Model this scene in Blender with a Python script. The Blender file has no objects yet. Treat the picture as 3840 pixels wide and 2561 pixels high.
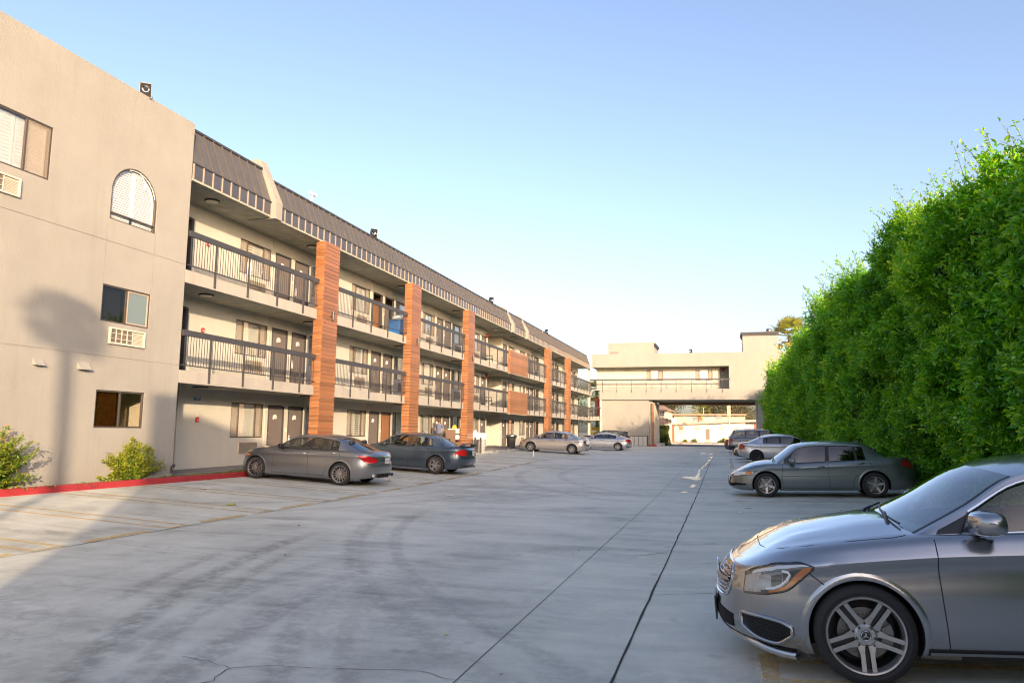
import bpy, bmesh, math, random
import numpy as np
from mathutils import Vector, Matrix
random.seed(7); np.random.seed(7)
R = math.radians
sc = bpy.context.scene
COL = sc.collection

# ------------------------------------------------------------------ camera, world, sun, exposure
H = 1.70
cam_d = bpy.data.cameras.new("camera"); cam = bpy.data.objects.new("camera", cam_d); COL.objects.link(cam)
cam_d.sensor_width = 36.0; cam_d.lens = 25.879; cam_d.clip_start = 0.05; cam_d.clip_end = 3000
yaw, pitch, roll = -0.28188087, 0.12060171, 0.01215978
_f = Vector((math.sin(yaw)*math.cos(pitch), math.cos(yaw)*math.cos(pitch), math.sin(pitch)))
_r = Vector((math.cos(yaw), -math.sin(yaw), 0)); _u = _r.cross(_f)
_r2 = math.cos(roll)*_r + math.sin(roll)*_u; _u2 = -math.sin(roll)*_r + math.cos(roll)*_u
cam.matrix_world = Matrix(((_r2.x,_u2.x,-_f.x,0),(_r2.y,_u2.y,-_f.y,0),(_r2.z,_u2.z,-_f.z,H),(0,0,0,1)))
sc.camera = cam

SUND = Vector((-1.0, 1.38, -0.345)).normalized()          # direction the light travels
SUN_EL = math.asin(-SUND.z); SUN_AZ = math.atan2(-SUND.x, -SUND.y)
world = bpy.data.worlds.new("World"); sc.world = world; world.use_nodes = True
wn = world.node_tree.nodes; wl = world.node_tree.links
sky = wn.new("ShaderNodeTexSky"); sky.sky_type = 'NISHITA'; sky.sun_disc = False
sky.sun_elevation = SUN_EL; sky.sun_rotation = SUN_AZ
sky.altitude = 0; sky.air_density = 0.8; sky.dust_density = 3.0; sky.ozone_density = 1.2
bg = wn["Background"]; bg.inputs[1].default_value = 0.15
_tint = wn.new("ShaderNodeMix"); _tint.data_type = 'RGBA'; _tint.blend_type = 'MULTIPLY'; _tint.inputs['Factor'].default_value = 1.0
_tint.inputs['B'].default_value = (1.035, .94, .955, 1); wl.new(sky.outputs[0], _tint.inputs['A']); wl.new(_tint.outputs['Result'], bg.inputs[0])
sun_d = bpy.data.lights.new("sun", 'SUN'); sun_d.energy = 2.75; sun_d.angle = R(0.53); sun_d.color = (1.0, 0.73, 0.46)
sun = bpy.data.objects.new("sun", sun_d); COL.objects.link(sun)
sun.rotation_euler = SUND.to_track_quat('-Z', 'Y').to_euler(); sun.location = (30, -40, 30)
vs = sc.view_settings; vs.view_transform = 'Standard'; vs.look = 'None'; vs.exposure = 1.58; vs.gamma = 1.0
vs.use_curve_mapping = False
sc.cycles.max_bounces = 8; sc.cycles.transparent_max_bounces = 12; sc.cycles.caustics_reflective = False; sc.cycles.caustics_refractive = False
sc.cycles.sample_clamp_indirect = 6.0; sc.cycles.use_denoising = True; sc.cycles.filter_width = 1.15

# ------------------------------------------------------------------ helpers
def pchip(xs, ys):
    xs = np.array(xs, float); ys = np.array(ys, float)
    if xs[0] > xs[-1]: xs = xs[::-1]; ys = ys[::-1]
    n = len(xs); h = np.diff(xs); d = np.diff(ys)/h
    m = np.zeros(n)
    if n == 2: m[:] = d[0]
    else:
        for i in range(1, n-1):
            if d[i-1]*d[i] > 0:
                w1 = 2*h[i]+h[i-1]; w2 = h[i]+2*h[i-1]; m[i] = (w1+w2)/(w1/d[i-1]+w2/d[i])
        m[0] = d[0]; m[-1] = d[-1]
    def f(x):
        x = min(max(x, xs[0]), xs[-1]); i = int(min(max(np.searchsorted(xs, x)-1, 0), n-2))
        t = (x-xs[i])/h[i]; t2 = t*t; t3 = t2*t
        return float((2*t3-3*t2+1)*ys[i]+(t3-2*t2+t)*h[i]*m[i]+(-2*t3+3*t2)*ys[i+1]+(t3-t2)*h[i]*m[i+1])
    return f
def pts(l): return pchip([a for a, b in l], [b for a, b in l])
def sm(a, b, x):
    t = min(max((x-a)/(b-a), 0), 1); return t*t*(3-2*t)

class MB:
    """collects geometry, becomes one mesh"""
    def __init__(s): s.v = []; s.f = []; s.m = []; s.mi = 0; s.T = None
    def p(s, x, y, z):
        if s.T is not None:
            q = s.T @ Vector((x, y, z)); x, y, z = q
        s.v.append((x, y, z)); return len(s.v)-1
    def face(s, idx): s.f.append(tuple(idx)); s.m.append(s.mi)
    def quad(s, a, b, c, d): s.face([s.p(*a), s.p(*b), s.p(*c), s.p(*d)])
    def poly(s, P): s.face([s.p(*a) for a in P])
    def box(s, x0, x1, y0, y1, z0, z1):
        if x0 > x1: x0, x1 = x1, x0
        if y0 > y1: y0, y1 = y1, y0
        if z0 > z1: z0, z1 = z1, z0
        i = [s.p(x, y, z) for z in (z0, z1) for y in (y0, y1) for x in (x0, x1)]
        for q in ((0,2,3,1),(4,5,7,6),(0,1,5,4),(2,6,7,3),(0,4,6,2),(1,3,7,5)): s.face([i[k] for k in q])
    def bar(s, a, b, w, h=None, up=(0,0,1)):
        a = Vector(a); b = Vector(b); h = h or w; d = (b-a).normalized(); up = Vector(up)
        if abs(d.dot(up)) > .98: up = Vector((0,1,0))
        r = d.cross(up).normalized(); u = r.cross(d)
        i = []
        for P in (a, b):
            for (sx, sz) in ((-1,-1),(1,-1),(1,1),(-1,1)): i.append(s.p(*(P+r*sx*w/2+u*sz*h/2)))
        for q in ((3,2,1,0),(4,5,6,7),(0,1,5,4),(1,2,6,5),(2,3,7,6),(3,0,4,7)): s.face([i[k] for k in q])
    def tube(s, P, r, n=8, caps=True, closed=False):
        P = [Vector(p) for p in P]; rings = []; N = len(P)
        up = Vector((0,0,1)); prev = None
        for k in range(N):
            a = P[(k-1) % N] if (k > 0 or closed) else P[k]; b = P[(k+1) % N] if (k < N-1 or closed) else P[k]
            d = (b-a)
            d = d.normalized() if d.length > 1e-9 else Vector((0,0,1))
            if prev is None:
                u0 = up if abs(d.dot(up)) < .95 else Vector((1,0,0))
                x = d.cross(u0).normalized()
            else:
                x = prev - d*prev.dot(d); x = x.normalized() if x.length > 1e-6 else d.orthogonal().normalized()
            prev = x; y = d.cross(x)
            rr = r[k] if isinstance(r, (list, tuple)) else r
            rings.append([s.p(*(P[k]+(x*math.cos(2*math.pi*j/n)+y*math.sin(2*math.pi*j/n))*rr)) for j in range(n)])
        M = N if closed else N-1
        for k in range(M):
            A = rings[k]; B = rings[(k+1) % N]
            for j in range(n): s.face((A[j], A[(j+1) % n], B[(j+1) % n], B[j]))
        if caps and not closed:
            s.face(rings[0][::-1]); s.face(rings[-1])
    def lathe(s, prof, n=24, axis='z', o=(0,0,0), close=False):
        rings = []
        for (r, h) in prof:
            ring = []
            for j in range(n):
                a = 2*math.pi*j/n; c = r*math.cos(a); d = r*math.sin(a)
                q = {'z': (c, d, h), 'y': (c, h, d), 'x': (h, c, d)}[axis]
                ring.append(s.p(o[0]+q[0], o[1]+q[1], o[2]+q[2]))
            rings.append(ring)
        for k in range(len(rings)-1 + (1 if close else 0)):
            A = rings[k]; B = rings[(k+1) % len(rings)]
            for j in range(n): s.face((A[j], A[(j+1) % n], B[(j+1) % n], B[j]))
        return rings
    def grid(s, fn, nu, nv, flip=False):
        I = [[s.p(*fn(i/nu, j/nv)) for j in range(nv+1)] for i in range(nu+1)]
        for i in range(nu):
            for j in range(nv):
                q = (I[i][j], I[i+1][j], I[i+1][j+1], I[i][j+1]); s.face(q[::-1] if flip else q)
    def prism(s, P, h0, h1, axis='z', cap0=True):
        """P: 2-D polygon extruded along an axis"""
        def mk(a, b, h): return {'z': (a, b, h), 'y': (a, h, b), 'x': (h, a, b)}[axis]
        A = [s.p(*mk(a, b, h0)) for a, b in P]; B = [s.p(*mk(a, b, h1)) for a, b in P]; n = len(P)
        if cap0: s.face(A[::-1])
        s.face(B)
        for k in range(n): s.face((A[k], A[(k+1) % n], B[(k+1) % n], B[k]))
    def mesh(s, name, mats, smooth=None, weld=0, recalc=False):
        me = bpy.data.meshes.new(name); me.from_pydata(s.v, [], s.f)
        for m in (mats if isinstance(mats, (list, tuple)) else [mats]): me.materials.append(m)
        if any(s.m): me.polygons.foreach_set('material_index', s.m)
        if weld or recalc:
            bm = bmesh.new(); bm.from_mesh(me)
            if weld: bmesh.ops.remove_doubles(bm, verts=bm.verts, dist=weld)
            if recalc: bmesh.ops.recalc_face_normals(bm, faces=bm.faces)
            bm.to_mesh(me); bm.free()
        me.update()
        if smooth is not None:
            me.polygons.foreach_set('use_smooth', [True]*len(me.polygons)); me.set_sharp_from_angle(angle=R(smooth))
        return me
    def build(s, name, mats, parent=None, smooth=None, weld=0, recalc=False):
        return obj(name, s.mesh(name, mats, smooth, weld, recalc), parent)

def obj(name, me, parent=None, loc=None, rz=None):
    o = bpy.data.objects.new(name, me); COL.objects.link(o)
    if parent is not None: o.parent = parent
    if loc is not None: o.location = loc
    if rz is not None: o.rotation_euler = (0, 0, rz)
    return o
def tag(o, label=None, cat=None, group=None, kind=None):
    if label: o['label'] = label
    if cat: o['category'] = cat
    if group: o['group'] = group
    if kind: o['kind'] = kind
    return o
def thing(name, loc=(0,0,0), label=None, cat=None, group=None, rz=0):
    o = bpy.data.objects.new(name, None); COL.objects.link(o); o.location = loc; o.rotation_euler = (0,0,rz); o.empty_display_size = .2
    return tag(o, label, cat, group)
def copy_tree(o, parent=None):
    c = o.copy(); COL.objects.link(c)
    if parent is not None: c.parent = parent
    for ch in list(o.children): copy_tree(ch, c)
    return c
def text(body, size, mat, parent, M, name='lettering', ext=.002, align='CENTER'):
    cu = bpy.data.curves.new(name, 'FONT'); cu.body = body; cu.size = size; cu.extrude = ext
    cu.align_x = align; cu.align_y = 'CENTER'; cu.materials.append(mat)
    o = bpy.data.objects.new(name, cu); COL.objects.link(o)
    bpy.context.view_layer.update(); me = bpy.data.meshes.new_from_object(o.evaluated_get(bpy.context.evaluated_depsgraph_get())); me.name = name
    bpy.data.objects.remove(o); o = bpy.data.objects.new(name, me); COL.objects.link(o)
    if parent is not None: o.parent = parent
    o.matrix_basis = M
    o['kind'] = 'stuff'
    return o
def sides(b, name, mats, parent, smooth=None, weld=0, recalc=False):
    """one object for the left half and one for the right half of what b holds; parent may be a (left, right) pair"""
    out = []
    for k, sg in enumerate((1, -1)):
        q = MB(); ids = {}
        for f, m in zip(b.f, b.m):
            if sum(b.v[i][1] for i in f)*sg <= 0: continue
            for i in f:
                if i not in ids: ids[i] = len(q.v); q.v.append(b.v[i])
            q.f.append(tuple(ids[i] for i in f)); q.m.append(m)
        out.append(q.build(name, mats, parent[k] if isinstance(parent, tuple) else parent, smooth, weld, recalc))
    return tuple(out)
def FACEX(x, y, z):   # text readable from +x (looking toward -x): right = +y, up = z
    return Matrix(((0,0,1,x),(1,0,0,y),(0,1,0,z),(0,0,0,1)))
def FACEYN(x, y, z):  # readable from -y: right = +x
    return Matrix(((1,0,0,x),(0,0,-1,y),(0,1,0,z),(0,0,0,1)))

# ------------------------------------------------------------------ materials
def mat(name, col, rough=.6, metal=0.0, var=None, vscale=4.0, bump=0.0, bscale=60.0, rnd=0.0, coat=0.0, spec=.5, emit=None, trans=0.0, alpha=1.0, stretch=None, detail=6.0, streak=0.0):
    m = bpy.data.materials.new(name); m.use_nodes = True; nt = m.node_tree; N = nt.nodes; L = nt.links
    b = N['Principled BSDF']; c = (*col, 1)
    b.inputs['Base Color'].default_value = c; b.inputs['Roughness'].default_value = rough; b.inputs['Metallic'].default_value = metal
    b.inputs['Specular IOR Level'].default_value = spec; b.inputs['Coat Weight'].default_value = coat; b.inputs['Coat Roughness'].default_value = .04
    b.inputs['Transmission Weight'].default_value = trans; b.inputs['Alpha'].default_value = alpha
    out = None
    tc = None
    if var or bump:
        tc = N.new('ShaderNodeTexCoord'); src = tc.outputs['Object']
        if stretch:
            mp = N.new('ShaderNodeMapping'); mp.inputs['Scale'].default_value = stretch; L.new(src, mp.inputs[0]); src = mp.outputs[0]
    if var:
        nz = N.new('ShaderNodeTexNoise'); nz.inputs['Scale'].default_value = vscale; nz.inputs['Detail'].default_value = detail; nz.inputs['Roughness'].default_value = .6
        L.new(src, nz.inputs['Vector'])
        rp = N.new('ShaderNodeValToRGB'); rp.color_ramp.elements[0].position = .3; rp.color_ramp.elements[1].position = .7
        rp.color_ramp.elements[0].color = (*var, 1); rp.color_ramp.elements[1].color = c
        L.new(nz.outputs['Fac'], rp.inputs[0]); out = rp.outputs[0]
    if streak:   # rain streaks and grime running down the wall
        mp2 = N.new('ShaderNodeMapping'); mp2.inputs['Scale'].default_value = (2.2, 2.2, .16); L.new(tc.outputs['Object'], mp2.inputs[0])
        n3 = N.new('ShaderNodeTexNoise'); n3.inputs['Scale'].default_value = 1.6; n3.inputs['Detail'].default_value = 7; n3.inputs['Roughness'].default_value = .65; L.new(mp2.outputs[0], n3.inputs['Vector'])
        r3 = N.new('ShaderNodeMapRange'); r3.inputs['From Min'].default_value = .52; r3.inputs['From Max'].default_value = .78; r3.inputs['To Max'].default_value = streak; L.new(n3.outputs['Fac'], r3.inputs['Value'])
        m3 = N.new('ShaderNodeMix'); m3.data_type = 'RGBA'; L.new(r3.outputs[0], m3.inputs['Factor']); L.new(out, m3.inputs['A']); m3.inputs['B'].default_value = (.13, .12, .10, 1); out = m3.outputs['Result']
    if rnd:
        oi = N.new('ShaderNodeObjectInfo'); hs = N.new('ShaderNodeHueSaturation')
        mr = N.new('ShaderNodeMapRange'); mr.inputs['To Min'].default_value = 1-rnd; mr.inputs['To Max'].default_value = 1+rnd
        L.new(oi.outputs['Random'], mr.inputs['Value']); L.new(mr.outputs[0], hs.inputs['Value'])
        if out: L.new(out, hs.inputs['Color'])
        else: hs.inputs['Color'].default_value = c
        out = hs.outputs[0]
    if out: L.new(out, b.inputs['Base Color'])
    if bump:
        n2 = N.new('ShaderNodeTexNoise'); n2.inputs['Scale'].default_value = bscale; n2.inputs['Detail'].default_value = 4
        L.new(src, n2.inputs['Vector']); bp = N.new('ShaderNodeBump'); bp.inputs['Strength'].default_value = bump; bp.inputs['Distance'].default_value = .02
        L.new(n2.outputs['Fac'], bp.inputs['Height']); L.new(bp.outputs[0], b.inputs['Normal'])
    if emit: b.inputs['Emission Color'].default_value = (*emit[:3], 1); b.inputs['Emission Strength'].default_value = emit[3]
    return m

def glass_mat(name, tint, refl=.12, rough=.02, dark=.5):
    """thin pane: part clear, part tinted, mirror-like sheen"""
    m = bpy.data.materials.new(name); m.use_nodes = True; nt = m.node_tree; N = nt.nodes; L = nt.links
    for n in list(N):
        if n.type != 'OUTPUT_MATERIAL': N.remove(n)
    o = [n for n in N if n.type == 'OUTPUT_MATERIAL'][0]
    tr = N.new('ShaderNodeBsdfTransparent'); tr.inputs[0].default_value = (*tint, 1)
    gl = N.new('ShaderNodeBsdfGlossy'); gl.inputs['Roughness'].default_value = rough; gl.inputs[0].default_value = (1,1,1,1)
    lw = N.new('ShaderNodeLayerWeight'); lw.inputs[0].default_value = .5; pw = N.new('ShaderNodeMath'); pw.operation = 'POWER'; pw.inputs[1].default_value = 4.0; L.new(lw.outputs['Facing'], pw.inputs[0])
    fr = N.new('ShaderNodeMath'); fr.operation = 'MULTIPLY_ADD'; fr.inputs[1].default_value = .9; fr.inputs[2].default_value = .04; L.new(pw.outputs[0], fr.inputs[0])
    mx = N.new('ShaderNodeMixShader'); ma = N.new('ShaderNodeMath'); ma.operation = 'ADD'; ma.inputs[1].default_value = refl; ma.use_clamp = True
    L.new(fr.outputs[0], ma.inputs[0]); L.new(ma.outputs[0], mx.inputs[0]); L.new(tr.outputs[0], mx.inputs[1]); L.new(gl.outputs[0], mx.inputs[2])
    L.new(mx.outputs[0], o.inputs[0]); return m

def worn_paint(name, col, amount=.5, scale=6.0, rough=.7, top=.85):
    m = bpy.data.materials.new(name); m.use_nodes = True; nt = m.node_tree; N = nt.nodes; L = nt.links
    b = N['Principled BSDF']; b.inputs['Base Color'].default_value = (*col, 1); b.inputs['Roughness'].default_value = rough
    tc = N.new('ShaderNodeTexCoord'); nz = N.new('ShaderNodeTexNoise'); nz.inputs['Scale'].default_value = scale; nz.inputs['Detail'].default_value = 8; nz.inputs['Roughness'].default_value = .7
    rp = N.new('ShaderNodeMapRange'); rp.inputs['From Min'].default_value = amount-.18; rp.inputs['From Max'].default_value = amount+.18; rp.inputs['To Max'].default_value = top
    L.new(tc.outputs['Object'], nz.inputs['Vector']); L.new(nz.outputs['Fac'], rp.inputs['Value'])
    tr = N.new('ShaderNodeBsdfTransparent'); mx = N.new('ShaderNodeMixShader'); L.new(rp.outputs[0], mx.inputs[0]); L.new(tr.outputs[0], mx.inputs[1]); L.new(b.outputs[0], mx.inputs[2])
    o = [n for n in N if n.type == 'OUTPUT_MATERIAL'][0]; L.new(mx.outputs[0], o.inputs[0]); return m

M = {}
M['stucco'] = mat('stucco', (.300,.290,.262), .9, var=(.262,.252,.228), vscale=.8, bump=.32, bscale=24, streak=.16)
M['stucco_far'] = mat('stucco_far', (.295,.285,.258), .9, var=(.262,.252,.228), vscale=.6, bump=.3, bscale=14, streak=.14)
M['wall_back'] = mat('wall_back', (.50,.49,.43), .9, var=(.44,.43,.38), vscale=1.0, bump=.3, bscale=24, streak=.08)
M['slab'] = mat('slab', (.37,.35,.31), .9, var=(.31,.29,.26), vscale=1.6, bump=.3, bscale=25, stretch=(1,1,.35), streak=.22)
M['soffit'] = mat('soffit', (.40,.40,.33), .95, var=(.27,.275,.225), vscale=2.5, bump=.9, bscale=10)
M['rail'] = mat('rail', (.055,.055,.06), .5, var=(.04,.04,.045), vscale=3, spec=.4)
M['wood'] = mat('wood', (.285,.120,.046), .42, var=(.205,.082,.034), vscale=5, bump=.12, bscale=30, rnd=.2, stretch=(1,.12,1.4), coat=.15)
M['wood_many'] = mat('wood_many', (.285,.120,.046), .42, var=(.205,.082,.034), vscale=5, bump=.12, bscale=30, rnd=.2, stretch=(1,.12,1.4), coat=.15)
_nt = M['wood_many'].node_tree
_oi = [n for n in _nt.nodes if n.type == 'OBJECT_INFO'][0]; _mr = [n for n in _nt.nodes if n.type == 'MAP_RANGE'][0]
_ge = _nt.nodes.new('ShaderNodeNewGeometry'); _nt.links.new(_ge.outputs['Random Per Island'], _mr.inputs['Value'])
M['wood_core'] = mat('wood_core', (.55,.50,.42), .9)
M['metal_roof'] = mat('metal_roof', (.115,.108,.105), .42, .2, var=(.098,.092,.09), vscale=2.2, rnd=.05)
M['fascia'] = mat('fascia', (.10,.098,.108), .3, .3, var=(.085,.083,.092), vscale=2, rnd=.08)
M['batten'] = mat('batten', (.31,.26,.215), .5)
M['door'] = mat('door', (.155,.13,.12), .55, var=(.135,.115,.105), vscale=2)
M['door_wood'] = mat('door_wood', (.30,.14,.06), .5, var=(.22,.10,.045), vscale=6, stretch=(1,1,.1))
M['frame'] = mat('frame', (.085,.07,.06), .45, .3)
M['tan_frame'] = mat('tan_frame', (.42,.33,.25), .5)
M['shutter'] = mat('shutter', (.80,.78,.74), .5)
M['white'] = mat('white', (.80,.79,.77), .5)
M['acgrille'] = mat('acgrille', (.50,.44,.36), .6)
M['acdark'] = mat('acdark', (.10,.085,.07), .7)
M['acpanel'] = mat('acpanel', (.58,.52,.43), .55)
M['red'] = mat('red', (.50,.035,.03), .4)
M['black'] = mat('black', (.010,.010,.011), .6, spec=.15)
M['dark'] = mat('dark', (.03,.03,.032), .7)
M['chrome'] = mat('chrome', (.75,.75,.76), .12, 1.0)
M['steel'] = mat('steel', (.45,.45,.46), .35, .9)
M['sign_blue'] = mat('sign_blue', (.02,.09,.28), .4)
M['interior'] = mat('interior', (.22,.15,.09), .9)
M['interior_wall'] = mat('interior_wall', (.70,.60,.46), .9)
M['pane'] = glass_mat('pane', (.92,.93,.92), .06)
M['pane_dark'] = glass_mat('pane_dark', (.45,.44,.42), .0)
M['screen'] = mat('screen', (.34,.29,.23), .8, alpha=.42)
M['blind'] = mat('blind', (.15,.20,.21), .6)
M['lamp_glass'] = mat('lamp_glass', (.55,.52,.46), .5)
M['kerb_red'] = mat('kerb_red', (.36,.028,.034), .6, var=(.27,.022,.026), vscale=3, bump=.25, bscale=40)
M['kerb'] = mat('kerb', (.46,.44,.40), .9, var=(.36,.34,.31), vscale=3, bump=.3, bscale=40)
M['soil'] = mat('soil', (.10,.07,.045), 1.0, var=(.06,.042,.028), vscale=9, bump=1.0, bscale=30)
M['paint_yellow'] = worn_paint('paint_yellow', (.74,.50,.14), .50, 9)
M['paint_faded'] = worn_paint('paint_faded', (.66,.54,.32), .54, 8)
M['paint_white'] = worn_paint('paint_white', (.80,.78,.70), .46, 7)
M['stencil'] = worn_paint('stencil', (.10,.04,.07), .48, 14)
M['glare_white'] = worn_paint('painted_glare', (.93,.92,.89), .30, 5, .12, 1.0)  # glossy near-white colour standing for glare on the wet gutter
M['joint'] = mat('joint', (.035,.034,.033), .95)

def gz(x, y):
    if x < -9.1: z = .042*(-9.1-x)
    elif x < -.8: z = -.02*(x+9.1)/8.3
    else: z = -.02+(.03+.032*(1-sm(6, 16, y)))*(x+.8)
    return z+.2*sm(18, 40, y) - .1*sm(84, 92, y)
# ------------------------------------------------------------------ ground
def concrete_mat():
    m = mat('concrete', (.36,.355,.35), .82); nt = m.node_tree; N = nt.nodes; L = nt.links; b = N['Principled BSDF']
    tc = N.new('ShaderNodeTexCoord'); P = tc.outputs['Object']
    def noise(s, d=8, r=.6, dist=0.0, vec=None):
        n = N.new('ShaderNodeTexNoise'); n.inputs['Scale'].default_value = s; n.inputs['Detail'].default_value = d; n.inputs['Roughness'].default_value = r; n.inputs['Distortion'].default_value = dist
        L.new(vec or P, n.inputs['Vector']); return n.outputs['Fac']
    def math_(op, a, c=None, clamp=False):
        n = N.new('ShaderNodeMath'); n.operation = op; n.use_clamp = clamp
        for k, v in enumerate((a, c)):
            if v is None: continue
            if isinstance(v, (int, float)): n.inputs[k].default_value = v
            else: L.new(v, n.inputs[k])
        return n.outputs[0]
    def mrange(v, a, c, d=0, e=1):
        n = N.new('ShaderNodeMapRange'); n.interpolation_type = 'SMOOTHSTEP'
        for k, x in zip(('From Min','From Max','To Min','To Max'), (a, c, d, e)): n.inputs[k].default_value = x
        L.new(v, n.inputs['Value']); return n.outputs[0]
    sp = N.new('ShaderNodeSeparateXYZ'); L.new(P, sp.inputs[0])
    big = noise(.22, 5, .55, .6); med = noise(1.3, 8, .65, .5); fine = noise(18, 6, .7)
    # streaks lying across the lot
    mp = N.new('ShaderNodeMapping'); mp.inputs['Scale'].default_value = (.25, 1.6, 1); L.new(P, mp.inputs[0]); streak = noise(1.0, 7, .62, .8, mp.outputs[0])
    v = math_('ADD', math_('MULTIPLY', mrange(big, .3, .7), .30), math_('MULTIPLY', mrange(med, .28, .72), .34))
    v = math_('ADD', v, math_('MULTIPLY', mrange(streak, .3, .7), .30))
    v = math_('ADD', v, math_('MULTIPLY', fine, .26)); v = math_('ADD', v, math_('MULTIPLY', math_('SUBTRACT', noise(95, 3, .8), .5), .30))
    # tyre marks: arcs of worn rubber swinging out of the stalls
    marks = None
    for (cx, cy, rad, w, st, y0, y1) in ((11.3,13,17.95,.16,1,2,12),(11.3,13,17.52,.11,.7,2,11),(11.3,13,18.45,.10,.8,5,10),(11.3,13,16.55,.15,.8,1,8),(11.3,13,16.1,.10,.6,2,8.5),
                                          (9,17,15.9,.18,.7,4,14),(9,17,15.3,.12,.6,3,16),(13,9,17.3,.2,.9,1,9),(13,9,18.0,.14,.7,3,10),(7,30,13.2,.2,.5,20,34),(7,30,14.8,.2,.5,18,34),(-19,22,11.6,.2,.5,12,24),(-19,22,13.1,.2,.5,12,24)):
        d = N.new('ShaderNodeVectorMath'); d.operation = 'DISTANCE'; cb = N.new('ShaderNodeCombineXYZ')
        L.new(sp.outputs[0], cb.inputs[0]); L.new(sp.outputs[1], cb.inputs[1]); L.new(cb.outputs[0], d.inputs[0]); d.inputs[1].default_value = (cx, cy, 0)
        k = math_('ABSOLUTE', math_('SUBTRACT', math_('ADD', d.outputs['Value'], math_('MULTIPLY', med, .12)), rad+.06))
        k = mrange(k, w*1.3, w*.35); k = math_('MULTIPLY', k, st)
        k = math_('MULTIPLY', k, math_('MULTIPLY', mrange(sp.outputs[1], y0, y0+2), mrange(sp.outputs[1], y1, y1-2.5)))
        marks = k if marks is None else math_('MAXIMUM', marks, k)
    marks = math_('MULTIPLY', marks, mrange(noise(6, 6, .7), .30, .62))
    spots = mrange(noise(2.6, 3, .4), .66, .74)
    rubber = math_('MULTIPLY', math_('MULTIPLY', mrange(noise(.35, 3, .5), .42, .62), mrange(sp.outputs[1], 13, 3)), mrange(noise(4.0, 7, .7, 1.0), .40, .62))
    rp = N.new('ShaderNodeValToRGB'); e = rp.color_ramp.elements; e[0].position = .18; e[0].color = (.27,.277,.245,1); e[1].position = .86; e[1].color = (.65,.655,.575,1)
    e2 = rp.color_ramp.elements.new(.52); e2.color = (.51,.52,.455,1)
    L.new(v, rp.inputs[0])
    pits = math_('MULTIPLY', mrange(noise(34, 4, .75), .58, .70), mrange(noise(1.1, 4, .6), .40, .62)); streak2 = math_('MULTIPLY', mrange(noise(5.5, 8, .75, .6), .56, .70), .16)
    dk = math_('MAXIMUM', math_('MAXIMUM', math_('MAXIMUM', math_('MULTIPLY', pits, .30), streak2), math_('MULTIPLY', marks, .5)), math_('MAXIMUM', math_('MULTIPLY', spots, .25), math_('MULTIPLY', rubber, .33)))
    mx = N.new('ShaderNodeMix'); mx.data_type = 'RGBA'; L.new(dk, mx.inputs['Factor']); L.new(rp.outputs[0], mx.inputs['A']); mx.inputs['B'].default_value = (.085,.084,.086,1)
    L.new(mx.outputs['Result'], b.inputs['Base Color'])
    rr = mrange(med, .3, .7, .55, .85); L.new(rr, b.inputs['Roughness'])
    bp = N.new('ShaderNodeBump'); bp.inputs['Strength'].default_value = .35; bp.inputs['Distance'].default_value = .01; L.new(noise(110, 4, .8), bp.inputs['Height']); L.new(bp.outputs[0], b.inputs['Normal'])
    return m
M['concrete'] = concrete_mat()
M['asphalt'] = mat('asphalt', (.075,.075,.078), .85, var=(.05,.05,.052), vscale=1.5, bump=.3, bscale=40)
M['pavement'] = mat('pavement', (.42,.36,.30), .9, var=(.34,.29,.25), vscale=1.2)
M['earth'] = mat('earth', (.20,.18,.15), .95, var=(.14,.13,.11), vscale=.2)
M['walkway'] = mat('walkway', (.22,.20,.18), .85, var=(.15,.14,.13), vscale=1.5, bump=.2, bscale=40)

b = MB(); b.quad((-1500,-1500,-.6),(1500,-1500,-.6),(1500,1500,-.6),(-1500,1500,-.6)); tag(b.build('ground', M['earth']), kind='structure')
def sheet(name, xs, ys, fz, m, kind='structure'):
    b = MB(); nx, ny = len(xs), len(ys)
    I = [[b.p(x, y, fz(x, y)) for y in ys] for x in xs]
    for i in range(nx-1):
        for j in range(ny-1): b.face((I[i][j], I[i+1][j], I[i+1][j+1], I[i][j+1]))
    return tag(b.build(name, m, smooth=30), kind=kind)
xs = [-14.5,-13,-11.5,-10.2,-9.1,-8,-6,-4,-2,-1.2,-.8,-.4,.5,1.5,3,5,8]
sheet('parking_lot', xs, list(np.arange(-34, 92.01, 1.0)), gz, M['concrete'])
sheet('road', [-300,-60,-20,0,20,60,300], [92.0,97,104,111.2], lambda x, y: .06+.03*math.sin((y-92)/19.2*3.1), M['asphalt'])
b = MB(); b.box(-300,300,111.2,111.38,-.3,.2); tag(b.build('kerb', M['kerb']), kind='structure')
sheet('pavement', [-300,-40,0,40,300], [111.38,114,118.4], lambda x, y: .196+.02*(y-111.38), M['pavement'])
sheet('verge', [-300,0,300], [118.4,260], lambda x, y: .30, M['earth'])
sheet('verge', [-300,-30,-14.5], [-60,92], lambda x, y: .0, M['earth'])
sheet('verge', [8.0,40,300], [-60,92], lambda x, y: .05, M['earth'])
sheet('driveway', [-14.5,0,8.0], [-60,-34], lambda x, y: gz(x,-34), M['asphalt'])

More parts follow.
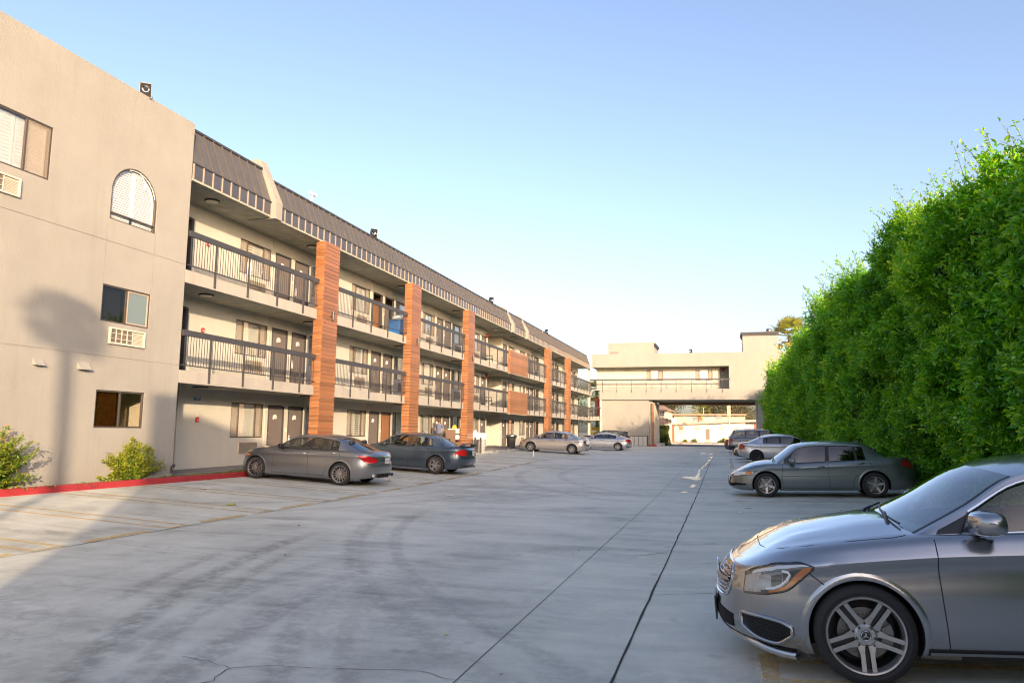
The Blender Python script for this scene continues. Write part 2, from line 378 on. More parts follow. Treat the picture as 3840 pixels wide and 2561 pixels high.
# joints: narrow dark grooves following the slabs
def strip(name, P, w, m, up=.004, jit=0.0, sub=None, kind='structure'):
    """a flat ribbon on the lot along the polyline P"""
    Q = []
    for k in range(len(P)-1):
        a = Vector(P[k]); c = Vector(P[k+1]); n = max(1, int((c-a).length/(sub or 1.0)))
        for i in range(n): Q.append(a+(c-a)*i/n)
    Q.append(Vector(P[-1])); b = MB(); L0 = []
    for k, q in enumerate(Q):
        d = (Q[min(k+1, len(Q)-1)]-Q[max(k-1, 0)]).normalized(); n = Vector((-d.y, d.x)); ww = w*(1+random.uniform(-jit, jit)*1.2); o = random.uniform(-jit, jit)*w*1.1
        A = q+n*(o+ww/2); B = q+n*(o-ww/2); L0.append((b.p(A.x, A.y, gz(A.x, A.y)+up), b.p(B.x, B.y, gz(B.x, B.y)+up)))
    for k in range(len(L0)-1): b.face((L0[k][1], L0[k+1][1], L0[k+1][0], L0[k][0]))
    o = b.build(name, m); tag(o, kind=kind); return o
strip('expansion_joint', [(-.80,-12),(-.80,61)], .021, M['joint'], jit=.22, sub=.35)
strip('expansion_joint', [(-1.84,-12),(-1.80,50)], .0065, M['joint'], jit=.15, sub=.5)
strip('expansion_joint', [(-8.98,-10),(-9.02,80)], .016, M['joint'], jit=.5, sub=.4)
for y in (-1.5, 21.5, 39, 56, 71): strip('expansion_joint', [(-14.3,y),(-.8,y+.1)], .014, M['joint'], jit=.4, sub=.5)
strip('expansion_joint', [(-.8,12.0),(6,12.05)], .012, M['joint'], jit=.4, sub=.5)
strip('expansion_joint', [(-3.2,27.0),(-.8,25.9)], .02, M['joint'], jit=.5, sub=.3)
def jag(P, s):
    Q = []
    for k in range(len(P)-1):
        a = Vector(P[k]); c = Vector(P[k+1])
        for i in range(4): q = a+(c-a)*i/4; Q.append((q.x+random.uniform(-s, s), q.y+random.uniform(-s, s)))
    Q.append(P[-1]); return Q
for P, w in (([(-3.95,4.86),(-3.69,4.83),(-3.45,4.76),(-3.17,4.9),(-3.02,4.91),(-2.35,5.1),(-2.12,5.12),(-1.87,5.03),(-1.66,5.03)], .0055),
             ([(-9.13,9.1),(-7.65,8.84),(-6.36,8.68),(-5.34,8.5),(-3.88,8.22),(-2.9,7.95)], .007), ([(-3.45,4.76),(-3.4,4.5),(-3.5,4.2)], .009),
             ([(-1.75,10.8),(-1.3,10.65),(-.85,11.1)], .012), ([(-11.2,9.0),(-9.4,9.6)], .01), ([(-5.1,15.2),(-3.4,15.0),(-1.84,15.1)], .012), ([(-.8,8.2),(.4,8.5)], .009),
             ([(-4.5,21.5),(-3.0,22.0),(-1.8,21.8)], .012), ([(-12.5,14.2),(-10.5,14.5),(-9.1,14.4)], .01)):
    strip('crack', jag(P, .018), w*.8, M['joint'], jit=.6, sub=.06)
# painted stall lines
def line(P, w, m, up=.006): return strip('painted_line', P, w, m, up=up, sub=.5)
for k, yp in enumerate((5.9, 8.3, 10.85, 13.35, 15.75, 18.15, 20.6, 23.1, 25.6, 28.1, 30.6, 33.1, 35.6, 38.1, 40.6, 43.1, 45.6, 48.1, 50.6, 53.1, 55.6, 58.1, 60.6)):
    for s in (-.22, .22): line([(-14.2,yp+s),(-9.12,yp+s)], .10, M['paint_yellow'])
    line([(-9.07,yp-.27),(-9.07,yp+.27)], .10, M['paint_yellow'])
    if k < 12: line([(-9.1,yp+.62),(-9.1,yp+1.88)], .20, M['paint_yellow'])
for k, yp in enumerate((13.94, 16.82, 19.6, 22.5, 25.4, 28.3, 31.2, 34.1, 37.0)):
    m = M['paint_faded'] if k in (2, 4, 5) else M['paint_white']
    for s in (-.14, .14): line([(.36,yp+s),(5.0,yp+s)], .075, m)
    line([(.27,yp-.18),(.27,yp+.18)], .17, m)
line([(.24,34.2),(.24,46.0)], .17, M['paint_faded'])
line([(.265,4.6),(.265,6.12)], .115, M['paint_yellow']); line([(.20,4.6),(.20,6.12)], .025, M['paint_white'], up=.004)
for s in (5.5, 5.95): line([(.33,s),(5.0,s)], .09, M['paint_yellow'])
for s in (11.1, 11.36): line([(.36,s),(5.0,s)], .075, M['paint_white'])
# sky glare on the wet gutter, painted as near-white patches
def glare_patch(P, z=.005):
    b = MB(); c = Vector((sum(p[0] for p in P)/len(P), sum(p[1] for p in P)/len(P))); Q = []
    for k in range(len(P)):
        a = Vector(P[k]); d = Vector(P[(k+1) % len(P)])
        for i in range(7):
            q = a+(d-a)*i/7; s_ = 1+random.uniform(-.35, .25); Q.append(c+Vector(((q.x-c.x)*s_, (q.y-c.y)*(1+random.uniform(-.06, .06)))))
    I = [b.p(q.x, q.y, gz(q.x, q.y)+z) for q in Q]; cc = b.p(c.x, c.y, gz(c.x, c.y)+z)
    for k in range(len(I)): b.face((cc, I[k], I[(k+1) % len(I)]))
    tag(b.build('painted_glare', M['glare_white']), kind='structure')
glare_patch([(-1.72,28.4),(-1.35,27.6),(-1.02,26.9),(-.86,27.8),(-.95,28.6),(-1.3,28.7)]); glare_patch([(-1.14,28.6),(-1.0,28.5),(-1.0,31.2),(-1.1,31.4)])
glare_patch([(-1.12,24.0),(-1.0,23.8),(-.95,24.9),(-1.08,25.1)]); glare_patch([(-1.3,22.0),(-1.05,21.9),(-1.15,22.4)])
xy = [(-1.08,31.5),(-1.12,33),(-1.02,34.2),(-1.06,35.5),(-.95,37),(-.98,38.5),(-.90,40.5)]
for (a, c) in zip(xy, xy[1:]): glare_patch([(a[0]-.035,a[1]),(a[0]+.035,a[1]),(c[0]+.04,c[1]),(c[0]-.03,c[1])])
glare_patch([(-1.1,42.0),(-.86,42.2),(-.86,44.5),(-1.0,44.0)]); glare_patch([(-1.15,48),(-.8,48.2),(-.82,49.5),(-1.1,49.2)]); glare_patch([(-1.9,57.0),(-.85,56.8),(-.85,57.8),(-1.9,57.6)]); glare_patch([(.1,55),(1.6,55.1),(1.6,55.6),(.1,55.5)])

# red kerb with planting strip
def kx(y): return -14.36+.03*(y-12)
b = MB(); ys = np.arange(0, 20.75, .5); rows = []
for y in ys:
    x = kx(y); z = gz(x, y); rows.append([b.p(x+.012, y, z-.1), b.p(x+.004, y, z+.125), b.p(x-.02, y, z+.15), b.p(x-.15, y, z+.15), b.p(x-.15, y, z-.1)])
for k in range(len(rows)-1):
    for j in range(4): b.face((rows[k][j], rows[k+1][j], rows[k+1][j+1], rows[k][j+1]))
b.face(rows[-1]); kerb = tag(b.build('kerb', M['kerb_red'], smooth=40), kind='structure')
def planting(name, xa, xb, ys, dz, m):
    b = MB(); I = [[b.p(f(y), y, gz(-14.4, y)+dz+random.uniform(-.02, .025)) for f in (xa, xb)] for y in ys]
    for k in range(len(I)-1): b.face((I[k][0], I[k][1], I[k+1][1], I[k+1][0]))
    tag(b.build(name, m), kind='structure')
planting('soil', lambda y: -14.62, lambda y: kx(y)-.145, np.arange(0, 17.15, .15), .10, M['soil'])
planting('soil', lambda y: -14.66, lambda y: kx(y)-.145, np.arange(17.1, 20.75, .15), .12, M['soil'])
t = text('GUESTS AT LOBBY', .135, M['stencil'], None, FACEX(kx(13.8)+.014, 13.75, gz(-14.3,13.8)+.065) @ Matrix.Rotation(-.03, 4, 'Y'), name='kerb_lettering', ext=.0)
t.parent = kerb
def wz(y): return .40+.17*sm(18, 40, y)
b = MB(); I = []
for y in np.arange(17.1, 84.01, 1.0):
    xe = -14.66 if y < 20.7 else -14.22
    z = wz(y); I.append([b.p(xe, y, gz(-14.3, y)-.1), b.p(xe, y, z-.01), b.p(xe-.02, y, z), b.p(-17.6, y, z)])
for k in range(len(I)-1):
    for j in range(3): b.face((I[k][j], I[k+1][j], I[k+1][j+1], I[k][j+1]))
b.face(I[0]); tag(b.build('walkway', M['walkway']), kind='structure')

# ------------------------------------------------------------------ building helpers
def adopt(o, parent):
    o.parent = parent; o.matrix_parent_inverse = parent.matrix_basis.inverted(); return o
def wall_cells(b, xf, y0, y1, z0, z1, ops, put=None):
    """wall face on plane x = xf looking to +x; ops: (ya, yb, za, zb, depth, back) holes; put maps (depth, y, z) to 3-D"""
    put = put or (lambda d, y, z: (xf-d, y, z))
    Y = sorted({y0, y1, *[min(max(v, y0), y1) for o in ops for v in o[:2]]}); Z = sorted({z0, z1, *[min(max(v, z0), z1) for o in ops for v in o[2:4]]})
    ny, nz = len(Y)-1, len(Z)-1; D = np.zeros((ny, nz)); Bk = np.ones((ny, nz), bool)
    for i in range(ny):
        for j in range(nz):
            yc, zc = (Y[i]+Y[i+1])/2, (Z[j]+Z[j+1])/2
            for o in ops:
                if o[0] < yc < o[1] and o[2] < zc < o[3] and o[4] > D[i, j]: D[i, j] = o[4]; Bk[i, j] = o[5]
    for i in range(ny):
        for j in range(nz):
            d = D[i, j]
            if d == 0 or Bk[i, j]: b.quad(put(d, Y[i], Z[j]), put(d, Y[i+1], Z[j]), put(d, Y[i+1], Z[j+1]), put(d, Y[i], Z[j+1]))
            if i+1 < ny and D[i+1, j] != d:
                e = D[i+1, j]; b.quad(put(d, Y[i+1], Z[j]), put(e, Y[i+1], Z[j]), put(e, Y[i+1], Z[j+1]), put(d, Y[i+1], Z[j+1]))
            if j+1 < nz and D[i, j+1] != d:
                e = D[i, j+1]; b.quad(put(d, Y[i], Z[j+1]), put(d, Y[i+1], Z[j+1]), put(e, Y[i+1], Z[j+1]), put(e, Y[i], Z[j+1]))
def frame_bars(b, W, Hh, w, x0, x1, mull=(), rails=()):
    b.box(x0, x1, 0, W, 0, w); b.box(x0, x1, 0, W, Hh-w, Hh); b.box(x0, x1, 0, w, w, Hh-w); b.box(x0, x1, W-w, W, w, Hh-w)
    for m in mull: b.box(x0, x1, m-w/2, m+w/2, w, Hh-w)
    for r in rails: b.box(x0+.004, x1-.004, w, W-w, r-w/2, r+w/2)
def louvers(b, y0, y1, z0, z1, x, pitch=.062, tilt=.5, st=.05):
    b.box(x-.012, x+.012, y0, y0+st, z0, z1); b.box(x-.012, x+.012, y1-st, y1, z0, z1); b.box(x-.012, x+.012, y0+st, y1-st, z0, z0+st); b.box(x-.012, x+.012, y0+st, y1-st, z1-st, z1)
    n = int((z1-z0-2*st)/pitch); p = (z1-z0-2*st)/n; h = p*.62
    for k in range(n):
        z = z0+st+p*(k+.5); dx = h*math.sin(tilt)*.6; dz = h*math.cos(tilt)
        b.bar((x+dx, (y0+y1)/2, z-dz), (x-dx, (y0+y1)/2, z+dz), y1-y0-2*st, .008, up=(1,0,0))

# ------------------------------------------------------------------ near stucco block
blk = thing('stucco_block', (-17,10,0), 'tall beige stucco end block with arched window and blank parapet, nearest on the left', 'building')
b = MB()
ops = [(10.1,12.56,7.19,8.43,.06,False),(14.32,15.86,6.82,8.32,.10,False),(14.28,15.85,4.25,5.17,.10,False),(14.33,15.88,1.65,2.57,.10,False)]
ops += [(3,17.1,6.245,6.259,.012,True),(3,17.1,3.39,3.402,.012,True),(14.27,14.282,5.17,6.82,.012,True),(15.868,15.88,5.17,6.82,.012,True)]
wall_cells(b, -14.6, 3.0, 17.08, -.1, 10.42, ops)
# arch spandrels
yc, rw, zs, rh = 15.09, .77, 7.56, .76
for s in (-1, 1):
    A = [(yc+s*rw*math.cos(a), zs+rh*math.sin(a)) for a in np.linspace(0, math.pi/2, 15)]
    for k in range(14):
        b.quad((-14.6,*A[k]),(-14.6,*A[k+1]),(-14.6,A[k+1][0],8.32),(-14.6,A[k][0],8.32))
        b.quad((-14.6,*A[k]),(-14.6,*A[k+1]),(-14.7,*A[k+1]),(-14.7,*A[k]))
b.quad((-14.6,17.08,-.1),(-24,17.08,-.1),(-24,17.08,10.42),(-14.6,17.08,10.42)); b.quad((-14.6,3,-.1),(-24,3,-.1),(-24,3,10.42),(-14.6,3,10.42))
b.quad((-24,3,-.1),(-24,17.08,-.1),(-24,17.08,10.42),(-24,3,10.42)); b.quad((-14.6,3,10.42),(-14.6,17.08,10.42),(-24,17.08,10.42),(-24,3,10.42))
adopt(b.build('wall', M['stucco']), blk)
# room behind the lowest window, with daylight falling on its end wall
b = MB(); b.quad((-14.75,13.4,1.2),(-17.2,13.4,1.2),(-17.2,13.4,2.8),(-14.75,13.4,2.8)); b.quad((-17.2,13.4,1.2),(-17.2,16.4,1.2),(-17.2,16.4,2.8),(-17.2,13.4,2.8)); b.quad((-14.72,16.4,1.2),(-17.2,16.4,1.2),(-17.2,16.4,2.8),(-14.72,16.4,2.8))
b.quad((-14.72,13.4,2.8),(-17.2,13.4,2.8),(-17.2,16.4,2.8),(-14.72,16.4,2.8)); b.quad((-14.72,13.4,1.2),(-17.2,13.4,1.2),(-17.2,16.4,1.2),(-14.72,16.4,1.2))
adopt(b.build('room', M['interior_wall']), blk)
b = MB(); b.quad((-15.0,10.0,6.9),(-15.0,17.0,6.9),(-15.0,17.0,8.7),(-15.0,10.0,8.7)); b.quad((-15.0,14.1,4.1),(-15.0,16.0,4.1),(-15.0,16.0,5.3),(-15.0,14.1,5.3)); adopt(b.build('room', M['interior']), blk)
def block_window(y, z, W, Hh, mull, name='window'):
    b = MB(); frame_bars(b, W, Hh, .04, -.075, -.02, mull); w = b.build(name, M['frame']); adopt(w, blk); w.location = (-14.6, y, z); return w
w = block_window(10.1, 7.19, 2.46, 1.24, (1.83,))
b = MB(); b.box(-.052,-.046,.04,1.81,.04,1.2); b.build('pane', M['pane'], w)
b = MB(); b.box(-.034,-.030,1.85,2.42,.04,1.2); b.build('screen', M['screen'], w)
b = MB(); louvers(b, .05, .95, .05, 1.19, -.13, .075, .25); louvers(b, .96, 1.62, .05, 1.19, -.13, .075, .25); louvers(b, 1.64, 2.4, .05, 1.19, -.13, .075, .25); b.build('shutter', M['shutter'], w)
# arched window
w = thing('window'); adopt(w, blk); w.location = (-14.6, yc, 6.82)
b = MB(); P = [(-.085, rw-.03, 0)]+[(-.05, (rw-.02)*math.cos(a), .74+(rh-.02)*math.sin(a)) for a in np.linspace(0, math.pi, 25)]+[(-.085, -rw+.03, 0)]
P[0] = (-.05, rw-.02, 0); P[-1] = (-.05, -rw+.02, 0)
for k in range(len(P)-1): b.bar(P[k], P[k+1], .055, .05, up=(1,0,0))
b.box(-.075,-.02,-rw,rw,0,.035); b.box(-.075,-.02,-rw+.03,rw-.03,.17,.205); b.build('frame', M['frame'], w)
b = MB(); P2 = [(-.055, .70*math.cos(a), .78+.68*math.sin(a)) for a in np.linspace(.2, 1.9, 14)]
b.tube([(x+.03+.006*math.sin(9*k), y, z) for k, (x, y, z) in enumerate(P2)], .011, 6); b.tube([(-.02,.12,1.46),(.02,.2,1.33),(.03,.24,1.2),(.025,.27,1.08)], .012, 5); b.build('torn_seal', M['shutter'], w)
b = MB()
for s in (-1, 1):
    for k in range(-3, 20):
        z = .24+k*.062; half = .72 if z < .74 else .72*math.sqrt(max(0, 1-((z-.74)/.74)**2))
        if half > .10: b.bar((-.10,s*(.05+half)/2,z-.022),(-.118,s*(.05+half)/2,z+.03), half-.05, .01, up=(1,0,0))
    Q = [(-.105, s*.70*math.cos(a), .74+.70*math.sin(a)) for a in np.linspace(0, math.pi/2, 12)]
    b.tube([(-.105,s*.70,.22)]+Q, .03, 6)
b.box(-.125,-.085,-.06,.06,.21,1.44); b.box(-.12,-.09,-.72,.72,.21,.26); b.build('shutter', M['shutter'], w)
b = MB(); b.poly([(-.065,(rw-.03)*1,.03)]+[(-.065,(rw-.03)*math.cos(a),.74+(rh-.03)*math.sin(a)) for a in np.linspace(0, math.pi, 21)]+[(-.065,-(rw-.03),.03)]); b.build('pane', M['pane'], w)
# middle window: dark pane and half drawn blind
w = block_window(14.28, 4.25, 1.57, .92, (.79,))
b = MB(); frame_bars(b, .70, .84, .03, -.05, -.025); fr = b.build('sash', M['tan_frame'], w); fr.location = (0, .83, .04)
b = MB(); b.box(-.045,-.041,.86,1.5,.07,.85); b.build('blind', M['blind'], w)
b = MB(); b.box(-.055,-.05,.04,.77,.04,.88); b.build('pane', M['pane_dark'], w)
b = MB(); b.box(-.2,-.19,.04,.77,.04,.88); b.build('curtain', mat('curtain_dark', (.20,.18,.15), .8), w)
# low window
w = block_window(14.33, 1.65, 1.55, .92, (.78,))
b = MB(); b.box(-.05,-.045,.04,.76,.04,.88); b.build('pane', glass_mat('pane_brown', (.55,.47,.36), .05), w)
b = MB(); b.box(-.05,-.045,.80,1.51,.04,.88); b.build('pane', M['pane'], w)
b = MB(); b.box(-.13,-.12,.04,.76,.04,.88); b.build('blind', mat('brown_backing', (.36,.235,.12), .8), w)  # added backing panel, colours in the brown reflection of the tinted pane
# air conditioners through the wall
def block_ac(y, z, W, Hh):
    a = thing('air_conditioner'); adopt(a, blk); a.location = (-14.6, y, z)
    b = MB(); frame_bars(b, W, Hh, .035, -.05, .06); b.box(-.05,.012,.035,W-.035,.035,Hh-.035)
    b.build('casing', M['acpanel'], a)
    b = MB()
    for k in range(int((W*.62)/.018)): yy = .05+k*.018; b.box(.012,.02,yy,yy+.006,.05,Hh-.05)
    b.build('fins', M['acdark'], a)
    b = MB()
    for k in range(1, 5): b.box(.02,.04,.035+k*W*.155-.008,.035+k*W*.155+.008,.035,Hh-.035)
    for k in (1, 2): b.box(.022,.042,.035,W*.66,Hh*k/3-.007,Hh*k/3+.007)
    b.build('grille', M['acpanel'], a)
    b = MB()
    for k in range(9): zz = .06+k*(Hh-.12)/9; b.box(.012,.03,W*.66+.02,W-.05,zz,zz+.018)
    b.build('louver_panel', M['acgrille'], a)
block_ac(14.56, 3.72, 1.15, .41); block_ac(10.75, 6.57, 1.11, .41)
for y, z, s in ((12.56,3.01,.9),(13.72,3.01,1.15)):
    b = MB(); b.T = Matrix.Translation((-14.6, y, z)) @ Matrix.Scale(s, 4); W = .28
    b.quad((.0,0,.17),(.12,.0,.0),(.12,W,.0),(.0,W,.17)); b.poly([(0,0,0),(.12,0,0),(0,0,.17)]); b.poly([(0,W,0),(.12,W,0),(0,W,.17)]); b.quad((0,0,0.02),(.11,0,.02),(.11,W,.02),(0,W,.02)); adopt(b.build('vent_hood', M['stucco']), blk)
b = MB(); b.tube([(-14.56,17.0,.45),(-14.56,17.0,.62),(-14.5,17.02,.66),(-14.5,17.02,.58)], .022, 8); b.lathe([(.045,-.01),(.045,.01)], 10, 'x', (-14.5,17.02,.66)); adopt(b.build('hose_tap', M['dark']), blk)

# ------------------------------------------------------------------ motel
mot = thing('motel_building', (-16,50,0), 'long three storey motel wing with open walkways, wood clad columns and brown metal mansard roof', 'building')
XB, XE = -16.1, -14.6; FL = [.42, 3.28, 6.13]; Y0, Y1 = 17.1, 83.0
WIN1 = [21.45, 29.46, 37.62, 45.9, 57.97, 66.2, 74.5]
wins, doors = [], []
for k, u in enumerate(WIN1):
    wins.append((u, k)); doors.append(u+2.12)
    if k != 3: doors.append(u+3.42); wins.append((u+4.68, k))
doors.append(53.2); wins.append((54.6, 3))
for fl, z in enumerate(FL):
    top = [2.95, 5.79, 8.74][fl]; ops = []
    for (y, k) in wins: ops.append((y, y+1.82, z+.93, z+2.13, .12, False))
    for y in doors: ops.append((y-.02, y+1.0, z-.4 if fl == 0 else z, z+2.12, .09, False))
    ops.append((49.4, 52.8, z-.4 if fl == 0 else z, top, 1.3, True))
    if fl == 0: ops.append((17.1, 18.9, z-.4, 2.95, 2.5, True))
    else: ops.append((17.5, 19.0, z, z+2.1, .2, True))
    b = MB(); wall_cells(b, XB, Y0, Y1, z-.4 if fl == 0 else z, top, ops)
    b.quad((XB,Y1,z-.4 if fl == 0 else z),(XB-9,Y1,z-.4 if fl == 0 else z),(XB-9,Y1,top),(XB,Y1,top))
    adopt(b.build('wall', M['wall_back']), mot)
b = MB(); b.quad((-16.75,Y0,0),(-16.75,49.3,0),(-16.75,49.3,8.7),(-16.75,Y0,8.7)); b.quad((-16.75,52.9,0),(-16.75,Y1,0),(-16.75,Y1,8.7),(-16.75,52.9,8.7)); adopt(b.build('room', M['interior']), mot)
# dark recess panels at the near end
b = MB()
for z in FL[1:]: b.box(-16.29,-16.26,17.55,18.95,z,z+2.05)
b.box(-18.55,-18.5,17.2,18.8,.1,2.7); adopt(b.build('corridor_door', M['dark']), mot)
b = MB()
for z in FL[1:]: b.box(-16.2,-16.07,18.96,19.06,z,z+2.12); b.box(-16.2,-16.07,17.5,18.96,z+2.06,z+2.14)
adopt(b.build('door_frame', M['rail']), mot)
# slabs
for zt, zb, nm in ((3.28,2.92,'balcony_slab'),(6.13,5.76,'balcony_slab')):
    b = MB(); b.box(-17.6,XE,Y0+.005,83.6,zb,zt-.085); b.box(-17.6,XE-.012,Y0+.006,83.6,zt-.085,zt); adopt(b.build(nm, M['slab']), mot)
    b = MB(); b.quad((-17.6,Y0,zb-.004),(XE-.06,Y0,zb-.004),(XE-.06,83.5,zb-.004),(-17.6,83.5,zb-.004)); adopt(b.build('soffit', M['soffit']), mot)
b = MB(); b.box(-26,XE+.02,Y0+.004,82.2,8.74,8.80); adopt(b.build('soffit', M['soffit']), mot)
b = MB(); b.box(-26,-15.4,Y0+.006,82.1,8.81,10.1); adopt(b.build('roof_core', M['dark']), mot)
# wood strips / pilasters
for fl, z in enumerate(FL):
    top = [2.92, 5.75, 8.73][fl]; b = MB(); b.box(0, .025, 0, .17, 0, top-z); pil_me = b.mesh('pilaster', M['wall_back'])
    for k, u in enumerate(WIN1):
        for dy in ((1.9, 4.44) if k != 3 else (1.9,)): o = bpy.data.objects.new('pilaster', pil_me); COL.objects.link(o); adopt(o, mot); o.location = (XB, u+dy, z)

# windows
fb = MB(); frame_bars(fb, 1.82, 1.2, .035, -.07, -.015, (.43,1.39)); WF = fb.mesh('window', M['frame'])
pb = MB(); pb.box(-.048,-.044,.45,1.37,.035,1.165); WP = pb.mesh('pane', M['pane'])
qb = MB(); qb.box(-.03,-.027,0,.375,.035,1.165); WS = qb.mesh('screen', M['screen'])
def shutter_mesh(tl, tc, tr):
    s = MB(); louvers(s, .06, .43, .04, 1.17, -.12, .085, tl); louvers(s, .445, .90, .04, 1.17, -.12, .085, tc); louvers(s, .91, 1.37, .04, 1.17, -.12, .085, tr); louvers(s, 1.39, 1.78, .04, 1.17, -.12, .085, tl); return s.mesh('shutter', M['shutter'])
SH = [shutter_mesh(.15,.15,.15), shutter_mesh(.2,1.0,.2), shutter_mesh(.1,.1,1.05)]
ab = MB(); frame_bars(ab, 1.1, .43, .03, -.02, .03)
for k in range(13): zz = .045+k*.0272; ab.bar((.012,.55,zz),(.024,.55,zz+.012),1.04,.008,up=(0,0,1))
ab.mi = 1; ab.box(-.02,.004,.03,1.07,.03,.40); AC = ab.mesh('air_conditioner', [M['acgrille'], M['acdark']])
ad = MB(); frame_bars(ad, 1.1, .43, .03, -.02, .03)
for k in range(22): yy = .05+k*.047; ad.box(.006,.018,yy,yy+.016,.035,.395)
ad.mi = 1; ad.box(-.02,.004,.03,1.07,.03,.40); AD = ad.mesh('air_conditioner', [mat('acframe_dark', (.16,.15,.14), .6), M['acdark']])
db = MB(); db.box(-.085,-.045,.02,.96,.01,2.07); DM = db.mesh('door', M['door']); dw = MB(); dw.box(-.085,-.045,.02,.96,.01,2.07); DW = dw.mesh('door', M['door_wood'])
df = MB(); df.box(-.09,.015,-.02,.02,0,2.12); df.box(-.09,.015,.96,1.0,0,2.12); df.box(-.09,.015,.02,.96,2.07,2.12); DF = df.mesh('door_frame', M['rail'])
hb = MB(); hb.box(-.045,-.033,.06,.115,.90,1.16); hb.tube([(-.035,.088,.97),(0,.088,.97),(.005,.10,.97),(.005,.19,.965)], .011, 6); hb.lathe([(.022,-.033),(.022,-.02)], 10, 'x', (0,.088,1.1)); HM = hb.mesh('handle', M['steel'])
nb = MB(); Q = [(.37,1.62),(.37,1.75),(.41,1.75),(.42,1.79),(.56,1.79),(.57,1.75),(.60,1.75),(.60,1.64),(.42,1.64),(.42,1.60)]; nb.prism(Q, -.044, -.036, 'x'); NP = nb.mesh('number_plate', M['white'])
cb_ = MB(); cb_.prism([(.10,.72),(.10,1.0),(.17,1.04),(.20,1.0),(.2,.72)], -.03, -.024, 'x'); HT = cb_.mesh('door_hanger', M['white'])
sw = MB(); sw.box(0,.018,-.035,.035,-.06,.06); SWM = sw.mesh('light_switch', M['white'])
nums = {(0,0):('114','112'), (1,0):('217','216'), (2,0):('318','317')}
def put(me, parent, loc=None, world=False):
    o = bpy.data.objects.new(me.name.split('.')[0], me); COL.objects.link(o)
    if world: adopt(o, parent)
    else: o.parent = parent
    if loc is not None: o.location = loc
    return o
for fl, z in enumerate(FL):
    for j, (y, k) in enumerate(wins):
        w = put(WF, mot, (XB, y, z+.93), True); put(WP, w); put(WS, w, (0,.035,0)); put(WS, w, (0,1.41,0))
        put(SH[(j*7+fl*5) % 3 if k else (1 if fl == 2 else 0)], w)
        second = j > 0 and (y-WIN1[k]) > 3
        put(AD if second else AC, mot, (XB, y+.47, z+.36), True)
    for j, y in enumerate(doors):
        k = j//2
        opened = fl == 2 and j in (2, 3); wood = fl == 0 and j == 3
        d = put(DW if (wood or opened) else DM, mot, (XB, y, z-(.0 if fl else .02)), True)
        if opened: d.matrix_basis = Matrix.Translation((XB-.05, y+.02, z)) @ Matrix.Rotation(R(72), 4, 'Z')
        f = put(DF, d)
        if opened: f.matrix_basis = d.matrix_basis.inverted() @ Matrix.Translation((XB, y, z))
        put(HM, d)
        if not (wood or opened): put(NP, d)
        if (fl, k) in nums and j < 2: text(nums[(fl, k)][j], .085, M['dark'], d, FACEX(-.034, .50, 1.70), 'room_number', .001)
        if j % 3 == 1: put(HT, d)
        put(SWM, mot, (XB, y-.12, z+1.2), True)
    d = put(DM, mot, (XB-1.3+.1, 50.8, z), True); put(DF, d); put(HM, d)
# ceiling lights
lb = MB(); lb.lathe([(0,-.055),(.19,-.05),(.20,-.03)], 24, 'z'); lb.mi = 1; lb.lathe([(.20,-.045),(.225,-.035),(.225,0)], 24, 'z'); LM = lb.mesh('ceiling_light', [M['lamp_glass'], M['dark']], 40)
for zc in (2.915, 5.755, 8.74):
    for y in (18.87, 24.76, 33.0, 40.75, 48.6, 53.2, 61.6, 69.5, 75.6, 80.5): put(LM, mot, (-15.3, y, zc), True)
b = MB(); b.box(-15.9,-14.95,19.6,20.0,2.90,2.914); adopt(b.build('soffit_light', M['lamp_glass']), mot)

# wood clad columns
board_meshes = {}
def board(W, h, t, axis):
    key = (round(W, 3), round(h, 3), axis)
    if key not in board_meshes:
        b = MB(); bv = .006
        if axis == 'x':   # front board, faces +x
            b.box(0, t-.0, 0, W, 0, h)
        else: b.box(0, W, 0, t, 0, h)
        board_meshes[key] = b.mesh('board', M['wood'])
    return board_meshes[key]
def clad(name, y0, W, z0, z1, xf=-14.34, depth=.40, pitch=.148, th=.135, single=0):
    b = MB(); b.box(xf-depth, xf-.022, y0+.022, y0+W-.022, z0, z1); c = adopt(b.build(name, M['wood_core']), mot)
    n = int((z1-z0)/pitch); jb = MB()
    for k in range(n):
        z = z1-(k+1)*pitch; e = random.uniform(-.002, .002); d = random.uniform(-.003, .003)
        if single: o = put(board(W, th, .022, 'x'), c, (xf-.022+e, y0, z))
        else: jb.box(xf-.022+e, xf+e, y0, y0+W, z, z+th)
        if single > 1: o = put(board(depth-.024, th, .022, 'y'), c, (xf-depth, y0, z+d))
        else: jb.box(xf-depth, xf-.024, y0, y0+.022, z+d, z+d+th)
        jb.box(xf-depth, xf-.024, y0+W-.022, y0+W, z, z+th)
    o = jb.build('boards', M['wood_many'], c); o['kind'] = 'stuff'
    return c
CY = [24.12, 32.21, 40.41, 60.9, 69.19]
for y, sg in zip(CY, (2, 2, 1, 0, 0)): clad('column', y, 1.08, wz(y)-.1, 8.735, single=sg)
for z0 in (2.86, 5.70): clad('wood_panel', 49.42, 4.75, z0, z0+1.66, xf=-14.40, depth=.19, single=1)
cy = MB(); cy.lathe([(.001,-.16),(.05,-.16),(.05,.16),(.001,.16)], 14, 'z', (.11,0,0)); cy.box(0,.07,-.03,.03,-.03,.03); CM = cy.mesh('wall_light', M['frame'], 40)
for y in CY: put(CM, mot, (-14.34, y+.56, 5.95 if y < 60 else 3.9), True)

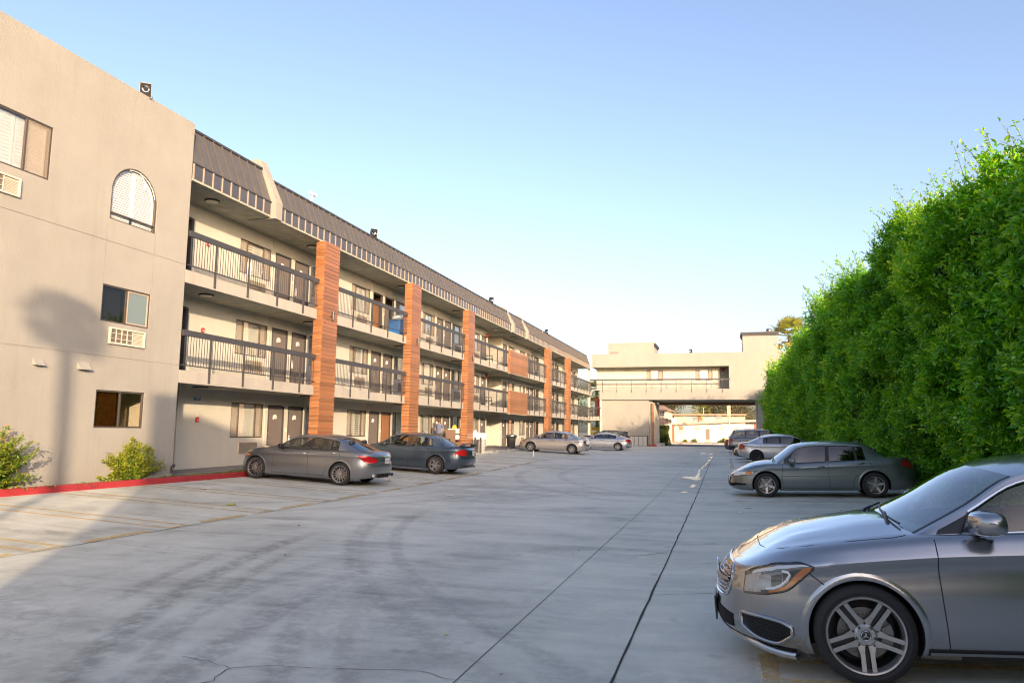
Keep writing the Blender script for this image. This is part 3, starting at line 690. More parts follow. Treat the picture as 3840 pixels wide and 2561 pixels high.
# railings
def railing(y0, y1, z, posts, parent=mot):
    b = MB(); b.box(-14.61,-14.545,y0,y1,z+.97,z+1.135); b.box(-14.597,-14.558,y0,y1,z+.125,z+.155); r = adopt(b.build('railing', M['rail']), parent)
    pm = MB(); pm.box(-14.598,-14.550,-.024,.024,-.31,.97); me = pm.mesh('post', M['rail'])
    for p in posts: o = put(me, r, (0, p, z))
    n = int((y1-y0)/.115); q = MB(); 
    for k in range(1, n):
        y = y0+k*(y1-y0)/n
        if all(abs(y-p) > .04 for p in posts): q.box(-14.584,-14.571,y-.0065,y+.0065,z+.155,z+.97)
    o = q.build('balusters', M['rail'], r); o['kind'] = 'stuff'
    return r
spans = [(17.12,24.25,(18.32,19.91,21.52,23.13)),(25.2,32.3,(26.86,28.49,30.13,31.8)),(33.29,40.5,(35.09,36.72,38.4,40.0)),(41.49,49.42,(43.36,45.11,46.84,48.44)),
         (54.17,61.0,(55.4,57.0,58.6,60.2)),(61.98,69.3,(63.2,64.9,66.6,68.3)),(70.27,82.9,(71.3,73.1,74.9,76.7,78.5,80.3,82.0))]
for z in FL[1:]:
    for a, c, p in spans: railing(a, c, z, p)

# mansard roof
def mansard(y0, y1, ztop, pitch=.435):
    xt = XE-.36*(ztop-9.27)/.95
    r = adopt(MB.build((lambda b: (b.bar((xt-.03,y0,ztop+.02),(xt-.03,y1,ztop+.02),.16,.07), b)[1])(MB()), 'roof', M['rail']), mot)
    n = max(1, round((y1-y0)/pitch)); p = (y1-y0)/n
    pm = MB(); Lx, Lz = xt-XE, ztop-9.27
    pm.quad((XE,0,9.27),(XE,p,9.27),(xt,p,ztop),(xt,0,ztop)); nx, nz = -Lz, Lx; l = math.hypot(nx, nz); nx, nz = .045*abs(Lz)/l, .045*abs(Lx)/l
    A = [(XE,-.012,9.27),(XE,.012,9.27),(xt,.012,ztop),(xt,-.012,ztop)]; B = [(x+nx, y, z+nz) for x, y, z in A]
    for k in range(4): pm.quad(A[k], A[(k+1) % 4], B[(k+1) % 4], B[k])
    pm.poly(B); me = pm.mesh('roof_panel', M['metal_roof'])
    f = adopt(MB.build((lambda b: (b.box(XE-.02,XE+.03,y0,y1,9.245,9.285), b.box(XE-.05,XE-.012,y0,y1,8.78,9.245), b)[2])(MB()), 'fascia', M['rail']), mot)
    fm = MB(); fm.box(XE-.012,XE,0.02,p-.02,8.79,9.24); fm.mi = 1; fm.box(XE-.012,XE+.028,-.02,.02,8.77,9.245); fe = fm.mesh('fascia_panel', [M['fascia'], M['batten']])
    for k in range(n): put(me, r, (0, y0+k*p, 0)); put(fe, f, (0, y0+k*p, 0))
mansard(17.14, 20.93, 10.46); mansard(21.31, 50.14, 10.18); mansard(50.52, 54.12, 10.18); mansard(54.5, 82.12, 10.2)
for y in (20.94, 50.15, 54.14):
    b = MB(); zt = 10.85 if y < 30 else 10.55; P = [(XE+.20,8.70),(XE+.20,9.30),(XE-.50,zt-.05),(XE-.62,zt),(XE-.9,zt),(XE-.9,8.70)]; b.prism(P, y, y+.36, 'y'); 
    b2 = MB(); b2.prism([(px_, pz) for px_, pz in P], y, y+.36, 'y'); adopt(b2.build('roof_fin', M['stucco'], recalc=True), mot)

# ------------------------------------------------------------------ far wing with drive-through
wing = thing('bridge_wing', (-3,87,0), 'beige stucco wing crossing the far end of the lot above a drive-through opening', 'building')
b = MB(); fy = lambda yy: (lambda d, x, z: (x, yy+d, z))
wall_cells(b, 0, -14.5, 6.9, 5.32, 10.47, [(-14.5,.5,6.5,8.98,1.6,False),(-14.5,-13.63,5.0,6.5,1.6,False)] + [(x, x+.012, 9.0, 10.47, .012, True) for x in (-12.8, -1.2)] + [(x, x+.012, 5.32, 6.5, .012, True) for x in (-12.8, -8.4, .5)] + [(.6,6.9,7.54,7.552,.012,True)], put=fy(83.0))
b.quad((-14.5,83,10.47),(6.9,83,10.47),(6.9,90.5,10.47),(-14.5,90.5,10.47)); b.quad((6.9,83,0),(6.9,90.5,0),(6.9,90.5,10.47),(6.9,83,10.47)); b.quad((-14.5,83,8.98),(-14.5,90.5,8.98),(-14.5,90.5,10.47),(-14.5,83,10.47))
adopt(b.build('wall', M['stucco_far']), wing)
b = MB(); wall_cells(b, 0, -14.25, .5, 6.5, 8.98, [(-8.5,-6.65,7.52,8.75,.1,False),(-3.1,-1.26,7.52,8.75,.1,False),(-.5,.5,6.5,8.98,.9,True)], put=fy(84.6))
b.quad((-14.25,84.6,6.5),(-14.25,90.5,6.5),(-14.25,90.5,8.98),(-14.25,84.6,8.98)); adopt(b.build('gallery_wall', M['wall_back']), wing)
b = MB(); b.box(-14.5,.5,83.02,85.6,6.36,6.49); adopt(b.build('gallery_floor', M['slab']), wing)
b = MB(); b.quad((-14.5,83.01,8.97),(.5,83.01,8.97),(.5,85.6,8.97),(-14.5,85.6,8.97)); b.quad((-13.63,83.01,5.31),(6.9,83.01,5.31),(6.9,90.5,5.31),(-13.63,90.5,5.31)); adopt(b.build('soffit', M['soffit']), wing)
b = MB(); b.box(-13.5,-8.15,83.28,90.5,-.1,5.305); adopt(b.build('ground_wall', M['stucco_far']), wing)
b = MB(); b.box(-8.15,-7.85,83.9,90.4,-.1,5.305); adopt(b.build('ground_wall', M['wall_back']), wing)
b = MB(); b.box(3.42,6.88,83.3,90.4,-.1,5.305); adopt(b.build('ground_wall', M['wall_back']), wing)
b = MB(); b.box(-8.25,-8.1,83.6,85.6,3.4,3.5); b.box(-8.2,-7.95,84.1,84.2,2.9,5.2); adopt(b.build('ledge', M['wall_back']), wing)
b = MB(); b.box(-7.85,-7.62,83.6,90.4,-.1,5.0); c = adopt(b.build('wood_panel', M['wood_core']), wing)
for k in range(33): put(board(.24, .135, .022, 'y'), c, (-7.86, 83.578, .05+k*.148))
b = MB(); b.box(-7.6,3.4,90.3,90.5,4.98,5.3); adopt(b.build('lintel', M['wood']), wing)
for x in (-8.5, -3.1):
    bb = MB(); frame_bars(bb, 1.84, 1.23, .04, -.07, -.015, (.43,1.38)); me = bb.mesh('window', M['frame']); o = put(me, wing, None, True)
    o.matrix_basis = Matrix.Translation((x, 84.6, 7.52)) @ Matrix.Rotation(R(-90), 4, 'Z'); Mx = Matrix(((0,1,0,x),(-1,0,0,84.6),(0,0,1,7.52),(0,0,0,1)))
    o.matrix_basis = Mx; put(WP, o); put(WS, o, (0,.035,0)); put(WS, o, (0,1.41,0))
    bb = MB(); bb.box(-.13,-.12,.05,1.8,.04,1.19); bb.build('blind', M['shutter'], o)
# wing railing
b = MB(); b.box(-14.75,.62,82.96,83.02,7.46,7.62); b.box(-14.7,.55,82.975,83.01,6.60,6.63); r = adopt(b.build('railing', M['rail']), wing)
for k in range(9): bb = MB(); bb.box(-.024,.024,82.95,82.998,-.40,1.06); put(bb.mesh('post', M['rail']), r, (-13.3+1.634*k, 0, 6.5))
q = MB()
for k in range(132): x = -14.65+k*.115; q.box(x-.0065,x+.0065,82.985,82.998,6.63,7.46)
o = q.build('balusters', M['rail'], r); o['kind'] = 'stuff'
# short corner balcony on the second storey
b = MB(); b.box(-14.62,-13.5,82.9,86.2,2.98,3.42); adopt(b.build('balcony_slab', M['slab']), wing)
b = MB(); b.box(-14.6,-13.45,82.86,82.92,4.33,4.46); b.box(-14.58,-13.5,82.875,82.905,3.5,3.53)
for x in (-14.4,-14.0,-13.6): b.box(x-.02,x+.02,82.87,82.91,3.1,4.33)
for k in range(10): x = -14.58+k*.112; b.box(x-.006,x+.006,82.885,82.898,3.53,4.33)
adopt(b.build('railing', M['rail']), wing)
b = MB(); b.box(-15.15,-14.9,84.0,84.25,0,8.9); b.box(-13.62,-13.42,83.05,83.27,-.1,5.3); adopt(b.build('pillar', M['wall_back']), wing)
# roof boxes
for (x0, x1, zt, cornice) in ((-13.1,-7.75,12.1,False),(2.05,5.82,12.88,True)):
    b = MB(); b.box(x0,x1,86,91 if not cornice else 90,10.4,zt); p = adopt(b.build('roof_housing', M['stucco_far']), wing)
    b = MB()
    if cornice:
        for k in range(3): b.box(x0-.06-.07*k,x1+.02+.05*k,85.9-.06*k,90.1+.06*k,zt-.02-.13*(2-k),zt+.10-.13*(2-k))
    else:
        for k in range(3): b.box(x1+.0,x1+.06+.07*k,85.96,91,zt-.5+.13*k,zt-.39+.13*k)
    b.build('cornice', M['rail'], p)
    if not cornice: b = MB(); b.box(x0+.28,x0+1.2,85.95,85.995,10.6,11.05); b.build('vent_panel', mat('ventpanel', (.22,.17,.15), .7), p)
b = MB(); b.lathe([(.14,0),(.14,.25),(.30,.32),(.34,.5),(.24,.68),(0,.74)], 14, 'z', (5.0,88,12.95)); 
tag(b.build('roof_vent', M['steel'], smooth=40), 'round metal turbine vent on the roof housing beside the palm', 'roof vent')
# ------------------------------------------------------------------ cars
def paint(name, col, metal=.75, rough=.34):
    m = mat(name, col, rough, metal, coat=1.0); b = m.node_tree.nodes['Principled BSDF']; b.inputs['Coat Roughness'].default_value = .03
    return m
M['tyre'] = mat('tyre', (.022,.022,.023), .8, bump=.3, bscale=80)
M['alloy'] = mat('alloy', (.52,.51,.50), .32, .85, var=(.42,.41,.40), vscale=30)
M['alloy_dark'] = mat('alloy_dark', (.045,.045,.047), .45, .5)
M['disc'] = mat('disc', (.20,.19,.18), .4, .9)
M['well'] = mat('wheel_well', (.012,.012,.012), .9)
M['trim'] = mat('trim', (.018,.018,.02), .4)
M['gloss_black'] = mat('gloss_black', (.01,.01,.011), .1, coat=1)
M['shut'] = mat('shut_line', (.008,.008,.009), .9)
M['cabin'] = mat('cabin', (.035,.034,.034), .8)
M['seat'] = mat('seat', (.06,.058,.055), .7)
M['car_glass'] = glass_mat('car_glass', (.62,.66,.64), .03)
M['car_glass_tint'] = glass_mat('car_glass_tint', (.20,.22,.22), .05)
M['car_glass_front'] = glass_mat('car_glass_front', (.62,.68,.68), .20)
M['lens'] = glass_mat('lens', (.90,.92,.93), .05)
M['lamp_red'] = mat('lamp_red', (.42,.012,.018), .12, coat=1)
M['lamp_amber'] = mat('lamp_amber', (.72,.20,.03), .15, coat=1)
M['lamp_white'] = mat('lamp_white', (.75,.75,.74), .12, coat=1)
M['lamp_chrome'] = mat('lamp_chrome', (.62,.60,.56), .18, .9)
M['lamp_clear'] = mat('lamp_clear', (.55,.55,.54), .35, var=(.35,.35,.34), vscale=40)
M['lamp_dark'] = mat('lamp_dark', (.10,.10,.095), .3, .3)
M['plate'] = mat('plate', (.72,.73,.75), .4)
M['plate_ink'] = mat('plate_ink', (.03,.05,.16), .5)

class Car:
    def __init__(s, **k):
        s.__dict__.update(k); w = s.w
        s.xN = s.wb/2+s.fo; s.xT = s.xN-s.L
        fx, rx = s.nose_len, s.tail_len
        st = []
        for th in np.linspace(0, math.pi/2, 30)[:-1]: st.append((s.xN-fx+fx*math.cos(th)**(2/s.pf), w*math.sin(th)**(2/s.pf), math.cos(th)**1.1, 0))
        for x in np.linspace(s.xN-fx, s.xT+rx, 70): st.append((x, w, 0, 0))
        for th in np.linspace(math.pi/2, 0, 30)[1:]: st.append((s.xT+rx-rx*math.cos(th)**(2/s.pr), w*math.sin(th)**(2/s.pr), 0, math.cos(th)**1.1))
        s.st = st; n = len(st); s.n = n
        s.nr = []
        for i in range(n):
            a = st[max(i-1, 0)]; c = st[min(i+1, n-1)]
            if i == 0: s.nr.append((1, 0)); continue
            if i == n-1: s.nr.append((-1, 0)); continue
            dx, dy = c[0]-a[0], c[1]-a[1]; l = math.hypot(dx, dy) or 1; s.nr.append((dy/l*1.0, -dx/l))
        s.fs, s.fb, s.fc = pts(s.zs), pts(s.zb), pts(s.crown)
        s.pS, s.pF, s.pR = pts(s.side), pts(s.front), pts(s.rear)
    def wall(s, u, q, off=0.0):
        u = min(max(u, 0), s.n-1.0001); i = int(u); t = u-i
        L_ = lambda a, c: a+(c-a)*t
        A, B = s.st[i], s.st[i+1]; x, y, wf, wr = (L_(A[k], B[k]) for k in range(4)); nx, ny = L_(s.nr[i][0], s.nr[i+1][0]), L_(s.nr[i][1], s.nr[i+1][1])
        d = s.pS(q)*(1-wf-wr)+s.pF(q)*wf+s.pR(q)*wr-off
        z0, z1 = s.fb(x), s.fs(x)
        return (x-nx*d, max(y-ny*d, 0.0), z0+q*(z1-z0))
    def wz(s, u, z, off=0.0):
        x = s.st[int(min(max(u, 0), s.n-1))][0]; z0, z1 = s.fb(x), s.fs(x)
        return s.wall(u, min(max((z-z0)/(z1-z0), 0), 1), off)
    def ux(s, x):
        xs = [a[0] for a in s.st]
        for i in range(s.n-1):
            if xs[i] >= x >= xs[i+1]: return i+(xs[i]-x)/max(xs[i]-xs[i+1], 1e-9)
        return 0 if x > xs[0] else s.n-1
    def uy(s, y, front=True):
        R_ = range(0, 35) if front else range(s.n-2, s.n-36, -1)
        for i in R_:
            a, c = s.st[i][1], s.st[i+1][1]
            if min(a, c) <= y <= max(a, c) and a != c: return i+(y-a)/(c-a)
        return 30 if front else s.n-31
    def side(s): pass
    # cabin
    def cab(s):
        s.rz, s.ry = pts([(x, z) for x, y, z in s.rail]), pts([(x, y) for x, y, z in s.rail])
        s.xA, s.xC = max(p[0] for p in s.rail), min(p[0] for p in s.rail)
        s.bow, s.rc = pts(s.bows), pts(s.rcrown)
    def yb(s, x): return s.w-s.pS(1.0)-.012-s.taper*abs(x-(s.xA+s.xC)/2)**2
    def zbelt(s, x): return s.fs(x)-.006
    def glass_pt(s, x, z, off=0.0):
        zb, zr = s.zbelt(x), s.rz(x); t = 0 if zr-zb < 1e-3 else min(max((z-zb)/(zr-zb), 0), 1)
        yr = s.ry(x); y = s.yb(x)+(yr-s.yb(x))*t+.05*(zr-zb)*4*t*(1-t)*.6
        return (x, y+off, z)
    def top(s, x, t, off=0.0):
        zr = s.rz(x); yr = s.ry(x); b = s.bow(x); return (x+b*(1-t*t), yr*t, zr+s.rc(x)*(1-t*t)+off)

def mirror_y(b):
    n = len(b.v); b.v += [(x, -y, z) for x, y, z in b.v]; b.f += [tuple(i+n for i in f[::-1]) for f in b.f]; b.m += list(b.m)

def patch(c, ua, ub, zlo, zhi, off, nu=12, nv=5, b=None, mir=True):
    """piece of the body skin between stations ua..ub, zlo/zhi given along 0..1"""
    b = b or MB(); lo, hi = pts(zlo), pts(zhi); n0 = len(b.v); 
    b.grid(lambda s_, t: c.wz(ua+(ub-ua)*s_, lo(s_)+(hi(s_)-lo(s_))*t, off), nu, nv, flip=True)
    if mir:
        k = len(b.v)-n0; fs = [f for f in b.f if min(f) >= n0]; ms = b.m[-len(fs):]
        b.v += [(x, -y, z) for x, y, z in b.v[n0:n0+k]]; b.f += [tuple(i+k for i in f[::-1]) for f in fs]; b.m += ms
    return b
def seam(c, P, r=.0035, b=None, off=.0, mir=True, n=24):
    """shut line through (x, z) points on the flank"""
    b = b or MB(); Q = []
    for k in range(len(P)-1):
        for i in range(n//(len(P)-1)+1):
            t = i/(n//(len(P)-1)+1); Q.append((P[k][0]+(P[k+1][0]-P[k][0])*t, P[k][1]+(P[k+1][1]-P[k][1])*t))
    Q.append(P[-1]); L_ = [c.wz(c.ux(x), z, off) for x, z in Q]
    b.tube(L_, r, 5)
    if mir: b.tube([(x, -y, z) for x, y, z in L_], r, 5)
    return b

wheel_cache = {}
def wheel_meshes(style, rt, rr, width=.215):
    key = (style, rt, rr)
    if key in wheel_cache: return wheel_cache[key]
    w = width/2
    b = MB(); pr = [(rr-.004,w-.012),(rr+.012,w-.002),(rt-.045,w+.004),(rt-.018,w-.008),(rt-.004,w-.03),(rt,w-.06)]; pr = pr+[(r_, -h) for r_, h in pr[::-1]]
    b.lathe(pr, 56, 'y', close=False)
    for g in (-.045, 0, .045): pass
    T = b.mesh('wheel', M['tyre'], 35)
    b = MB()
    b.lathe([(rr+.004,w-.008),(rr-.002,w+.002),(rr-.012,w),(rr-.02,w-.012),(rr-.028,w-.05)], 56, 'y'); b.mi = 1
    b.lathe([(rr-.028,w-.05),(rr-.03,-w+.02),(.05,-w+.02)], 40, 'y')
    b.mi = 0
    def spoke(a, r0, r1, w0, w1, y0, y1, th=.03, bend=0.0):
        ca, sa = math.cos(a), math.sin(a); ta = a+bend
        P = []
        for (r_, ww, aa) in ((r0, w0, a), (r1, w1, ta)):
            c_, s_ = math.cos(aa), math.sin(aa)
            P.append(((c_*r_-s_*ww/2, s_*r_+c_*ww/2), (c_*r_+s_*ww/2, s_*r_-c_*ww/2)))
        yo = (y0, y1); idx = []
        for k in range(2):
            for (px, pz) in P[k]: idx.append((b.p(px, yo[k], pz), b.p(px, yo[k]-th, pz)))
        (a0, a1), (b0, b1), (c0, c1), (d0, d1) = idx
        for f in ((a0,b0,d0,c0),(a1,c1,d1,b1),(a0,c0,c1,a1),(b0,b1,d1,d0),(a0,a1,b1,b0),(c0,d0,d1,c1)): b.face(f)
    hubr = .062; ro = rr-.022
    if style == 'twin5':
        def pz(t, s_, a): return (t*math.cos(a)-s_*math.sin(a), t*math.sin(a)+s_*math.cos(a))
        def yy(t): return w-.026+.020*sm(.05, .235, t)
        for k in range(5):
            a = R(-90+72*k)
            for sg in (-1, 1):
                P = [(rr-.018,.017),(rr-.020,.045),(.125,.043),(.076,.0545),(.048,.035),(.048,.008),(.11,.015)]
                A = []; B = []
                for (t, s_) in P: q = pz(t, s_*sg, a); A.append(b.p(q[0], yy(t), q[1])); B.append(b.p(q[0], yy(t)-.032, q[1]))
                b.face(A if sg > 0 else A[::-1])
                n_ = len(A)
                b.mi = 1
                for i_ in range(n_): b.face((A[i_], B[i_], B[(i_+1) % n_], A[(i_+1) % n_]))
                b.mi = 0
            b.mi = 1; q = [pz(t, s_, a) for t, s_ in ((rr-.03,.026),(rr-.03,-.026),(.055,-.02),(.055,.02))]; b.face([b.p(x_, w-.05, z_) for x_, z_ in q]); b.mi = 0
        hubr = .07
    elif style == 'multi':
        for k in range(7):
            for sg in (-1, 1): spoke(R(360*k/7)+sg*.20, .05, ro, .020, .014, w-.03, w-.008, .02, bend=sg*.02)
    elif style == 'six':
        for k in range(6): spoke(R(60*k+90), .05, ro, .062, .040, w-.018, w-.008)
    elif style == 'five':
        for k in range(5): spoke(R(72*k+90), .05, ro, .060, .054, w-.02, w-.006)
    elif style == 'five_twin':
        for k in range(5):
            for sg in (-1, 1): spoke(R(72*k+90)+sg*.13, .05, ro, .03, .03, w-.018, w-.006)
    elif style == 'blade':
        for k in range(5):
            spoke(R(72*k+90)-.14, .05, ro, .045, .028, w-.018, w-.006, bend=-.12); spoke(R(72*k+90)+.14, .05, ro, .045, .028, w-.018, w-.006, bend=.12)
    elif style == 'steel':
        b.mi = 1; b.lathe([(.05,w-.03),(.09,w-.02),(.13,w-.05),(ro,w-.03)], 40, 'y')
        b.mi = 0
        for k in range(10): a = R(36*k); b.lathe([(.0,w-.033),(.012,w-.033),(.013,w-.038)], 8, 'y', (.165*math.cos(a),0,.165*math.sin(a)))
    b.lathe([(hubr,w-.052),(hubr,w-.022),(hubr-.012,w-.012),(.034,w-.012)], 30, 'y')
    b.mi = 1 if style in ('twin5',) else 0; b.lathe([(.034,w-.012),(.033,w-.006),(.0,w-.004)], 24, 'y')
    b.mi = 1
    for k in range(5): a = R(72*k-90+ (0 if style == 'twin5' else 36)); b.lathe([(.0,w-.012),(.011,w-.012),(.0125,w-.030)], 8, 'y', (.056*math.cos(a),0,.056*math.sin(a)))
    if style == 'twin5':
        b.mi = 1
        for k in range(5):
            a = R(-54+72*k); b.lathe([(.0,w-.014),(.006,w-.014),(.007,w-.03)], 8, 'y', (.078*math.cos(a),0,.078*math.sin(a)))
        b.mi = 2
        for k in range(3):
            a = R(90+120*k); c_, s_ = math.cos(a), math.sin(a); p0 = (.027*c_, .027*s_); l = (-s_*.006, c_*.006)
            b.poly([(p0[0], w-.0005, p0[1]), (l[0], w-.0005, l[1]), (0, w+.001, 0)]); b.poly([(p0[0], w-.0005, p0[1]), (0, w+.001, 0), (-l[0], w-.0005, -l[1])])
        b.tube([(.0285*math.cos(a), w-.004, .0285*math.sin(a)) for a in np.linspace(0, 2*math.pi, 25)[:-1]], .0022, 5, closed=True)
    al = M['alloy'] if style != 'steel' else M['black']
    RM = b.mesh('rim', [al, M['alloy_dark'], M['chrome']], 30)
    b = MB(); b.lathe([(.06,w-.085),(.165,w-.085),(.168,w-.095),(.165,w-.105),(.06,w-.105)], 36, 'y')
    if style == 'twin5':
        b.mi = 1
        for k in range(36):
            a = k*2.399; rr_ = .10+.055*((k*7) % 10)/10; b.lathe([(0,w-.0842),(.0045,w-.0842)], 6, 'y', (rr_*math.cos(a),0,rr_*math.sin(a)))
    D = b.mesh('brake_disc', [M['disc'], M['black']], 35)
    b = MB(); Q = [(r_*math.cos(a), r_*math.sin(a)) for r_, rng in ((.172, np.linspace(2.75, 3.75, 9)), (.105, np.linspace(3.7, 2.8, 7))) for a in rng]; b.prism(Q, w-.10, w-.045, 'y'); CP = b.mesh('brake_caliper', mat('caliper', (.20,.20,.20), .4, .5), 30)
    wheel_cache[key] = (T, RM, D, CP); return wheel_cache[key]

def rbox(b, x0, x1, y0, y1, z0, z1, r=.05):
    """box with chamfered edges"""
    x0, x1 = min(x0, x1), max(x0, x1)
    P = [(x0+r,z0),(x1-r,z0),(x1,z0+r),(x1,z1-r),(x1-r,z1),(x0+r,z1),(x0,z1-r),(x0,z0+r)]
    rows = []
    for (y, k) in ((y0, r), (y0+r, 0), (y1-r, 0), (y1, r)):
        cx, cz = (x0+x1)/2, (z0+z1)/2
        rows.append([b.p(cx+(px-cx)*(1-2*k/(x1-x0)), y, cz+(pz-cz)*(1-2*k/(z1-z0))) for px, pz in P])
    for a, c in zip(rows, rows[1:]):
        for j in range(8): b.face((a[j], a[(j+1) % 8], c[(j+1) % 8], c[j]))
    b.face(rows[0][::-1]); b.face(rows[-1])

def build_car(name, c, pm, loc, rz, label, group=None, cat='car', wheel=('five', .315, .21), opts=None):
    o_ = dict(tint='car_glass', rear_tint='car_glass_tint', trim='trim', handles='paint', mirror='paint', rear_wiper=False, steer=0.0)
    o_.update(opts or {}); c.cab()
    root = thing(name, loc, label, cat, group, rz)
    # -------- body shell
    b = MB(); NQ = [0,.03,.07,.12,.18,.25,.32,.39,.46,.53,.60,.66,.72,.76,.79,.815,.84,.87,.90,.925,.945,.965,.985,1.0]; NT = 8; rows = []
    hb = c.__dict__.get('ridge', 0)
    for i in range(c.n):
        x0 = c.st[i][0]; row = [(c.wall(i, 0)[0], 0.0, c.fb(x0)+.03)]
        row += [c.wall(i, q) for q in NQ]
        e = row[-1]
        for t in range(1, NT+1):
            tt = t/NT; y = e[1]*(1-tt); cr = c.fc(x0)*min(1, (e[1]/c.w)*1.25)
            z = e[2]+cr*math.sin(tt*math.pi/2)
            if hb and x0 > c.xA-.1: z += hb*math.exp(-((y-.50+.06*(c.xN-x0))/.05)**2)*sm(c.xN-.05, c.xN-.5, x0)*min(1, e[1]/.6)
            row.append((e[0], y, z))
        rows.append(row)
    m = len(rows[0]); I = [[b.p(*p) for p in r] for r in rows]
    for i in range(c.n-1):
        xm = (c.st[i][0]+c.st[i+1][0])/2
        for j in range(m-1):
            b.mi = 0
            if j == 0: b.mi = 1
            if j > len(NQ)+0 and c.xC+.12 < xm < c.xA-.12: b.mi = 2
            b.face((I[i][j], I[i][j+1], I[i+1][j+1], I[i+1][j]))
    b.mi = 0; mirror_y(b)
    body = b.build('body', [pm, M['well'], M['cabin']], root, weld=6e-4, recalc=True)
    rt = wheel[1]; ra = rt+c.__dict__.get('gap', .045)
    cut = MB(); cut.mi = 1
    for x in (c.wb/2, -c.wb/2):
        for s in (-1, 1):
            n = 48; A = []; B = []
            for k in range(n):
                a = 2*math.pi*k/n; A.append(cut.p(x+ra*math.cos(a), s*(c.w+.2), rt+ra*math.sin(a))); B.append(cut.p(x+ra*math.cos(a), s*(c.w-.34), rt+ra*math.sin(a)))
            cut.face(A); cut.face(B[::-1])
            for k in range(n): cut.face((A[k], B[k], B[(k+1) % n], A[(k+1) % n]))
    co = cut.build('cutter', [pm, M['well'], M['cabin']], None, recalc=True)
    bpy.context.view_layer.update()
    md = body.modifiers.new('b', 'BOOLEAN'); md.operation = 'DIFFERENCE'; md.object = co; md.solver = 'EXACT'
    body.parent = None
    bpy.context.view_layer.update()
    me = bpy.data.meshes.new_from_object(body.evaluated_get(bpy.context.evaluated_depsgraph_get())); body.modifiers.clear(); body.parent = root
    body.data = me; bpy.data.objects.remove(co)
    me.polygons.foreach_set('use_smooth', [True]*len(me.polygons)); me.set_sharp_from_angle(angle=R(28))
    # arch lips
    for x in (c.wb/2, -c.wb/2):
        b = MB(); An = np.linspace(-.35, math.pi+.35, 40); G = []
        for a in An:
            g = []
            for (dr, of) in ((-.002,-.02),(-.002,.003),(.010,.006),(.03,.004),(.055,-.003)):
                xx, zz = x+(ra+dr)*math.cos(a), rt+(ra+dr)*math.sin(a); zz = max(zz, c.fb(xx)+.01); p = c.wz(c.ux(xx), zz, of); g.append((xx, p[1], zz))
            G.append(g)
        I = [[b.p(*p) for p in g] for g in G]
        for i in range(len(I)-1):
            for j in range(4): b.face((I[i][j], I[i][j+1], I[i+1][j+1], I[i+1][j]))
        mirror_y(b); sides(b, 'wheel_arch', pm, root, smooth=50, recalc=True)
    # -------- cabin: columns (xb, xt, tag) from front to rear
    cols = c.cols; pw = c.__dict__.get('pillar', .05); fr = MB(); gl = []; blk_ = MB()
    side_prof = []
    for k in range(len(cols)-1):
        (xb0, xt0, tg), (xb1, xt1, _) = cols[k], cols[k+1]; nS = 14 if tg == 'glass' else 4
        g = MB() if tg == 'glass' else None; Lrow = []
        for i in range(nS+1):
            s_ = i/nS; xb = xb0+(xb1-xb0)*s_; xt = xt0+(xt1-xt0)*s_
            zb = c.zbelt(xb); zr = c.rz(xt); zl = zb+.012; zh = max(zr-pw, zl+.002)
            pb_ = c.glass_pt(xb, zb); P = [pb_]
            for z in np.linspace(zl, zh, 6):
                f_ = (z-zb)/max(zr-zb, 1e-4); x = xb+(xt-xb)*f_; q = c.glass_pt(x, min(z, c.rz(x))); P.append((x, q[1], z))
            P.append((xt, c.ry(xt), zr)); Lrow.append(P)
        for i in range(nS):
            for j in range(7):
                q = (Lrow[i][j], Lrow[i+1][j], Lrow[i+1][j+1], Lrow[i][j+1])
                if tg == 'glass' and 1 <= j <= 5: g.quad(*[(x, y-.006, z) for x, y, z in q])
                elif tg == 'black' and 1 <= j <= 5: blk_.quad(*[(x, y+.001, z) for x, y, z in q])
                else: fr.quad(*q)
        if g: mirror_y(g); gl.append((g, k, Lrow))
    X = sorted(set([c.xA, c.xC, c.xH, c.xH-.02, c.xB, c.xB+.02] + list(np.linspace(c.xA, c.xH, 10)) + list(np.linspace(c.xH, c.xB, 14)) + list(np.linspace(c.xB, c.xC, 10))), reverse=True)
    TT = [-1,-.965,-.93,-.8,-.6,-.4,-.2,0,.2,.4,.6,.8,.93,.965,1]; ws = MB(); rw_ = MB(); bd = MB(); rf = MB()
    for i in range(len(X)-1):
        for j in range(len(TT)-1):
            xm = (X[i]+X[i+1])/2; tm = (TT[j]+TT[j+1])/2
            q = [c.top(X[i], TT[j]), c.top(X[i], TT[j+1]), c.top(X[i+1], TT[j+1]), c.top(X[i+1], TT[j])]
            if xm > c.xH and abs(tm) < .93: ws.quad(*q)
            elif xm < c.xB and abs(tm) < .93: rw_.quad(*q)
            elif xm > c.xH and abs(tm) < .965: bd.quad(*q)
            elif xm < c.xB and abs(tm) < .965: bd.quad(*q)
            else: rf.quad(*q)
    n0 = len(fr.v); mirror_y(fr); fr.v += rf.v; fr.f += [tuple(i+2*n0 for i in f) for f in rf.f]; fr.m += rf.m
    fr.build('roof', pm if not o_.get('roof') else o_['roof'], root, smooth=40, weld=4e-4, recalc=True)
    mirror_y(blk_)
    blk_.v += bd.v; k0 = len(blk_.v)-len(bd.v); blk_.f += [tuple(i+k0 for i in f) for f in bd.f]; blk_.m += bd.m
    # rubber round the glass
    for g, k, Lr in gl:
        up_ = [r[6] for r in Lr]; lo_ = [r[1] for r in Lr]
        loop = lo_ + up_[::-1]
        for s in (1, -1): blk_.tube([(x, s*(y+.002), z) for x, y, z in loop], .007, 5, closed=True)
    blk_.build('window_trim', M['trim'], root, weld=0)['kind'] = 'stuff'
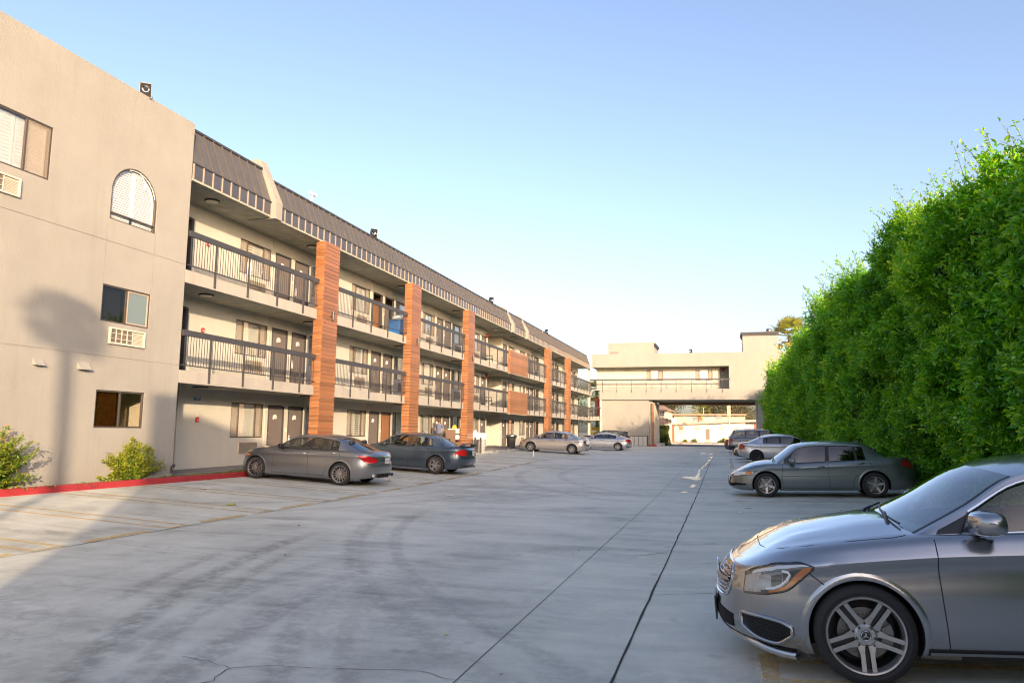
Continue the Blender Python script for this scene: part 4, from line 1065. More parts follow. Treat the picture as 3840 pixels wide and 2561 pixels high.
    if o_['trim'] == 'chrome' or o_['trim'] == 'chrome_full':
        b = MB(); up_ = []; lo_ = []
        for g, k, Lr in gl: up_ += [r[6] for r in Lr]; lo_ += [r[1] for r in Lr]
        for s in (1, -1):
            b.tube([(x, s*(y+.010), z+.012) for x, y, z in up_], .010, 6)
            if o_['trim'] == 'chrome_full' or True: b.tube([(x, s*(y+.010), z-.004) for x, y, z in lo_], .009, 6)
        sides(b, 'chrome_trim', M['chrome'], root, smooth=50)
    ws.build('windscreen', M['car_glass_front'], root, smooth=60, weld=2e-4); rw_.build('rear_window', M[o_['rear_tint']], root, smooth=60, weld=2e-4)
    for n_, (g, k, Lr) in enumerate(gl): sides(g, 'side_window', M[o_['tint'] if n_ == 0 else o_['rear_tint'] if o_.get('tint_rear') else o_['tint']], root, smooth=60, weld=2e-4)
    # -------- interior
    zf = c.zbelt(0)-.35
    for x in (c.xA-1.35, c.xA-2.25):
        for s in (-1, 1):
            b = MB(); rbox(b, x-.09-.12, x+.03-.1, s*.38-.24, s*.38+.24, zf, zf+.52, .05); rbox(b, x-.22, x-.13, s*.38-.13, s*.38+.13, zf+.50, zf+.70, .035)
            b.build('seat', M['seat'], root, smooth=35)
    b = MB(); b.tube([(c.xA-.72+.06*math.cos(a), .38+.18*math.sin(a), zf+.30+.17*math.cos(a)) for a in np.linspace(0, 2*math.pi, 21)[:-1]], .014, 6, closed=True); b.box(c.xA-.66,c.xA-.70,.30,.46,zf+.24,zf+.36)
    b.build('steering_wheel', M['trim'], root, smooth=50)
    b = MB(); b.tube([(c.top(c.xH-.02, t)[0]+.10-.01*abs(t), t*.10, c.rz(c.xH)-.05) for t in (-1, -.3, .3, 1)], [.02, .035, .035, .02], 8); b.build('inner_mirror', M['trim'], root, smooth=50)
    # -------- wheels
    T, RM, D, CP = wheel_meshes(*wheel)
    for x in (c.wb/2, -c.wb/2):
        for s in (1, -1):
            w = obj('wheel', T, root, (x, s*(c.w-.108-.012), rt), 0 if s > 0 else math.pi)
            r_ = obj('rim', RM, w); obj('brake_disc', D, w)
            if wheel[0] in ('twin5', 'multi'): obj('brake_caliper', CP, w)
            ang = random.uniform(0, 6) if wheel[0] != 'twin5' else 0
            if s > 0 and x > 0: pass
            if wheel[0] != 'twin5': r_.rotation_euler = (0, ang, 0)
    # -------- shut lines
    b = MB()
    for P in c.lines: seam(c, P, c.__dict__.get('sl', .004), b)
    for P in c.__dict__.get('hoodline', []):   # (x, y) points on the bonnet surface
        Q = []
        for (x, y) in P:
            e = c.wall(c.ux(x), 1.0); cr = c.fc(x)*min(1, (e[1]/c.w)*1.25); tt = 1-min(1, abs(y)/max(e[1], .01)); Q.append((e[0], y, e[2]+cr*math.sin(tt*math.pi/2)))
        b.tube(Q, c.__dict__.get('sl', .004), 5); b.tube([(x, -y, z) for x, y, z in Q], c.__dict__.get('sl', .004), 5)
    b.build('shut_line', M['shut'], root)['kind'] = 'stuff'
    # -------- handles, mirrors
    hm = {'paint': pm, 'chrome': M['chrome'], 'dark': M['trim']}[o_['handles']]
    for (x, z) in c.handles:
        b = MB()
        for s in (1, -1):
            P = []
            for t in np.linspace(0, 1, 8):
                p = c.wz(c.ux(x-.17*t), z+.008*t, .008+.022*math.sin(math.pi*t)**.5); P.append((p[0], s*p[1], p[2]))
            b.tube(P, [.008,.013,.015,.016,.016,.015,.013,.008], 8)
        sides(b, 'door_handle', hm, root, smooth=60)
    mx, mz, ms = c.mirror
    b = MB(); yb0 = c.yb(mx)
    for s in (1, -1):
        # shell: lofted superellipse sections from the stalk outward
        secs = []
        for (dy, sx, sz, dx, dz) in ((.04,.03,.03,.0,-.03),(.07,.06,.058,.0,-.002),(.12,.078,.070,-.005,.008),(.20,.074,.062,-.022,.010),(.24,.050,.046,-.040,.006),(.25,.016,.02,-.050,.004)):
            ring = []
            for k in range(14):
                a = 2*math.pi*k/14; ca, sa = math.cos(a), math.sin(a)
                ring.append(b.p(mx+dx+ms*sx*math.copysign(abs(ca)**.6, ca), s*(yb0+dy*ms), mz+dz*ms+ms*sz*math.copysign(abs(sa)**.55, sa)))
            secs.append(ring)
        for A, B in zip(secs, secs[1:]):
            for k in range(14): b.face((A[k], A[(k+1) % 14], B[(k+1) % 14], B[k]))
        b.face(secs[-1])
    mo = sides(b, 'wing_mirror', pm if o_['mirror'] == 'paint' else M['trim'], root, smooth=50, recalc=True)
    b = MB()
    for s in (1, -1):
        b.tube([(mx+.02, s*(yb0-.02), mz-.055*ms), (mx+.01, s*(yb0+.09), mz-.05*ms)], [.03, .018], 8)
        b.poly([(mx-.071*ms, s*(yb0+.06*ms), mz-.055*ms), (mx-.075*ms, s*(yb0+.22*ms), mz-.04*ms), (mx-.075*ms, s*(yb0+.22*ms), mz+.06*ms), (mx-.071*ms, s*(yb0+.06*ms), mz+.065*ms)])
    sides(b, 'mirror_glass', M['gloss_black'], mo)
    # -------- lamps, grille, plates
    for it in c.lamps: it(c, root, pm)
    return root

def lamp(name, side, ua, ub, zlo, zhi, m, off=.006, rim=True, **k):
    def f(c, root, pm):
        A = c.ux(ua) if side == 'x' else c.uy(ua, side == 'f'); B = c.ux(ub) if side in ('x',) else (c.ux(ub[1]) if isinstance(ub, tuple) else c.uy(ub, side == 'f'))
        b = patch(c, A, B, zlo, zhi, off, k.get('nu', 14), 6)
        o = sides(b, name, M[m] if isinstance(m, str) else m, root, smooth=50)
        if rim:
            lo, hi = pts(zlo), pts(zhi); S = np.linspace(0, 1, 12)
            P = [c.wz(A+(B-A)*s, lo(s), off) for s in S]+[c.wz(A+(B-A)*s, hi(s), off) for s in S[::-1]]; b = MB()
            for sg in (1, -1): b.tube([(x, sg*y, z) for x, y, z in P], k.get('rr', .006), 5, closed=True)
            sides(b, 'lamp_seal', M['trim'], o)
    return f
def plate_on(x, z, yaw, txt, y=0, tilt=0.0, w=.305, h=.155):
    def f(c, root, pm):
        e = thing('licence_plate'); e.parent = root; e.matrix_basis = Matrix.Translation((x, y, z)) @ Matrix.Rotation(yaw, 4, 'Z') @ Matrix.Rotation(tilt, 4, 'Y')
        b = MB(); b.box(-.012,0,-w/2-.012,w/2+.012,-h/2-.012,h/2+.012); b.build('plate_holder', M['trim'], e)
        b = MB(); b.box(.0005,.004,-w/2,w/2,-h/2,h/2); b.build('plate_face', M['plate'], e)
        if txt:
            text(txt, .085, M['plate_ink'], e, FACEX(.005, 0, -.012), 'plate_lettering', .0005)
            text('California', .028, M['lamp_red'], e, FACEX(.005, 0, .055), 'plate_lettering', .0005)
    return f
def emblem(x, y, z, r, yaw=0.0, ring=True, tilt=0.0):
    """three-pointed star in a ring"""
    def f(c, root, pm):
        b = MB()
        for k in range(3):
            a = R(90+120*k); p = (r*math.cos(a), r*math.sin(a)); l = (-math.sin(a)*r*.2, math.cos(a)*r*.2)
            b.poly([(0.0, *p), (0.0, *l), (r*.12, 0, 0)]); b.poly([(0.0, *p), (r*.12, 0, 0), (0.0, -l[0], -l[1])])
        b.tube([(0, r*1.06*math.cos(a), r*1.06*math.sin(a)) for a in np.linspace(0, 2*math.pi, 25)[:-1]], r*.09, 6, closed=True)
        o = b.build('star_emblem', M['chrome'], root, smooth=30); o.matrix_basis = Matrix.Translation((x, y, z)) @ Matrix.Rotation(yaw, 4, 'Z') @ Matrix.Rotation(tilt, 4, 'Y')
    return f
def bits(name, m, fn, smooth=40):
    def f(c, root, pm):
        b = MB(); fn(c, b); b.build(name, pm if m is None else M[m], root, smooth=smooth)
    return f
SIDE0 = [(0,.07),(.06,.035),(.15,.014),(.4,0),(.62,.010),(.76,.014),(.81,.006),(.84,.006),(.88,.022),(.93,.042),(.97,.066),(1,.105)]
FRONT0 = [(0,.09),(.1,.025),(.25,0),(.45,.02),(.6,.035),(.75,.06),(.88,.11),(.95,.16),(1,.22)]
REAR0 = [(0,.14),(.2,.05),(.4,0),(.58,.015),(.62,.03),(.8,.06),(.92,.085),(1,.13)]
def sedan(L, w, Ht, wb, fo, nz, cz, xA, xH, xB, xC, bf, br, dz, **k):
    xN = wb/2+fo; xT = xN-L; b0 = k.get('bot', .17)
    re = Ht-.085 if not k.get('suv') else Ht-.07
    yw = w-.105
    d = dict(L=L, w=w, wb=wb, fo=fo, nose_len=k.get('nose_len', .85), tail_len=k.get('tail_len', .7), pf=k.get('pf', 2.3), pr=k.get('pr', 2.6),
        zs=[(xN,nz),(xN-.22,nz+.055),((xN-.22+xA)/2+.05,(nz+.055+cz)/2+.028),(xA+.1,cz-.012),(xA-.2,bf),(-.3,(bf+br)/2),(xC+.25,br),((xC+xT)/2,dz),(xT+.15,dz-.005),(xT,dz-.04)],
        zb=[(xN,b0+.03),(xN-.4,b0-.005),(xN-.9,b0),(0,b0),(xT+.7,b0+.02),(xT,b0+.09)],
        crown=[(xN,.03),(xN-.25,.05),(xA+.15,.085),(xA-.3,.05),(xC+.3,.03),(xC-.1,.035),(xT,.025)],
        side=k.get('side', SIDE0), front=k.get('front', FRONT0), rear=k.get('rear', REAR0), taper=k.get('taper', .006),
        rail=[(xA,yw-.05,bf-.004),(xA+(xH-xA)*.5,yw-.11,bf+(re-.06-bf)*.53),(xH,yw-.17,re-.055),(xH-.30,yw-.205,re-.008),((xH+xB)/2,yw-.215,re),(xB+.25,yw-.21,re-.03),(xB,yw-.20,re-.075-k.get('rdrop', 0)),(xB+(xC-xB)*.55,yw-.155,br+(re-.075-br)*.46),(xC,yw-.10,br+.0)],
        bows=[(xA,.20),(xH,.10),(xH-.4,.03),(xB,-.04),(xC,-.11)], rcrown=[(xA,.02),(xH,.05),((xH+xB)/2,.075),(xB,.06),(xC,.03)], xH=xH, xB=xB, gap=k.get('gap', .045), pillar=k.get('pillar', .05))
    xm = k.get('xm', -.22); rw = k.get('rw', -1.0); q = k.get('q', None)
    cols = [(xA-.01,xA-.01,'body'),(xA-.16,xA-.20,'black'),(xA-.30,xA-.42,'glass'),(xm,xm-.05,'black'),(xm-.09,xm-.12,'glass')]
    if q: cols += [(q,q+.04,'black'),(q-.05,q+.0,'glass')]
    cols += [(rw,rw+.06,'body'),(xC+.01,xC+.01,'end')]
    d['cols'] = cols
    s0 = b0+.075; xr = -wb/2
    d['lines'] = [[(xA-.13,bf-.02),(xA-.12,.6),(xA-.10,s0)],[(xm-.04,bf),(xm-.05,.6),(xm-.08,s0)],[(rw-.06,br-.01),(rw-.14,br-.2),(xr+.46,.52),(xr+.52,s0)],[(xA-.10,s0),(xr+.52,s0)],[(xN-.42,nz-.06),(wb/2+.22,nz-.10)]]
    d['hoodline'] = [[(xN-.16,0),(xN-.17,.35),(xN-.30,.56),(xN-.6,w-.20),(xA+.3,w-.15),(xA+.05,w-.17)]]
    if not k.get('suv'): d['hoodline'].append([(xC-.06,w-.20),((xC+xT)/2,w-.17),(xT+.12,w-.22)])
    d['handles'] = k.get('handles', [(xm+.20,bf-.085),(rw+.22,br-.085)])
    d['mirror'] = k.get('mirror', (xA-.33,bf+.085,.92)); d['lamps'] = k.get('lamps', [])
    for a in ('ridge','sl'):
        if a in k: d[a] = k[a]
    for a in ('zs','zb','crown','rail','bows','rcrown','cols','lines','hoodline'):
        if 'o_'+a in k: d[a] = k['o_'+a]
    return Car(**d)
def wipers(xA, bf, dx=.0):
    def fn(c, b):
        for t0, t1 in ((.75,-.02),(.05,-.62)):
            P = [c.top(c.xA-.05-.09*s, t0+(t1-t0)*s, .022) for s in np.linspace(0, 1, 8)]; b.tube(P, .008, 5); b.tube([c.top(c.xA-.01, t0-.06, .01), c.top(c.xA-.05, t0+(t1-t0)*.25, .04), c.top(c.xA-.10, t0+(t1-t0)*.5, .028)], .011, 6)
    return bits('wiper', 'trim', fn)
def cowl():
    def fn(c, b):
        b.grid(lambda u, v: (lambda p: (p[0]+.10*(1-v)-.01, p[1]*1.0, p[2]+.004-.012*(1-v)))(c.top(c.xA-.01, -.9+1.8*u)), 16, 2)
    return bits('cowl', 'trim', fn)
def quad_grid(c, ua, ub, zlo, zhi, off, n1, n2, r, b):
    """wire mesh over a patch"""
    lo, hi = pts(zlo), pts(zhi)
    for i in range(n1):
        for sg in (1, -1):
            P = []
            for k in range(7):
                t = k/6; s = i/n1+sg*t*.12*1.0
                if 0 <= s <= 1: p = c.wz(ua+(ub-ua)*s, lo(s)+(hi(s)-lo(s))*t, off); P.append(p)
            if len(P) > 1:
                b.tube(P, r, 4)
                b.tube([(x, -y, z) for x, y, z in P], r, 4)
    for j in range(1, n2):
        t = j/n2; P = [c.wz(ua+(ub-ua)*s, lo(s)+(hi(s)-lo(s))*t, off) for s in np.linspace(0, 1, 10)]; b.tube(P, r, 4); b.tube([(x, -y, z) for x, y, z in P], r, 4)

P_silver = paint('paint_silver', (.56,.57,.58), .8, .33)
P_gunmetal = paint('paint_gunmetal', (.25,.262,.28), .8, .3)
P_gunmetal_front = paint('paint_mid_grey', (.35,.36,.38), .88, .2)
P_green = paint('paint_green_grey', (.19,.225,.225), .75, .34)
P_navy = paint('paint_navy', (.06,.085,.115), .6, .3)
P_champagne = paint('paint_champagne', (.52,.49,.45), .8, .35)
P_dark = paint('paint_dark', (.035,.037,.042), .4, .3)
P_grey = paint('paint_grey', (.21,.225,.24), .65, .34)

# ---- foreground coupe-like sedan
def cla_front(c, root, pm):
    # grille
    a0, a1 = c.uy(0.0), c.uy(.46); zl, zh = [(0,.47),(.8,.47),(1,.53)], [(0,.695),(.75,.695),(1,.65)]
    g = patch(c, a0, a1, zl, zh, .004, 14, 6).build('grille', M['gloss_black'], root, smooth=50)
    b = MB()
    for i in range(1, 15):
        for j in range(1, 8):
            s = (i+.5*(j % 2))/15.5; t = j/8
            if .44 < t < .62 and s < .8: pass
            lo, hi = pts(zl), pts(zh); p = c.wz(a0+(a1-a0)*s, lo(s)+(hi(s)-lo(s))*t, .008)
            for sy in (1, -1): b.lathe([(0,.004),(.0045,.001),(.0045,-.004)], 6, 'x', (p[0], sy*p[1], p[2]))
    b.build('grille_pins', M['chrome'], g)['kind'] = 'stuff'
    patch(c, c.uy(.0), c.uy(.44), [(0,.575),(1,.585)], [(0,.612),(1,.605)], .022, 12, 2).build('grille_bar', M['alloy'], g, smooth=50)
    emblem(c.wz(c.uy(0), .592, .012)[0], 0, .592, .085)(c, root, pm)
    lo, hi = pts(zl), pts(zh); P = [c.wz(a0+(a1-a0)*s, hi(s), .006) for s in np.linspace(0, 1, 10)]+[c.wz(a0+(a1-a0)*s, lo(s), .006) for s in np.linspace(1, 0, 10)]; b = MB()
    b.tube(P, .008, 6); b.tube([(x, -y, z) for x, y, z in P], .008, 6); b.build('grille_surround', M['chrome'], g, smooth=50)
    # headlamp
    A, B = c.ux(2.10), c.ux(1.63); zl = [(0,.535),(.35,.545),(.62,.575),(.82,.645),(1,.735)]; zh = [(0,.672),(.25,.715),(.6,.757),(.85,.768),(1,.748)]
    h = patch(c, A, B, zl, zh, .003, 20, 8)
    h = sides(h, 'headlight', M['lamp_dark'], root, smooth=50)
    def sub(s0, s1, l, u, off, m, nm):
        lo, hi = pts(zl), pts(zh); z1 = [(t, lo(s0+(s1-s0)*t)+(hi(s0+(s1-s0)*t)-lo(s0+(s1-s0)*t))*l(t)) for t in np.linspace(0, 1, 9)]; z2 = [(t, lo(s0+(s1-s0)*t)+(hi(s0+(s1-s0)*t)-lo(s0+(s1-s0)*t))*u(t)) for t in np.linspace(0, 1, 9)]
        return sides(patch(c, A+(B-A)*s0, A+(B-A)*s1, z1, z2, off, 12, 5), nm, M[m], h, smooth=50)
    sub(.0, .30, lambda t: .06, lambda t: .80, .007, 'lamp_clear', 'reflector')
    sub(.30, .62, lambda t: .14, lambda t: .70, .006, 'steel', 'reflector')
    sub(.46, .60, lambda t: .25, lambda t: .62, .012, 'lamp_dark', 'projector')
    sub(.42, .97, lambda t: .02, lambda t: .16+.55*sm(.35, 1, t), .009, 'lamp_amber', 'turn_signal')
    sub(.15, .95, lambda t: .80, lambda t: .92, .011, 'lamp_white', 'light_strip')
    b = MB(); lo, hi = pts(zl), pts(zh)
    P = []
    for s, t in ((.40,.20),(.50,.17),(.60,.22),(.68,.34),(.72,.50),(.70,.64),(.63,.70)): P.append(c.wz(A+(B-A)*s, lo(s)+(hi(s)-lo(s))*t, .016))
    b.tube(P, .011, 7); b.tube([(x, -y, z) for x, y, z in P], .011, 7); sides(b, 'light_strip', M['lamp_white'], h, smooth=60)
    sides(patch(c, A, B, zl, zh, .020, 20, 6), 'lens', M['lens'], h, smooth=60)
    P = [c.wz(A+(B-A)*s, lo(s), .008) for s in np.linspace(0, 1, 16)]+[c.wz(A+(B-A)*s, hi(s), .008) for s in np.linspace(1, 0, 16)]; b = MB()
    for sg in (1, -1): b.tube([(x, sg*y, z) for x, y, z in P], .007, 5, closed=True)
    sides(b, 'lamp_seal', M['trim'], h)
    # side intake
    A, B = c.ux(2.12), c.ux(1.80); zl = [(0,.325),(.35,.255),(.7,.235),(1,.30)]; zh = [(0,.392),(.5,.385),(.85,.365),(1,.335)]
    i_ = sides(patch(c, A, B, zl, zh, .003, 14, 5), 'air_intake', M['black'], root, smooth=50)
    b = MB(); quad_grid(c, A, B, zl, zh, .006, 22, 9, .0022, b); [o.__setitem__('kind', 'stuff') for o in sides(b, 'mesh_grille', M['alloy_dark'], i_)]
    lo, hi = pts(zl), pts(zh); P = [c.wz(A+(B-A)*s, lo(s)-.008, .008) for s in np.linspace(0, 1, 16)]+[c.wz(A+(B-A)*s, hi(s)+.008, .008) for s in np.linspace(1, 0, 16)]; b = MB()
    for sg in (1, -1): b.tube([(x, sg*y, z) for x, y, z in P], .014, 7, closed=True)
    sides(b, 'intake_frame', pm, i_, smooth=60)
    # centre intake, lip
    patch(c, c.uy(0), c.uy(.50), [(0,.255),(1,.27)], [(0,.40),(1,.36)], .004, 10, 4).build('air_intake', M['black'], root, smooth=50)
    patch(c, c.uy(0), c.ux(1.80), [(0,.205),(.7,.195),(1,.17)], [(0,.245),(.7,.215),(1,.19)], .006, 30, 2).build('lip_gap', M['trim'], root, smooth=50)
    b = MB()
    for sg in (1, -1):
        S = [c.wz(c.uy(0)+(c.ux(1.80)-c.uy(0))*s, .19, .035*(1-.75*sm(.6, 1, s))) for s in np.linspace(0, 1, 30)]; rows = []
        for k, (x, y, z) in enumerate(S):
            s = k/29; n_ = .06; up_ = .205-.055*sm(.5, 1, s); rows.append([b.p(x, sg*y, up_+.018), b.p(x+.01, sg*(y+.004), up_+.004), b.p(x, sg*y, up_-.02), b.p(x-.1, sg*y*.9, up_-.02), b.p(x-.06, sg*y*.95, up_+.018)])
        for p, q in zip(rows, rows[1:]):
            for j in range(5): b.face((p[j], p[(j+1) % 5], q[(j+1) % 5], q[j]))
    b.build('front_lip', P_silver, root, smooth=40, recalc=True)
    sides(patch(c, c.ux(.98), c.ux(-.92), [(0,.150),(1,.150)], [(0,.222),(1,.222)], .022, 30, 4), 'side_skirt', pm, root, smooth=50)
    sides(patch(c, c.ux(.80), c.ux(-.80), [(0,.172),(1,.172)], [(0,.196),(1,.196)], .026, 30, 2), 'skirt_slot', M['trim'], root, smooth=50)
    b = MB()
    for y0, dd in ((.0,-.012),(.0,.022)): 
        P = [(c.mirror[0]+.075-.015*t, c.yb(c.mirror[0])+.06+.17*t, c.mirror[1]+.0+dd+.012*t) for t in np.linspace(.1, 1, 8)]
        b.tube(P, .0045, 5); b.tube([(x, -y, z) for x, y, z in P], .0045, 5)
    sides(b, 'mirror_indicator', M['trim'], root)
cla = sedan(4.63, .888, 1.437, 2.70, .95, .725, .94, .97, .30, -1.2, -1.93, .932, 1.0, 1.0, nose_len=.88, pf=2.25, ridge=.014, sl=.0035, gap=.032,
    side=[(0,.075),(.05,.04),(.12,.018),(.3,.004),(.5,.006),(.66,.020),(.75,.024),(.80,.010),(.83,.004),(.85,.006),(.88,.020),(.93,.040),(.97,.064),(1,.10)],
    front=[(0,.10),(.08,.03),(.2,.005),(.4,.012),(.52,.022),(.6,.024),(.75,.05),(.86,.09),(.94,.14),(1,.20)],
    xm=-.20, rw=-1.02, mirror=(.60,1.015,1.14), handles=[(-.02,.84),(-.86,.87)],
    o_zs=[(2.30,.725),(2.08,.785),(1.75,.852),(1.4,.892),(1.1,.918),(.85,.935),(.3,.95),(-.4,.968),(-1.2,.995),(-1.7,1.005),(-2.1,.99),(-2.33,.94)],
    o_crown=[(2.3,.02),(2.1,.035),(1.6,.08),(1.12,.105),(.7,.05),(-1.6,.03),(-2.33,.02)],
    o_rail=[(.97,.745,.928),(.62,.685,1.105),(.30,.62,1.288),(.0,.585,1.345),(-.35,.572,1.355),(-.8,.572,1.325),(-1.2,.58,1.255),(-1.6,.62,1.12),(-1.93,.68,1.0)],
    o_bows=[(.97,.22),(.3,.13),(0,.05),(-1.2,-.05),(-1.93,-.12)], o_rcrown=[(.97,.035),(.3,.06),(-.3,.075),(-1.2,.06),(-1.93,.03)],
    o_cols=[(.96,.96,'body'),(.85,.79,'black'),(.70,.60,'glass'),(-.20,-.25,'black'),(-.29,-.33,'glass'),(-1.05,-.98,'body'),(-1.92,-1.92,'end')],
    o_lines=[[(.87,.915),(.876,.70),(.872,.50),(.866,.36),(.862,.225)],[(-.24,.95),(-.26,.6),(-.30,.225)],[(-1.08,.97),(-1.12,.78),(-.92,.5),(-.84,.225)],[(.862,.225),(-.84,.225)],[(1.66,.70),(1.56,.62)],[(2.10,.672),(1.98,.70),(1.8,.752)]],
    o_hoodline=[[(2.06,0),(2.055,.25),(2.00,.46),(1.86,.62),(1.66,.72),(1.35,.755),(1.10,.765),(1.02,.735)]],
    lamps=[cla_front, plate_on(2.312, .33, 0, ''), wipers(0, 0), cowl()])
def place(fn_z, x, y): return fn_z(x, y)
def car_at(name, c, pm, mid, y, left, label, group, **k):
    """left: nose towards the motel"""
    x1 = mid+(-c.wb/2 if left else c.wb/2); x0 = mid-(-c.wb/2 if left else c.wb/2); z1, z0 = gz(x1, y), gz(x0, y)
    rt = build_car(name, c, pm, (mid, y, (z0+z1)/2), math.pi if left else 0, label, group, **k)
    rt.rotation_euler = (0, -math.atan2(z1-z0, c.wb), math.pi if left else 0); return rt
GL, GR = 'cars parked along the motel', 'cars parked along the hedge'
car_at('parked_car', cla, P_gunmetal_front, 2.22, 6.33, True, 'metallic grey sedan with five twin-spoke wheels filling the near right corner', GR, wheel=('twin5', .318, .245, .235), opts=dict(trim='chrome', handles='paint'))

def std_front(c, nz, xN, m='lamp_white', amber=True, w0=.50, x1=.60, h0=-.135, h1=-.02):
    L_ = [lamp('headlight', 'x', xN-.09, xN-x1, [(0,nz+h0),(1,nz+h0+.06)], [(0,nz+h1-.02),(.5,nz+h1+.02),(1,nz+h1+.03)], m, .008)]
    if amber: L_.append(lamp('turn_signal', 'x', xN-x1+.20, xN-x1+.02, [(0,nz+h0+.06),(1,nz+h0+.07)], [(0,nz+h1+.005),(1,nz+h1+.02)], 'lamp_amber', .011, False))
    L_.append(bits('grille', 'gloss_black', lambda c, b: patch(c, c.uy(0), c.uy(.38), [(0,nz-.15),(1,nz-.13)], [(0,nz-.05),(1,nz-.05)], .004, 10, 3, b)))
    L_.append(bits('air_intake', 'black', lambda c, b: patch(c, c.uy(0), c.uy(.52), [(0,.27),(1,.27)], [(0,.37),(1,.35)], .004, 10, 3, b)))
    return L_
def std_rear(xT, dz, zl, zh, x1, y0=.45, m='lamp_red', plate='', pz=None, bumper=True):
    L_ = [lamp('taillight', 'r', y0, ('x', xT+x1), zl, zh, m, .008)]
    L_.append(plate_on(xT-.0, pz or dz-.24, math.pi, plate))
    L_.append(bits('rear_diffuser', 'trim', lambda c, b: patch(c, c.uy(0, False), c.uy(.6, False), [(0,.27),(1,.27)], [(0,.36),(1,.34)], .005, 10, 3, b)))
    return L_
def fin(x, z):
    def fn(c, b): b.prism([(x+.09,z-.01),(x-.10,z-.015),(x-.10,z+.045),(x-.05,z+.04)], -.018, .018, 'y')
    return bits('antenna_fin', None, fn)

# ---- green-grey compact sedan beyond it
xN, xT = 2.26, 2.26-4.69
def ion_extra(c, b): 
    P = [c.wz(c.ux(x), .555+.02*(1.0-x)/2, .012) for x in np.linspace(.95, -.78, 24)]
    for s in (1, -1): b.tube([(x, s*y, z) for x, y, z in P], [.016]*20+[.013,.010,.007,.004], 6)
ion = sedan(4.69, .855, 1.45, 2.62, .95, .665, .875, 1.02, .44, -1.18, -1.68, .865, .955, .985, nose_len=.9, pf=2.2, xm=-.17, rw=-1.14, q=-.90, gap=.05, mirror=(.66,.925,.95),
    rear=[(0,.14),(.2,.05),(.4,0),(.6,.05),(.8,.12),(.92,.15),(1,.20)],
    lamps=std_front(None, .665, xN, x1=.62)+std_rear(xT, .985, [(0,.66),(1,.78)], [(0,.93),(1,.93)], .46, .42)+[bits('side_moulding', None, ion_extra), plate_on(2.275,.43,0,''), wipers(0,0), cowl(), fin(-1.0, 1.40),
        bits('fog_lamp', 'black', lambda c, b: patch(c, c.ux(2.12), c.ux(1.82), [(0,.29),(1,.31)], [(0,.37),(1,.35)], .006, 8, 3, b)), bits('exhaust', 'steel', lambda c, b: b.tube([(-2.2,.5,.25),(-2.36,.5,.25)], .03, 8))])
car_at('parked_car', ion, P_green, 2.33, 20.79+.85, True, 'dark green-grey sedan with black rear glass parked tail to the hedge, behind the nearest car', GR, wheel=('five', .316, .215), opts=dict(tint='car_glass_tint', rear_tint='car_glass_tint', handles='paint'))

# ---- grey executive sedan at the red kerb
xN, xT = 2.21, 2.21-4.69
def c_rear(c, root, pm):
    patch(c, c.uy(0, False), c.uy(.40, False), [(0,.845),(1,.85)], [(0,.872),(1,.868)], .016, 10, 2).build('trunk_bar', M['chrome'], root, smooth=50)
    for sg in (1, -1):
        b = MB(); b.lathe([(.030,0),(.034,.05),(.026,.05),(.02,-.02)], 12, 'x', (0,0,0)); 
    for y in (-.58,-.50,.50,.58): b = MB(); b.lathe([(.045,-.02),(.047,.06),(.036,.062),(.034,-.03)], 14, 'x', (xT+.085,y,.31)); b.build('exhaust', M['chrome'], root, smooth=40)
    b = MB(); 
    for y in (-.3,-.15,0,.15,.3): b.prism([(xT+.07,.24),(xT+.14,.24),(xT+.14,.35),(xT+.06,.35)], y-.008, y+.008, 'y')
    b.build('diffuser_fins', M['trim'], root)
    text('AMG C43', .055, M['chrome'], root, Matrix.Translation((xT-.0, .36, .905)) @ Matrix.Rotation(math.pi, 4, 'Z') @ FACEX(.012, 0, 0), 'badge_lettering', .002)
    p = c.wz(c.ux(1.05), .66, .006); text('BITURBO', .045, M['chrome'], root, Matrix.Translation(p) @ Matrix(((-1,0,0,0),(0,0,1,0),(0,1,0,0),(0,0,0,1))), 'badge_lettering', .002)
ccl = sedan(4.69, .905, 1.442, 2.84, .79, .735, .935, .93, .22, -1.2, -1.92, .93, .985, .985, nose_len=.8, xm=-.30, rw=-1.28, q=-1.02, gap=.035, mirror=(.58,1.015,.98),
    lamps=std_front(None, .735, xN, m='lamp_chrome')+std_rear(xT, .985, [(0,.70),(.5,.66),(1,.83)], [(0,.80),(.6,.885),(1,.90)], .50, .48, plate='8YAC31X', pz=.745)+[c_rear, emblem(xT-.02,0,.915,.048,math.pi), wipers(0,0), cowl(), fin(-1.15,1.42)])
car_at('parked_car', ccl, P_gunmetal, -12.2, 20.27, True, 'gunmetal sedan with many-spoked wheels, front tyre against the red kerb', GL, wheel=('multi', .325, .245), opts=dict(handles='chrome', mirror='trim', tint='car_glass', rear_tint='car_glass_tint', tint_rear=True))

